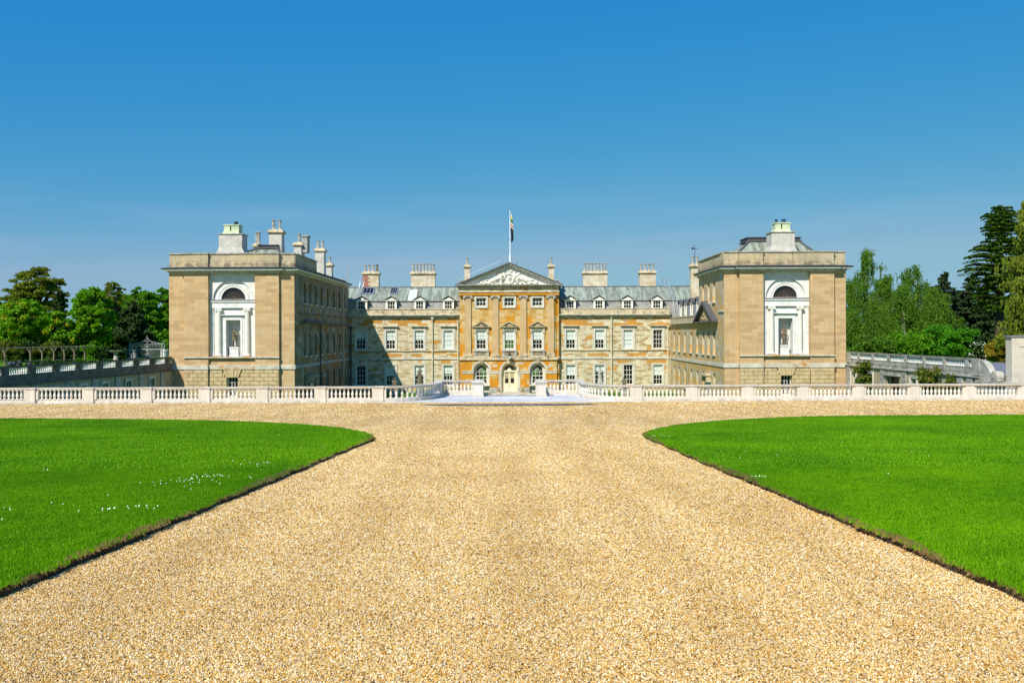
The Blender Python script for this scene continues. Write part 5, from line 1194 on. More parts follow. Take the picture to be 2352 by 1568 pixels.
m = MB(); m.T = lambda u, w, z: (20.5+w, u, z); m.prism([(pc-ph,5.46),(pc,7.55),(pc+ph,5.46),(pc+ph-.7,5.46),(pc,7.2),(pc-ph+.7,5.46)], -.62, .05); m.box(pc-ph,pc+ph,-.64,.05,5.34,5.47); m.build('raking_cornice', M['leadtop'], pd, absolute=True)
m = MB(); rr = random.Random(8)
for k in range(70):
    f = rr.random(); u = rr.uniform(-1,1); z = 5.6+f*1.35; hwid = (ph-1.1)*(1-(z-5.5)/1.75)
    m.ball((20.28, pc+u*max(.1,hwid), z), (.08, rr.uniform(.1,.3), rr.uniform(.08,.2)), 7, 5)
m.build('carved_relief', M['relief2'], pd, absolute=True, smooth=True)
m = MB(); m.box(23.2,25.5,106,119,8.4,9.9); HB(m, 'roof', M['slate']) if False else None
# ------------------------------------------------------------------ terrace balustrade
BP = [(.085,0),(.085,.05),(.05,.07),(.045,.10),(.062,.14),(.083,.20),(.085,.25),(.070,.32),(.042,.42),(.036,.47),(.055,.485),(.055,.50),(.042,.515),(.042,.53),(.075,.545),(.075,.59)]
bm_ = MB(); bm_.lathe((0,0,0), BP, 14); bm_.box(-.088,.088,-.088,.088,-.005,.045); bm_.box(-.078,.078,-.078,.078,.55,.60)
BALME = bm_.mesh('baluster', M['balu_s'], False)
for p_ in BALME.polygons: p_.use_smooth = len(p_.vertices) == 4 and abs(p_.normal.z) < .9
Z0, ZB, ZT, ZC = .02, .27, .87, 1.0
def span(m, a, b, half, z0, z1, ext=0.0):                # box along a-b in plan
    a, b = Vector((*a, 0)), Vector((*b, 0)); d = (b-a).normalized(); n = Vector((-d.y, d.x, 0))*half; a = a - d*ext; b = b + d*ext
    c = [a-n, b-n, b+n, a+n]; m.add([(q.x,q.y,z0) for q in c] + [(q.x,q.y,z1) for q in c], [(0,3,2,1),(4,5,6,7),(0,1,5,4),(1,2,6,5),(2,3,7,6),(3,0,4,7)])
def rail_run(path, root, name='rail'):
    pl = MB(); rl = MB()
    for a, b in zip(path, path[1:]):
        span(pl, a, b, .17, Z0, .24, .012); span(pl, a, b, .15, .238, ZB, .01)
        span(rl, a, b, .12, ZT, ZT+.035, .008); span(rl, a, b, .17, ZT+.035, ZC-.03, .010); span(rl, a, b, .19, ZC-.03, ZC, .012)
    pl.build('plinth', M['balu'], root, absolute=True); rl.build('rail', M['balu'], root, absolute=True)
def block(m, c, d, hl, hw, z0, z1, e=0.0):
    a = (c[0]-d[0]*hl, c[1]-d[1]*hl); b = (c[0]+d[0]*hl, c[1]+d[1]*hl); span(m, a, b, hw, z0, z1, e)
left_px_c = [-8.14-3.585*k for k in range(10)]; right_px_c = [8.0+3.50*k for k in range(10)]
for s, cs in ((-1, left_px_c), (1, right_px_c)):
    root = empty('balustrade', (cs[4], BD(cs[4]), 0)); tag(root, 'new pale stone balustrade %s of the steps, straight along the gravel then curving in' % ('left' if s < 0 else 'right'), 'balustrade', 'terrace balustrades')
    cp = curve_pts(s, 0, 12); path = [(cs[-1]+s*1.8, BD(cs[-1]))] + [(cs[0], BD(cs[0]))] + cp[1:] + [(s*4.85, 64.3), (s*4.85, 66.4)]
    rail_run(path, root)
    tw = MB()
    for p_, q_ in zip(path, path[1:]): span(tw, p_, q_, .14, -3.3, .015, .01)
    span(tw, (s*4.85, 66.4), (s*2.12, 66.4), .14, -3.3, .015)
    tw = tw.build('terrace_wall', M['string']); tw['kind'] = 'structure'
    rail_run([(s*4.85, 66.4), (s*2.12, 66.4)], root); rail_run([(s*2.12, 66.4), (s*2.12, 64.5)], root)
    d = Vector((1, .018)).normalized(); nb = 0
    def pier(c, d, hl=.27, hw=.21, wings=True):
        m = MB(); block(m, c, d, hl+.02, hw+.03, Z0-.01, .26); block(m, c, d, hl, hw, .26, ZT+.01); block(m, c, d, hl+.01, hw+.02, ZT+.01, ZT+.05); block(m, c, d, hl+.04, hw+.05, ZT+.05, ZC-.02); block(m, c, d, hl+.05, hw+.06, ZC-.02, ZC+.008)
        if wings:
            block(m, (c[0]-d[0]*(hl+.085), c[1]-d[1]*(hl+.085)), d, .085, .135, ZB-.01, ZT+.01); block(m, (c[0]+d[0]*(hl+.085), c[1]+d[1]*(hl+.085)), d, .085, .135, ZB-.01, ZT+.01)
        m.build('pier', M['balu'], root, absolute=True)
    bpos = []
    for k, x in enumerate(cs):
        pier((x, BD(x)), d)
        if k < len(cs)-1:
            xn = cs[k+1]; a = x + s*(.27+.17); b = xn - s*(.27+.17); n = 10; stp = (b-a)/(n+.5)
            for j in range(n): xx = a + stp*(j+.75); bpos.append((xx, BD(xx), math.atan(.018)))
    # curved bay
    fine = curve_pts(s, 0, 200); acc = [0]
    for a, b in zip(fine, fine[1:]): acc.append(acc[-1]+math.dist(a, b))
    tot = acc[-1]; n = 15; st0 = .55
    for j in range(n):
        q = st0 + (tot-st0-.25)*j/(n-1); i = next(i for i in range(len(acc)) if acc[i] >= q or i == len(acc)-1); bpos.append((fine[i][0], fine[i][1], 0))
    ex = fine[-1]
    pier((s*4.85, 64.15), Vector((0,1)), .25, .2, False); pier((s*4.85, 66.35), Vector((0,1)), .3, .24, False)
    m = MB(); block(m, (s*4.85,65.2), Vector((0,1)), .9, .13, ZB-.01, ZT+.01); m.build('solid_panel', M['balu'], root, absolute=True)
    n = 8; a, b = s*4.6, s*2.48
    for j in range(n): bpos.append((a+(b-a)*(j+.6)/(n+.1), 66.4, 0))
    # end pier
    m = MB(); c = s*2.12; m.box(c-.37,c+.37,63.83,64.57,Z0,.22); m.box(c-.33,c+.33,63.87,64.53,.22,ZT-.04); m.box(c-.36,c+.36,63.84,64.56,ZT-.04,ZT+.02); m.taper(c-.36,c+.36,63.84,64.56,ZT+.02,c-.42,c+.42,63.76,64.62,ZT+.10); m.box(c-.44,c+.44,63.74,64.64,ZT+.10,ZC+.03)
    m.box(c-.25,c+.25,64.5,66.4,ZB,ZT+.03); m.box(c-.3,c+.3,66.1,66.7,Z0,ZC+.02)
    m.build('end_pier', M['balu'], root, absolute=True)
    vis = [p for p in bpos]; vis.sort(key=lambda p: abs(p[0]))
    for p in vis[:100]: inst('baluster', BALME, root, Vector((p[0], p[1], ZB)) - world_loc(root), p[2])
    rest = vis[100:]
    if rest:
        m = MB(); 
        for p in rest: m.lathe((p[0],p[1],ZB), BP, 10); m.box(p[0]-.088,p[0]+.088,p[1]-.088,p[1]+.088,ZB-.005,ZB+.045)
        o = m.build('baluster_row', M['balu_s'], root, absolute=True); o['kind'] = 'stuff'

# ------------------------------------------------------------------ low garden wings with their own balustrades
ob = MB(); ob.lathe((0,0,0), [(.075,0),(.075,.04),(.04,.06),(.075,.17),(.07,.22),(.035,.34),(.05,.37),(.06,.40),(.06,.44)], 8); OLDBAL = ob.mesh('baluster', M['oldbalu'])
def garden_wing(s):
    X = s*32.1; sink = 33.4*0
    root = empty('garden_wing', (X, 75, -3.2)); y0, y1 = (60.2, 90.2) if s < 0 else (64.6, 90.2)
    tag(root, 'low dark single-storey garden wing with old balustrade running forward from the left pavilion' if s < 0 else 'low grey single-storey garden wing with climbers and a scroll end by the right pavilion', 'garden wing')
    HW = lambda m, nm, mt, **k: m.build(nm, M[mt], root, absolute=True, **k)
    XX = lambda u: X + (s*(90-u)*.066 if s < 0 else 0)
    T = lambda u, w, z: (XX(u) + s*w, u, z)
    zt = 2.17 if s < 0 else 2.45; dz = zt-2.17
    ups = [63.8+3.22*k for k in range(9)] if s < 0 else [66.6+3.45*k for k in range(7)]
    m = MB(); m.T = T; m.box(y0, y1, .02, .36, zt-.14, zt); m.box(y0, y1, .0, .38, zt-.05, zt); HW(m, 'coping', 'darkwall' if s < 0 else 'greystone')
    m = MB(); m.T = T; m.box(y0, y1, .04, .34, 1.18+dz, 1.56+dz); m.box(y0, y1, .02, .36, 1.50+dz, 1.57+dz)
    for u in ups: m.box(u-.25, u+.25, .03, .36, 1.15+dz, zt-.1)
    if s < 0: m.box(y0, 62.1, -.04, .42, 1.0, zt+.03)
    else: m.box(y0, y0+1.1, -.06, .44, 1.0+dz, zt-.06); m.box(y1-1.0,y1,0,.38,1.1+dz,zt-.1)
    HW(m, 'parapet', 'darkwall' if s < 0 else 'greystone')
    edges = [62.1 if s < 0 else y0+1.1] + ups + [y1-.3]; nb = 0
    for a, b in zip(edges, edges[1:]):
        a_, b_ = a+.27, b-.27; n = max(2, int((b_-a_)/.28)) 
        for j in range(n):
            if nb < 100: inst('baluster', OLDBAL, root, Vector((XX(a_)+s*.19, a_+(b_-a_)*(j+.5)/n, 1.57+dz)) - world_loc(root)); nb += 1
    m = MB(); m.T = T; m.box(y0, y1, -.16, .3, .86+dz, .93+dz); m.box(y0, y1, -.08, .3, .80+dz, .86+dz); HW(m, 'cornice', 'darkwall' if s < 0 else 'greystone')
    m = MB(); m.T = T; m.box(y0, y1, .06, .3, .93+dz, 1.2+dz); HW(m, 'frieze', 'brownband' if s < 0 else 'greystone')
    wins = [69.5, 73.6, 77.1, 81.2, 85.7] if s < 0 else [69.0, 75.2, 84.2, 88.3]
    holes = [(u-.5, u+.5, -1.9, .32+dz) for u in wins]
    if s > 0: holes.append((78.0, 80.6, -3.1, .30+dz))
    m = MB(); m.T = T; m.wall(y0, y1, -3.2, .81+dz, .0, holes, depth=.35); HW(m, 'wall', 'render')
    for u in wins: window(XX(u), u, -1.9, R(90) if s < 0 else R(-90), w=1.0, h=2.22+dz, arch=.2, cols=2, rows=4, sill=False, rec=.2, parent=root)
    m = MB(); m.T = T
    pl = [66.9, 71.5, 75.4, 79.2, 83.5, 87.9] if s < 0 else [66.0, 67.4, 72.5, 77.0, 81.4, 86.2, 89.6]
    for u in pl:
        for k in range(10): m.box(u-.42, u+.42, -.09, .02, .79+dz-.42*(k+1)+.015, .79+dz-.42*k-.015)
    HW(m, 'quoined_pilaster', 'greystone')
    if s > 0:
        m = MB(); m.T = T; m.box(77.7, 80.9, -.2, .02, .34+dz, .62+dz); m.box(77.9,80.7,-.12,.02,.30+dz,.34+dz); HW(m, 'door_lintel', 'greystone')
        m = MB(); m.T = T; m.add([(78.0,.36,-3.1),(80.6,.36,-3.1),(80.6,.36,.6),(78,.36,.6)], [(0,1,2,3)]); HW(m, 'doorway', 'black')
        # scroll console closing the balustrade
        prof = []
        for k in range(15):
            f = k/14; prof.append((64.5-1.55*f, zt-.1 - (zt-1.25)*(1-math.cos(f*math.pi/2))*.86 - .04))
        yb = prof[-1][0]
        poly = [(64.6, 1.0), (64.6, zt-.08)] + prof + [(yb-.55, 1.22), (yb-.72, 1.05), (yb-.55, .98)]
        m = MB(); m.T = lambda u, w, z: (X + w, u, z); m.prism(poly, -.02, .42)
        cy, cz = yb-.28, 1.32; n = 20
        m.prism([(cy+.42*math.cos(2*math.pi*k/n), cz+.36*math.sin(2*math.pi*k/n)) for k in range(n)], -.06, .44)
        for r_, w_ in ((.34,-.10),(.14,-.14)): m.prism([(cy+r_*math.cos(2*math.pi*k/n), cz+r_*.9*math.sin(2*math.pi*k/n)) for k in range(n)], w_, .0)
        HW(m, 'scroll', 'greystone')
        m = MB(); m.T = T; m.box(61.0, 64.8, -.25, .9, .80, .98); m.box(61.0, 64.8, -.1, .7, -3.2, .8); HW(m, 'low_wall', 'greystone')
        m = MB(); m.box(33.2, 40, 66, 82, 1.2, 1.35); m.add([(33.0,64,.9),(46,64,.9),(46,75,1.75),(33.0,75,1.75)], [(0,1,2,3)]); m.box(33,46,74.9,75.2,1.75,1.85); HW(m, 'flat_roof', 'leadblue')
    else:
        m = MB(); m.T = T; m.box(y0, y1, .36, 3.0, .8, .92); HW(m, 'flat_roof', 'greystone')
garden_wing(-1); garden_wing(1)
# tall stone end block at the right edge
eb = empty('gate_pier', (34.8, 61.6, 0)); tag(eb, 'tall pale stone wall pier with sunk panel at the right edge of the photo', 'wall pier')
m = MB(); m.box(-2.15,3,0,.7,-.6,3.92); m.build('pier_body', M['pierstone'], eb)
m = MB(); m.box(-2.26,3.1,-.12,.8,3.92,4.03); m.build('pier_coping', M['leadblue'], eb)
m = MB(); m.box(-2.15,-1.65,-.05,0,-.6,3.9); m.box(-1.65,3,-.05,0,3.3,3.9); m.box(-1.65,3,-.05,0,-.6,.45); m.build('pier_moulding', M['pierstone'], eb)

# ------------------------------------------------------------------ statues
def skin_mesh(joints, edges, rad, sub=2):
    me = bpy.data.meshes.new('tmp'); me.from_pydata(joints, edges, []); o = bpy.data.objects.new('tmp', me); COL.objects.link(o)
    md = o.modifiers.new('s', 'SKIN'); me.skin_vertices[0].data[0].use_root = True
    for i, r in enumerate(rad): me.skin_vertices[0].data[i].radius = (r, r) if not isinstance(r, tuple) else r
    ss = o.modifiers.new('ss', 'SUBSURF'); ss.levels = sub; ss.render_levels = sub
    dg = bpy.context.evaluated_depsgraph_get(); dg.update(); ev = o.evaluated_get(dg); out = bpy.data.meshes.new_from_object(ev)
    bpy.data.objects.remove(o); return out
def human(variant, mat):
    # 1.8 m figure, z up, facing -y; contrapposto
    J = [(0,0,.95),(0,.01,1.12),(0,.0,1.32),(0,.01,1.48),(0,-.01,1.58),(0,-.02,1.70),                 # pelvis..head
         (.09,0,.90),(.12,-.03,.52),(.13,.02,.12),(.14,-.10,.05),(-.09,0,.90),(-.11,-.10,.53),(-.15,.03,.13),(-.17,-.10,.05),
         (.19,.0,1.42),(-.19,.0,1.42)]
    E = [(0,1),(1,2),(2,3),(3,4),(4,5),(0,6),(6,7),(7,8),(8,9),(0,10),(10,11),(11,12),(12,13),(3,14),(3,15)]
    Rr = [.15,.12,.15,.09,.055,.10,.09,.065,.045,.035,.09,.065,.045,.035,.065,.065]
    arms = {'folded': [[(.27,-.02,1.18),(.12,-.20,1.14),(-.02,-.22,1.17)], [(-.27,-.02,1.18),(-.12,-.18,1.06),(.04,-.22,1.06)]],
            'hip': [[(.33,.0,1.20),(.22,-.10,1.0),(.17,-.10,.95)], [(-.28,-.02,1.18),(-.26,-.16,.98),(-.24,-.2,.90)]],
            'raised': [[(.30,-.05,1.30),(.20,-.15,1.52),(.12,-.15,1.66)], [(-.27,-.0,1.18),(-.20,-.18,1.02),(-.10,-.22,1.0)]]}[variant]
    for k, arm in enumerate(arms):
        last = 14+k
        for i, p in enumerate(arm): J.append(p); E.append((last, len(J)-1)); last = len(J)-1; Rr.append([.05,.038,.032][i])
    me = skin_mesh(J, E, Rr); 
    return me, J
def drapery(seed, z0=.10, z1=1.05, r0=.27, r1=.19, lean=0):
    V = []; F = []; n = 30; rows = 12
    for j in range(rows+1):
        f = j/rows; z = z0+(z1-z0)*f; r = r0+(r1-r0)*f**.7
        for k in range(n):
            a = 2*math.pi*k/n; q = r*(1+.13*math.sin(a*7+seed+f*2)+.07*math.sin(a*12+seed*2)); V.append((q*math.cos(a)*1.05+lean*(1-f)*.1, q*math.sin(a)*.8, z))
    F = [(j*n+k, j*n+(k+1)%n, (j+1)*n+(k+1)%n, (j+1)*n+k) for j in range(rows) for k in range(n)]
    return V, F
def statue(name, loc, label, variant='folded', scale=1.0, mat='statue', dress='cloak', ped=(1.0,.93,'stucco'), rot=0, group=None, seed=1):
    root = empty(name, loc, rot); tag(root, label, 'statue', group)
    pw, ph, pm = ped; m = MB(); h = pw/2
    m.box(-h,h,-h*.8,h*.8,0,.10); m.box(-h+.06,h-.06,-h*.8+.05,h*.8-.05,.10,ph-.12); m.box(-h-.0,h+.0,-h*.8,h*.8,ph-.12,ph-.04); m.box(-h+.08,h-.08,-h*.8+.06,h*.8-.06,ph-.04,ph)
    m.build('pedestal', M[pm], root)
    me, J = human(variant, mat); me.materials.clear(); me.materials.append(M[mat]); me.shade_smooth(); o = inst('figure', me, root, (0,0,ph+.05)); o.scale = (scale,)*3
    m = MB(); m.ball((0,-.02,1.71),(.085,.10,.125),14,10); m.ball((0,.03,1.76),(.098,.10,.10),12,8); m.ball((0,-.115,1.69),(.018,.03,.03),8,6); m.ball((0,-.095,1.645),(.03,.02,.012),8,5)
    for s in (-1,1): m.ball((s*.035,-.098,1.715),(.016,.012,.010),8,5); m.ball((s*.088,-.01,1.70),(.015,.025,.035),8,5)
    q = m.build('head', M[mat], root, smooth=True); q.location = (0,0,ph+.05); q.scale = (scale,)*3
    V, F = drapery(seed, *{'cloak':(.10,.95,.20,.23), 'robe':(.04,1.3,.30,.17), 'tunic':(.52,1.15,.24,.19)}[dress])
    me2 = arrays_mesh('drapery', np.array(V), np.array(F), M[mat]); me2.shade_smooth(); q = inst('drapery', me2, root, (0, .08 if dress == 'cloak' else 0, ph+.05)); q.scale = (scale*(1 if dress != 'cloak' else .95), scale*(.55 if dress == 'cloak' else 1), scale)
    if dress == 'cloak':
        q.location.x += .05*scale
        m = MB(); m.tube([(.28,.06,1.42),(.31,.02,1.1),(.28,.0,.7),(.24,.02,.2)], [.05,.09,.11,.06], 8); m.tube([(.22,-.05,1.44),(.0,-.17,1.3),(-.2,-.12,1.1)], [.05,.06,.05], 8); q = m.build('cloak_fold', M[mat], root, smooth=True); q.location = (0,0,ph+.05); q.scale = (scale,)*3
    m = MB(); m.box(-.36*scale,.36*scale,-.28*scale,.28*scale,ph-.005,ph+.085); m.build('statue_base', M['soil' if False else mat], root)
    return root
yn = D1+.5+.12
statue('niche_statue', (-AC, yn+.42, 2.145), 'dark stone statue with folded arms on white pedestal in the left wing niche', 'folded', 1.0, 'statue', 'tunic', (.95,.93,'stucco'), seed=2)
statue('niche_statue', (AC, yn+.42, 2.145), 'brown stone statue with hand on hip on white pedestal in the right wing niche', 'hip', 1.0, 'statue2', 'tunic', (.95,.93,'stucco'), seed=5)
statue('garden_statue', (GX(964,112), 112, -3.2), 'tall dark standing statue before the second ground floor window left of the centre', 'raised', 1.0, 'statue', 'robe', (.8,1.62,'greystone'), seed=3)
statue('garden_statue', (GX(1378,112), 112, -3.2), 'tall grey robed statue before the second ground floor window right of the centre', 'folded', 1.0, 'greystone', 'robe', (.8,1.62,'greystone'), seed=7)
def seated(loc, label, mat):
    root = empty('seated_statue', loc); tag(root, label, 'statue', 'seated garden statues'); ph = 1.05
    m = MB(); m.box(-.5,.5,-.45,.45,0,.12); m.box(-.42,.42,-.38,.38,.12,ph-.1); m.box(-.48,.48,-.44,.44,ph-.1,ph); m.build('pedestal', M['greystone'], root)
    J = [(0,0,.35),(0,0,.6),(0,-.02,.85),(0,0,.98),(0,-.03,1.10),(.12,-.05,.33),(.17,-.35,.42),(.16,-.33,.05),(-.12,-.05,.33),(-.17,-.32,.5),(-.17,-.36,.08),(.19,0,.86),(-.19,0,.86),(.26,-.06,.62),(.16,-.28,.52),(-.26,-.08,.64),(-.14,-.28,.62)]
    E = [(0,1),(1,2),(2,3),(3,4),(0,5),(5,6),(6,7),(0,8),(8,9),(9,10),(2,11),(2,12),(11,13),(13,14),(12,15),(15,16)]
    me = skin_mesh(J, E, [.18,.14,.15,.07,.06,.11,.09,.06,.11,.09,.06,.07,.07,.055,.04,.055,.04]); me.materials.clear(); me.materials.append(M[mat]); me.shade_smooth()
    inst('figure', me, root, (0,0,ph+.1)); m = MB(); m.ball((0,-.03,1.22+ph),(.09,.105,.13),14,10); m.ball((0,.02,1.27+ph),(.10,.10,.10)); m.ball((0,-.13,1.2+ph),(.02,.03,.03),8,6); m.build('head', M[mat], root, smooth=True)
    m = MB(); m.ball((.02,.05,ph+.2),(.36,.34,.24),14,8); m.build('rock_seat', M[mat], root, smooth=True)
seated((GX(905.6,110), 110, -3.2), 'seated dark statue before the first lit ground floor window beside the left wing shadow', 'statue')
seated((GX(1432.5,110), 110, -3.2), 'seated dark statue before the third ground floor window right of the centre', 'statue')
def dog(x, label):
    root = empty('dog_statue', (x, 118.9, -3.2)); tag(root, label, 'dog statue', 'stone dogs guarding the front door')
    m = MB(); m.box(-.2,.2,-.35,.3,0,.13); m.build('pedestal', M['string'], root)
    J = [(0,.16,.30),(0,.04,.46),(0,-.08,.62),(0,-.12,.78),(0,-.24,.84),(.07,-.12,.52),(.08,-.18,.3),(.08,-.19,.15),(.08,-.24,.14),(-.07,-.12,.52),(-.08,-.18,.3),(-.08,-.19,.15),(-.08,-.24,.14),(.12,.14,.26),(.13,-.02,.27),(.13,.04,.15),(-.12,.14,.26),(-.13,-.02,.27),(-.13,.04,.15),(0,.27,.2),(.08,.34,.15)]
    E = [(0,1),(1,2),(2,3),(3,4),(2,5),(5,6),(6,7),(7,8),(2,9),(9,10),(10,11),(11,12),(0,13),(13,14),(14,15),(0,16),(16,17),(17,18),(0,19),(19,20)]
    me = skin_mesh(J, E, [.15,.13,.12,.085,.045,.055,.04,.032,.03,.055,.04,.032,.03,.085,.06,.035,.085,.06,.035,.04,.02]); me.materials.clear(); me.materials.append(M['dog']); me.shade_smooth(); inst('dog_body', me, root, (0,0,0))
    m = MB(); m.ball((0,-.14,.85),(.10,.11,.10),12,8); m.ball((0,-.26,.82),(.05,.07,.045),10,6)
    for s in (-1,1): m.ball((s*.085,-.12,.83),(.03,.05,.08),8,6)
    m.build('dog_head', M['frame'], root, smooth=True)
dog(GX(1144.8, 118.9), 'sitting stone dog statue left of the front door'); dog(GX(1199.9, 118.9), 'sitting stone dog statue right of the front door')

# ------------------------------------------------------------------ rustic pergola on the left garden
pg = empty('pergola', (GX(98,108), 108, .9)); tag(pg, 'rustic pole pergola with forked posts above the left garden wing', 'pergola')
rr = random.Random(4)
def pp(px, d): return GX(px, d) - GX(98,108)
m = MB(); top = [(pp(px, 100+ (px/197)*13) , 100+(px/197)*13-108, 1.98+rr.uniform(-.03,.03)) for px in range(-60, 200, 12)]; m.tube(top, [.065]*len(top), 7)
back = [(x, y+2.6, z+.02) for x, y, z in top]; m.tube(back, .05, 7); m.build('top_beams', M['wood'], pg)
m = MB(); low = [(x, y, .48+rr.uniform(-.04,.04)) for x, y, z in top[6:]]; m.tube(low, .06, 6); m.build('lower_rail', M['wood'], pg)
for px in (-35, 10, 69, 96, 123, 147, 170, 194):
    d = 100+(px/197)*13; x, y = pp(px, d), d-108; m = MB(); z = 2.0
    m.tube([(x,y,-.1),(x+.04,y,1.0),(x-.02,y,z)], [.10,.09,.08], 7)
    if px != 194:
        for s in (-1,1): m.tube([(x,y,1.4),(x+s*.20,y,1.65),(x+s*.36,y,1.95)], [.045,.042,.04], 6)
    m.build('post', M['wood'], pg)
# ------------------------------------------------------------------ iron gates and railings
gt = empty('iron_gate', (GX(334,130), 130, .9)); tag(gt, 'ornate wrought iron gate with scrolled arch left of the left wing', 'gate')
def gx(px): return GX(px,130)-GX(334,130)
m = MB()
for px in (301, 378-3):
    m.box(gx(px)-.20, gx(px)-.16, -.1, .1, 0, 2.15); m.box(gx(px)+.16, gx(px)+.20, -.1, .1, 0, 2.15); m.box(gx(px)-.2, gx(px)+.2, -.1, .1, 2.1, 2.16); m.tube([(gx(px),0,2.15),(gx(px),0,2.6)], .03, 5); m.ball((gx(px),0,2.45),(.07,.07,.1))
    for k in range(8): m.tube([(gx(px)-.16,0,.1+k*.25),(gx(px)+.16,0,.35+k*.25)], .014, 4)
m.build('gate_posts', M['iron'], gt); m = MB()
for z in (.1, 1.35, 1.45, 2.05): m.box(gx(301), gx(375), -.04, .04, z-.03, z+.03)
x = gx(303)
while x < gx(374): m.tube([(x,0,.1),(x,0,1.4)], .015, 4); x += .15
m.build('gate_bars', M['iron'], gt); m = MB(); c = gx(338)
def spiral(cx, cz, r, s, turns=1.4, w=.017):
    pts_ = [(cx+s*r*(1-k/22*.8)*math.cos(k/22*turns*2*math.pi), 0, cz+r*(1-k/22*.8)*math.sin(k/22*turns*2*math.pi)) for k in range(23)]; m.tube(pts_, w, 4)
for s in (-1,1):
    for k in range(5): spiral(c+s*(.3+k*.42), 1.74, .19, s*(1 if k%2 else -1))
    for k in range(4): spiral(c+s*(.25+k*.42), 2.28-.05*k+ (.18 if k == 0 else 0), .2-.02*k, s)
    m.tube([(c+s*.1,0,3.0),(c+s*.2,0,2.7),(c+s*.6,0,2.45),(c+s*1.2,0,2.3),(c+s*2.0,0,2.1)], .03, 5)
m.tube([(c,0,2.1),(c,0,3.3)], .035, 5); m.ball((c,0,2.85),.06); m.ball((c,0,1.74),(.13,.04,.13)); m.build('scrollwork', M['iron'], gt)
for a, b, lb in ((277,301,'left'),(378,393,'right')):
    m = MB(); x0, x1 = gx(a), gx(b); X0 = GX(334,130)
    for z in (.12, 1.25): m.box(x0, x1, -.03, .03, z-.025, z+.025)
    x = x0
    while x < x1: m.tube([(x,0,.05),(x,0,1.48)], .015, 4); x += .15
    m.v = [(p[0]+X0, p[1]+130, p[2]+.9) for p in m.v]; o = m.build('iron_railing', M['iron']); tag(o, 'plain iron railing on the %s side of the ornate gate' % lb, 'railing')
def urn(px, d, h, label, zt=.9):
    m = MB(); m.box(-.3,.3,-.3,.3,0,h*.45); m.box(-.36,.36,-.36,.36,h*.45,h*.5); m.lathe((0,0,h*.5), [(.2,0),(.1,.08),(.12,.14),(.28,.3),(.33,.5),(.38,.56),(.3,.58)], 12)
    m.v = [(p[0]+GX(px,d), p[1]+d, p[2]+zt) for p in m.v]; o = m.build('stone_urn', M['greystone']); tag(o, label, 'urn', 'stone urns behind the iron gate')
urn(308,134,1.5,'pale stone urn on plinth behind the left end of the iron gate'); urn(340,134,1.45,'pale stone urn on plinth behind the middle of the iron gate')
m = MB(); m.taper(-.35,.35,-.35,.35,0,-.3,.3,-.3,.3,1.1); m.taper(-.38,.38,-.38,.38,1.1,-.1,.1,-.1,.1,1.35); m.v = [(p[0]+GX(376,133), p[1]+133, p[2]+.9) for p in m.v]; tag(m.build('stone_post', M['oldbalu']), 'pale pointed stone post behind the railing beside the left wing', 'post')
m = MB(); m.lathe((0,0,0), [(.5,0),(.35,.1),(.2,.9),(.25,1.2),(.75,1.35),(.8,1.42),(.7,1.42)], 14); m.v = [(p[0]+GX(266,118), p[1]+118, p[2]+.9) for p in m.v]; tag(m.build('bird_bath', M['greystone']), 'round pale stone bird bath among shrubs left of the iron gate', 'bird bath')
# ------------------------------------------------------------------ trees and shrubs
def leaves_mesh(P, size, mat, seed, up=0.0, elong=1.7, droop=None):
    r = np.random.default_rng(seed); n = len(P); a = r.normal(size=(n,3)); a[:,2] *= (1-up); 
    nrm = r.normal(size=(n,3)); nrm[:,2] = np.abs(nrm[:,2])+up*2; nrm /= np.linalg.norm(nrm, axis=1)[:,None]
    u = np.cross(nrm, r.normal(size=(n,3))); 
    if droop is not None: u = u*.35/np.maximum(np.linalg.norm(u,axis=1)[:,None],1e-6) + np.array(droop)
    u /= np.maximum(np.linalg.norm(u, axis=1)[:,None], 1e-6); v = np.cross(nrm, u); v /= np.maximum(np.linalg.norm(v, axis=1)[:,None], 1e-6)
    s = (size*r.uniform(.6,1.35,n))[:,None]
    V = np.stack([P-u*s*elong*.5, P+v*s*.5-u*s*.05, P+u*s*elong*.5, P-v*s*.5-u*s*.05], 1).reshape(-1,3)
    return arrays_mesh('foliage', V, np.arange(n*4).reshape(n,4), M[mat])
def finish(name, loc, label, cat, P, size, mat, seed, wood, barkm='bark', group=None, up=0.0, elong=1.7, droop=None, extra=()):
    root = empty(name, loc); tag(root, label, cat, group)
    inst('crown' if wood else 'foliage', leaves_mesh(P, size, mat, seed, up, elong, droop), root, (0,0,0))
    if wood: wood.build('trunk', M[barkm], root)
    for nm, PP, sz, mt in extra: inst(nm, leaves_mesh(PP, sz, mt, seed+5), root, (0,0,0))
    return root
def shell(r, c, rc, n, flat=.75):
    d = r.normal(size=(n,3)); d /= np.linalg.norm(d,axis=1)[:,None]; k = rc*r.uniform(.12,1.12,n)**.5
    d[:,2] = np.where(d[:,2] < -.35, -d[:,2]*.5, d[:,2]); return c + d*k[:,None]*np.array([1,1,flat]) + r.normal(0,.13*rc,(n,3))
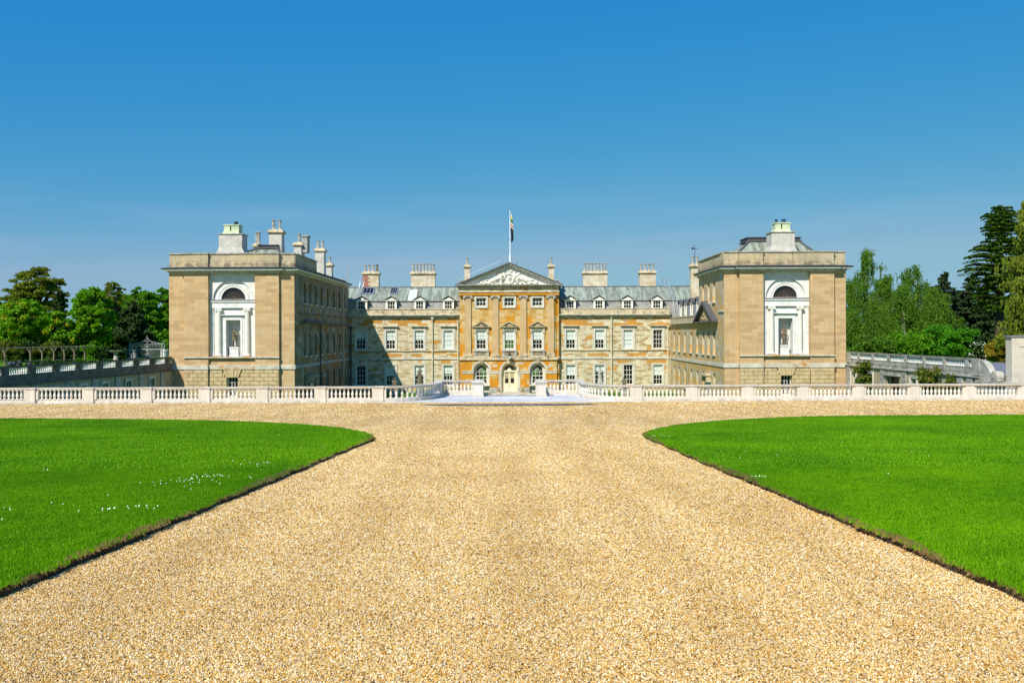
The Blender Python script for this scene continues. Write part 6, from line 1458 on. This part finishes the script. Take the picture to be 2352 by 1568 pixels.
def broadleaf(px, py_top, half_px, d, label, mat='lf_bright', zb=.9, seed=1, base=.25, ncl=90, per=130, size=.22, flat=.7, fill=.35, name='tree', stems=1, extra=None, cl=.2, group='trees of the garden'):
    r = np.random.default_rng(seed); X = GX(px, d); H = CZ + (766-py_top)/sc_at(d) - zb; W = half_px/sc_at(d)
    cz = H*(base+1)/2; hz = H*(1-base)/2; C = []
    while len(C) < ncl:
        p = r.uniform(-1,1,3); q = np.linalg.norm(p)
        if q > 1 or (q < .55 and r.uniform() > fill): continue
        a = math.atan2(p[1],p[0]); k = 1 + .14*math.sin(a*3+seed)+.10*math.sin(a*5+2*seed+p[2]*3)
        C.append((p[0]*W*.86*k, p[1]*W*.86*k, cz + p[2]*hz*.88))
    P = []; wood = MB(); tr = W*.055+.12
    tops = []
    for k in range(stems):
        ox = (k-(stems-1)/2)*W*.18; pts_ = [(ox*.3,0,-.3),(ox+r.normal(0,.1),0,H*.25),(ox*1.6+r.normal(0,.25),r.normal(0,.2),H*.5),(ox*2+r.normal(0,.3),0,H*.82)]
        wood.tube(pts_, [tr*1.2/stems**.5,tr/stems**.5,tr*.65/stems**.5,.05], 8); tops.append(pts_)
    for i, c in enumerate(C):
        rc = cl*W*r.uniform(.7,1.35); P.append(shell(r, np.array(c), rc, int(per*(rc/(cl*W))**1.5), flat))
        if i % 2 == 0:
            t_ = tops[i % stems]; b = t_[1] if c[2] < H*.55 else t_[2]; mid = tuple((b[j]*.5+c[j]*.5) + (0,0,-.06*W)[j] for j in range(3)); wood.tube([b, mid, c], [tr*.42,tr*.25,.02], 5)
    P = np.concatenate(P); ex = []
    if extra:
        nm, frac, sz, mt = extra; k = r.choice(len(C), int(len(C)*frac), replace=False)
        Q = [shell(r, np.array(C[i])+np.array([0,-W*.12,-.15]), .16*W, 50, 1.3) for i in k if C[i][1] < .3*W]
        ex = [(nm, np.concatenate(Q), sz, mt)]
    return finish(name, (X, d, zb), label, 'tree', P, size, mat, seed, wood, group=group, extra=ex)
def conifer(px, py_top, half_px, d, label, mat='lf_dark', zb=.9, seed=1, n=14000, size=.28, name='conifer', base=.03, power=.8):
    r = np.random.default_rng(seed); X = GX(px,d); H = CZ+(766-py_top)/sc_at(d)-zb; W = half_px/sc_at(d); wood = MB(); wood.tube([(0,0,-.3),(0,0,H*.97)], [W*.07+.1,.03], 8)
    P = []; nb = 110
    for k in range(nb):
        f = base + (1-base)*((k+r.uniform())/nb); L_ = W*(1-f)**power*r.uniform(.75,1.12)+.25; a = r.uniform(0,2*math.pi); z = H*f
        m_ = int(n/nb*max(.25,(1-f)*1.7)); t = r.uniform(0,1,m_)**.6; spread = L_*.32*(1-t*.5)
        x = np.cos(a)*L_*t + r.normal(0,1,m_)*spread*.5; y = np.sin(a)*L_*t + r.normal(0,1,m_)*spread*.5; zz = z - .12*L_*t + .1*L_*t*t + r.normal(0,.18,m_)*(.4+L_*.1)
        P.append(np.c_[x,y,zz]); wood.tube([(0,0,z),(math.cos(a)*L_*.8,math.sin(a)*L_*.8,z-.06*L_)], [.05,.015], 4)
    return finish(name, (X,d,zb), label, 'tree', np.concatenate(P), size, mat, seed, wood, group='trees of the garden')
def cedar(px, py_top, d, label, levels, zb=.9, seed=1, mat='lf_cedar', size=.14, per=1000, trunk=.55):
    r = np.random.default_rng(seed); X = GX(px,d); H = CZ+(766-py_top)/sc_at(d)-zb; wood = MB()
    wood.tube([(-.3,0,-.4),(-.1,0,H*.3),(0,0,H*.6),(.1,0,H*.97)], [trunk*1.25,trunk*.85,trunk*.5,.08], 10); P = []
    for (py, half) in levels:
        z0 = CZ+(766-py)/sc_at(d)-zb; W = half/sc_at(d); nb = 9
        for k in range(nb):
            a = math.pi*2*k/nb + r.uniform(-.3,.3); L_ = W*(.62+.42*abs(math.cos(a)))*r.uniform(.78,1.08); ca, sa = math.cos(a), math.sin(a); z = z0 + r.uniform(-.28,.28)
            rise = L_*r.uniform(.02,.12)
            wood.tube([(0,0,z-.25*L_*.3),(ca*L_*.5,sa*L_*.5,z+rise*.4),(ca*L_*.92,sa*L_*.92,z+rise*.2)], [.05+.022*L_,.03+.01*L_,.02], 5)
            m_ = int(per*(L_/W)*(.5+W/8)); t = r.uniform(.12,1,m_)**.8; lat = (r.uniform(-1,1,m_))*L_*.22*np.sin(np.clip(t*1.15,0,1)*math.pi*.86+.25)
            # ragged fan of flat sprays
            lat = lat + .1*np.sin(t*20+k); u = t*L_
            zz = z + rise*np.sin(t*math.pi*.6) - .10*L_*np.maximum(0,t-.75)*3 + r.normal(0,.045,m_) - np.abs(lat)*.05 + .05*np.sin(lat*5+t*9)
            P.append(np.c_[ca*u-sa*lat, sa*u+ca*lat, zz])
            # hanging fringe
            q = int(m_*.12); t2 = r.uniform(.35,1,q); lat2 = r.uniform(-1,1,q)*L_*.26; u2 = t2*L_
            P.append(np.c_[ca*u2-sa*lat2, sa*u2+ca*lat2, z - .15 - .10*L_*np.maximum(0,t2-.75)*3 - r.uniform(0,.2,q)])
    return finish('cedar_tree', (X,d,zb), label, 'tree', np.concatenate(P), size, mat, seed, wood, up=.5, elong=1.5)
def weeping(px, py_top, half_px, d, label, mat='lf_birch', zb=.9, seed=1, strands=300, slen=(1.0,3.2), size=.115, name='birch_tree', trunk='birchbark', lean=.0, group='weeping birches right of the house', pern=26, base=.2, dens=1.0):
    r = np.random.default_rng(seed); X = GX(px,d); H = CZ+(766-py_top)/sc_at(d)-zb; W = half_px/sc_at(d)*1.5; wood = MB()
    tk = [(lean*H*.0,0,-.3),(lean*H*.15,0,H*.3),(lean*H*.05,0,H*.6),(0,0,H*.95)]; wood.tube(tk, [.26,.2,.13,.03], 8); P = []; limbs = MB()
    nlimb = 34
    heads = []
    for k in range(nlimb):
        f = base+.1 + (.9-base)*(k+.5)/nlimb; a = r.uniform(0,2*math.pi); prof = min(1, ((1-f)*2.9)**.5)*(.75+.35*math.sin(k*1.7+seed))
        L_ = W*prof*r.uniform(.5,1.05); z = H*f; tip = (math.cos(a)*L_, math.sin(a)*L_, z+L_*.25); midp = (math.cos(a)*L_*.5, math.sin(a)*L_*.5, z+L_*.22); start = (0,0,z-L_*.15)
        limbs.tube([start, midp, tip], [.05,.03,.012], 5); heads.append((start, midp, tip, L_))
    for k in range(strands):
        s0, m0, t0, L_ = heads[r.integers(nlimb)]; q = r.uniform(.3,1.1); 
        b = np.array(m0)*(1-q)+np.array(t0)*q if q > .5 else np.array(s0)*(1-q*2)+np.array(m0)*q*2
        b = b + r.normal(0,.13+.02*W,3); ln = r.uniform(*slen)*(.55+.45*min(1,(H-b[2])/(.35*H))); n = int(pern*ln/2*dens); t = np.sort(r.uniform(0,1,n)); sw = r.normal(0,.12,2)
        P.append(np.c_[b[0]+sw[0]*t+r.normal(0,.07,n), b[1]+sw[1]*t+r.normal(0,.07,n), b[2]+.15*np.sin(t*3)-ln*t])
    # light leafy filling round the limbs
    for s0, m0, t0, L_ in heads:
        n = int(60*dens); t = r.uniform(0,1,n); P.append(np.array(m0)*(1-t)[:,None]+np.array(t0)*t[:,None]+np.clip(r.normal(0,.2+.03*W,(n,3)),-.5,.5))
    P = np.concatenate(P); P[:,2] = np.maximum(P[:,2], .05)
    root = finish(name, (X,d,zb), label, 'tree', P, size, mat, seed, wood, trunk, group=group, elong=2.0, droop=(0,0,-.9)); limbs.build('limbs', M['bark'], root); return root
def shrub(px, py_top, half_px, d, label, mat='lf_bush', zb=.9, seed=1, n=5000, size=.16, name='shrub', cat='shrub', extra=None, hbase=None, nlump=16):
    r = np.random.default_rng(seed); X = GX(px,d); H = CZ+(766-py_top)/sc_at(d)-zb; W = half_px/sc_at(d); P = []; C = []
    for k in range(nlump):
        c = np.array([r.uniform(-1,1)*W*.75, r.uniform(-1,1)*min(W,2)*.6, r.uniform(.15,.78)*H]); C.append(c); P.append(shell(r, c, min(H*.35, W*.4)*r.uniform(.7,1.2), n//nlump, .8))
    P = np.concatenate(P); P[:,2] = np.maximum(P[:,2], 0.02); wood = MB()
    for c in C[::3]: wood.tube([(c[0]*.3,c[1]*.3,-.1),tuple(c)], [.05,.015], 5)
    root = empty(name, (X,d,zb)); tag(root, label, cat, 'shrubs of the garden'); inst('foliage', leaves_mesh(P, size, mat, seed), root, (0,0,0)); wood.build('stems', M['bark'], root)
    if extra:
        nm, k, sz, mt = extra; idx = r.choice(len(P), k, replace=False); Q = P[idx]; Q = Q[Q[:,1] < .2*W] + np.array([0,-.12,.05]); inst(nm, leaves_mesh(Q, sz, mt, seed+3, elong=1.0), root, (0,0,0))
    return root

# left garden, back to front
broadleaf(85, 603, 68, 150, 'tall olive green tree standing above all others at the far left', 'lf_olive', seed=11, base=.25, ncl=210, per=190, size=.2, flat=.5, fill=.3, cl=.135)
broadleaf(-12, 668, 32, 150, 'olive tree cut off by the left edge of the photo', 'lf_olive', seed=12, base=.2, ncl=50, size=.27)
broadleaf(258, 640, 40, 165, 'thin olive tree with dark branches showing behind the bright ones', 'lf_olive', seed=13, base=.35, ncl=100, per=70, size=.2, flat=.6, fill=.3, cl=.15)
broadleaf(325, 650, 48, 160, 'large round bright green tree behind the iron gate', 'lf_mid', seed=14, base=.05, ncl=190, per=190, size=.23, cl=.17)
broadleaf(385, 655, 46, 168, 'bright green tree half hidden by the left wing', 'lf_mid', seed=15, base=.05, ncl=170, per=190, size=.23, cl=.17)
broadleaf(290, 668, 45, 170, 'mid green tree filling behind the dark conifer', 'lf_mid', seed=21, base=.02, ncl=140, per=160, size=.25)
conifer(138, 666, 30, 140, 'dark pointed yew between the tall olive tree and bright tree', 'lf_dark', seed=16, n=13000, size=.3)
conifer(303, 690, 56, 142, 'broad dark conifer left of the iron gate top', 'lf_dark', seed=17, n=24000, size=.3, power=.6)
broadleaf(212, 649, 56, 125, 'bright green many-stemmed tree in the middle of the left garden', 'lf_bright', seed=18, base=.10, ncl=190, per=170, size=.175, stems=3, fill=.4, cl=.15)
broadleaf(48, 678, 62, 120, 'yellow-flowering laburnum at the far left behind the pergola', 'lf_bright', seed=19, base=.10, ncl=180, per=150, size=.175, stems=2, cl=.16, extra=('blossom', .16, .13, 'fl_yellow'))
broadleaf(-20, 690, 45, 122, 'bright green tree cut by the left photo edge', 'lf_bright', seed=24, base=.08, ncl=70, per=120, size=.22)
broadleaf(130, 706, 45, 122, 'smaller laburnum with yellow flowers between two bright trees', 'lf_bright', seed=20, base=.08, ncl=120, per=150, size=.17, cl=.18, extra=('blossom', .25, .13, 'fl_yellow'))
for i, (px, py, hp, d, mt) in enumerate([(20,748,50,132,'lf_mid'),(90,742,45,134,'lf_dark'),(150,750,45,130,'lf_dark'),(205,745,45,134,'lf_mid'),(255,752,40,136,'lf_dark'),(310,748,45,150,'lf_dark'),(365,745,40,155,'lf_mid')]):
    shrub(px, py, hp, d, ['mid green bush at far left under the laburnum','very dark bush behind the left end of the pergola','very dark bush behind the middle of the pergola','mid green bush under the many-stemmed tree','dark bush left of the bird bath','dark bush behind the iron gate','green bush between gate and left wing'][i], mt, seed=40+i, n=9000, size=.24, nlump=22)
for i, (px, py, hp, d, mt, ex) in enumerate([(20,775,28,116,'lf_ivy',None),(70,772,30,118,'lf_bush',('flowers',14,.16,'fl_white')),(112,778,28,118,'lf_ivy',None),(160,785,30,119,'lf_bush',None),(205,788,28,120,'lf_mid',None),(238,790,22,120,'lf_bush',None),(275,800,14,122,'lf_bush',None)]):
    shrub(px, py, hp, d, ['brownish climbing rose at the far left of the pergola','dark rose bush with white blooms behind the pergola','brownish green rose behind the middle pergola posts','dark bush behind the right pergola posts','mid green bush right of the pergola','dark low bush left of the bird bath','small dark bush beside the bird bath'][i], mt, seed=60+i, n=4500, size=.15, extra=ex)
shrub(40, 826, 34, 98, 'lilac blue flowering plants at the foot of the pergola', 'lf_bush', seed=70, n=2600, size=.10, cat='flowers', extra=('flowers', 700, .09, 'fl_blue'), nlump=12)
shrub(120, 824, 40, 99, 'low dark plants in front of the pergola posts', 'lf_bush', seed=71, n=3200, size=.11, nlump=14)
shrub(210, 818, 34, 104, 'low green plants right of the pergola end', 'lf_mid', seed=72, n=3000, size=.11, nlump=14)
# right garden
for i, (px, py, hp, d, sd) in enumerate([(1990,580,36,128,31),(2103,620,40,124,32),(1955,650,40,126,33),(2040,640,44,122,34),(2150,672,40,118,35),(2075,664,46,116,36),(1965,722,32,112,37)]):
    weeping(px, py, hp, d, ['tallest weeping birch with white trunk beside the right wing','second tall weeping birch with a thin arching top','weeping birch touching the edge of the right wing','weeping birch between the two tallest birches','rounded weeping birch beside the dark pines','broad weeping birch in the middle of the group','low drooping birch at the foot of the right wing'][i], 'lf_birch', seed=sd,
        strands=[300,330,420,520,520,560,360][i], slen=[(.8,3.0),(.8,3),(1,3.5),(1.2,4),(1.2,4),(1.2,4),(.8,2.5)][i], lean=.16 if i == 0 else .0, base=[.3,.3,.1,.1,.05,.05,0][i], dens=1.15)
for i, (px, py, hp, d) in enumerate([(2170,630,46,150),(2140,664,34,150),(2232,636,48,152),(2268,648,46,150),(2200,672,56,155),(2300,690,50,150)]):
    conifer(px, py, hp, d, ['dark pine with pointed top right of the birches','lower dark pine just right of the birches','dark pine left of the tall cedar','dark pine directly behind the cedar trunk','low dark pine between the two pointed pines','dark pine hidden behind the right edge trees'][i], 'lf_pine', seed=80+i, n=19000, size=.27, power=.5, name='pine_tree')
cedar(2300, 480, 112, 'tall layered cedar with flat dark green branches near the right edge', [(486,24),(492,34),(504,40),(515,32),(522,44),(536,40),(549,38),(562,46),(573,54),(583,66),(598,82),(611,70),(625,98),(640,76),(652,74),(668,60),(690,70),(712,56)], seed=91)
cedar(2372, 520, 122, 'dark cedar showing between the tall cedar and the yellow-green conifer', [(540,30),(560,44),(585,56),(610,64),(640,70),(670,70),(700,66),(730,60)], seed=93)
# yellow-green conifer cut by the right edge
def lime_tree(px, py_top, d, label, seed):
    r = np.random.default_rng(seed); zb = .9; X = GX(px,d); H = CZ+(766-py_top)/sc_at(d)-zb; wood = MB(); wood.tube([(0,0,-.3),(0,0,H*.97)], [.6,.06], 9); P = []
    for k in range(210):
        f = .05+.9*(k+r.uniform())/210; a = r.uniform(0,2*math.pi); L_ = (1-f)**.55*5.0*r.uniform(.55,1.12)+.5; z = H*f
        tip = np.array([math.cos(a)*L_, math.sin(a)*L_, z+.05*L_]); wood.tube([(0,0,z-.1*L_),tuple(tip*.96)], [.06,.02], 4)
        m_ = 40; t = r.uniform(.2,1,m_)
        for q in t:
            b = tip*q; b[2] = z+.08*L_*math.sin(q*3) - .1; ln = r.uniform(.3,1.1)*(.5+q); n = 13; w = np.linspace(0,1,n)
            lat = r.normal(0,.3,2); P.append(np.c_[b[0]+lat[0]+r.normal(0,.05,n), b[1]+lat[1]+r.normal(0,.05,n), b[2]-ln*w])
    return finish('conifer', (X,d,zb), label, 'tree', np.concatenate(P), .15, 'lf_lime', seed, wood, elong=2.0, droop=(0,0,-.8))
lime_tree(2404, 415, 96, 'yellow-green drooping conifer cut off by the right edge of the photo', 95)
shrub(2150, 738, 34, 108, 'bright feathery green shrub below the birches', 'lf_feather', seed=101, n=9000, size=.14, nlump=26)
shrub(2205, 745, 42, 106, 'wide bright green feathery shrub left of the white blossom', 'lf_feather', seed=102, n=11000, size=.14, nlump=30)
shrub(2080, 760, 50, 108, 'deep green shrub at the foot of the birches', 'lf_mid', seed=103, n=11000, size=.15, nlump=30)
shrub(1995, 772, 50, 107, 'dark green low shrub beside the right wing', 'lf_birch', seed=104, n=10000, size=.15, nlump=30)
shrub(2250, 776, 26, 102, 'shrub covered in white blossom left of the golden conifer', 'lf_bush', seed=105, n=4000, size=.12, extra=('blossom', 420, .13, 'fl_white'), nlump=18)
shrub(2292, 783, 28, 97, 'rounded golden brown conifer shrub above the stone scroll', 'lf_gold', seed=106, n=9000, size=.12, nlump=26)
# climbers on the right garden wing
def climber(y, z0, z1, hw, label, seed, n=2600):
    r = np.random.default_rng(seed); P = []
    for k in range(14):
        c = np.array([r.uniform(-.35,.0), r.uniform(-1,1)*hw*.8, r.uniform(z0+.3, z1-.2) if k else z1-.15]); P.append(shell(r, c, r.uniform(.3,.55), n//14, .85))
    # hanging / climbing shoots
    for k in range(14): q = r.uniform(-hw,hw); t = np.linspace(0,1,16); P.append(np.c_[-.15+r.normal(0,.08,16), q+.2*t*r.normal(), z1-.2+r.uniform(.2,.7)*t])
    root = empty('climbing_plant', (32.0, y, 0)); tag(root, label, 'climbing plant', 'climbers on the right garden wing'); inst('foliage', leaves_mesh(np.concatenate(P), .13, 'lf_ivy', seed), root, (0,0,0))
    m = MB(); m.tube([(-.05,0,-3.2),(-.08,.1,-1.5),(-.1,-.05,z1-.4)], .05, 6); m.build('stem', M['bark'], root)
climber(85.2, -2.4, 1.35, 1.5, 'climbing plant on the right garden wing nearest the mansion', 111)
climber(71.6, -2.0, 1.25, 1.9, 'largest climbing plant on the right garden wing, past the doorway', 112, 3600)
climber(68.5, -1.5, .75, 1.0, 'small climbing plant on the right garden wing nearest the scroll', 113, 1800)
shrub(2304, 852, 14, 63.6, 'small green bush beside the tall right edge pier', 'lf_mid', zb=-.5, seed=115, n=2600, size=.08, nlump=12)
# low box plants on the courtyard grass showing between the balusters
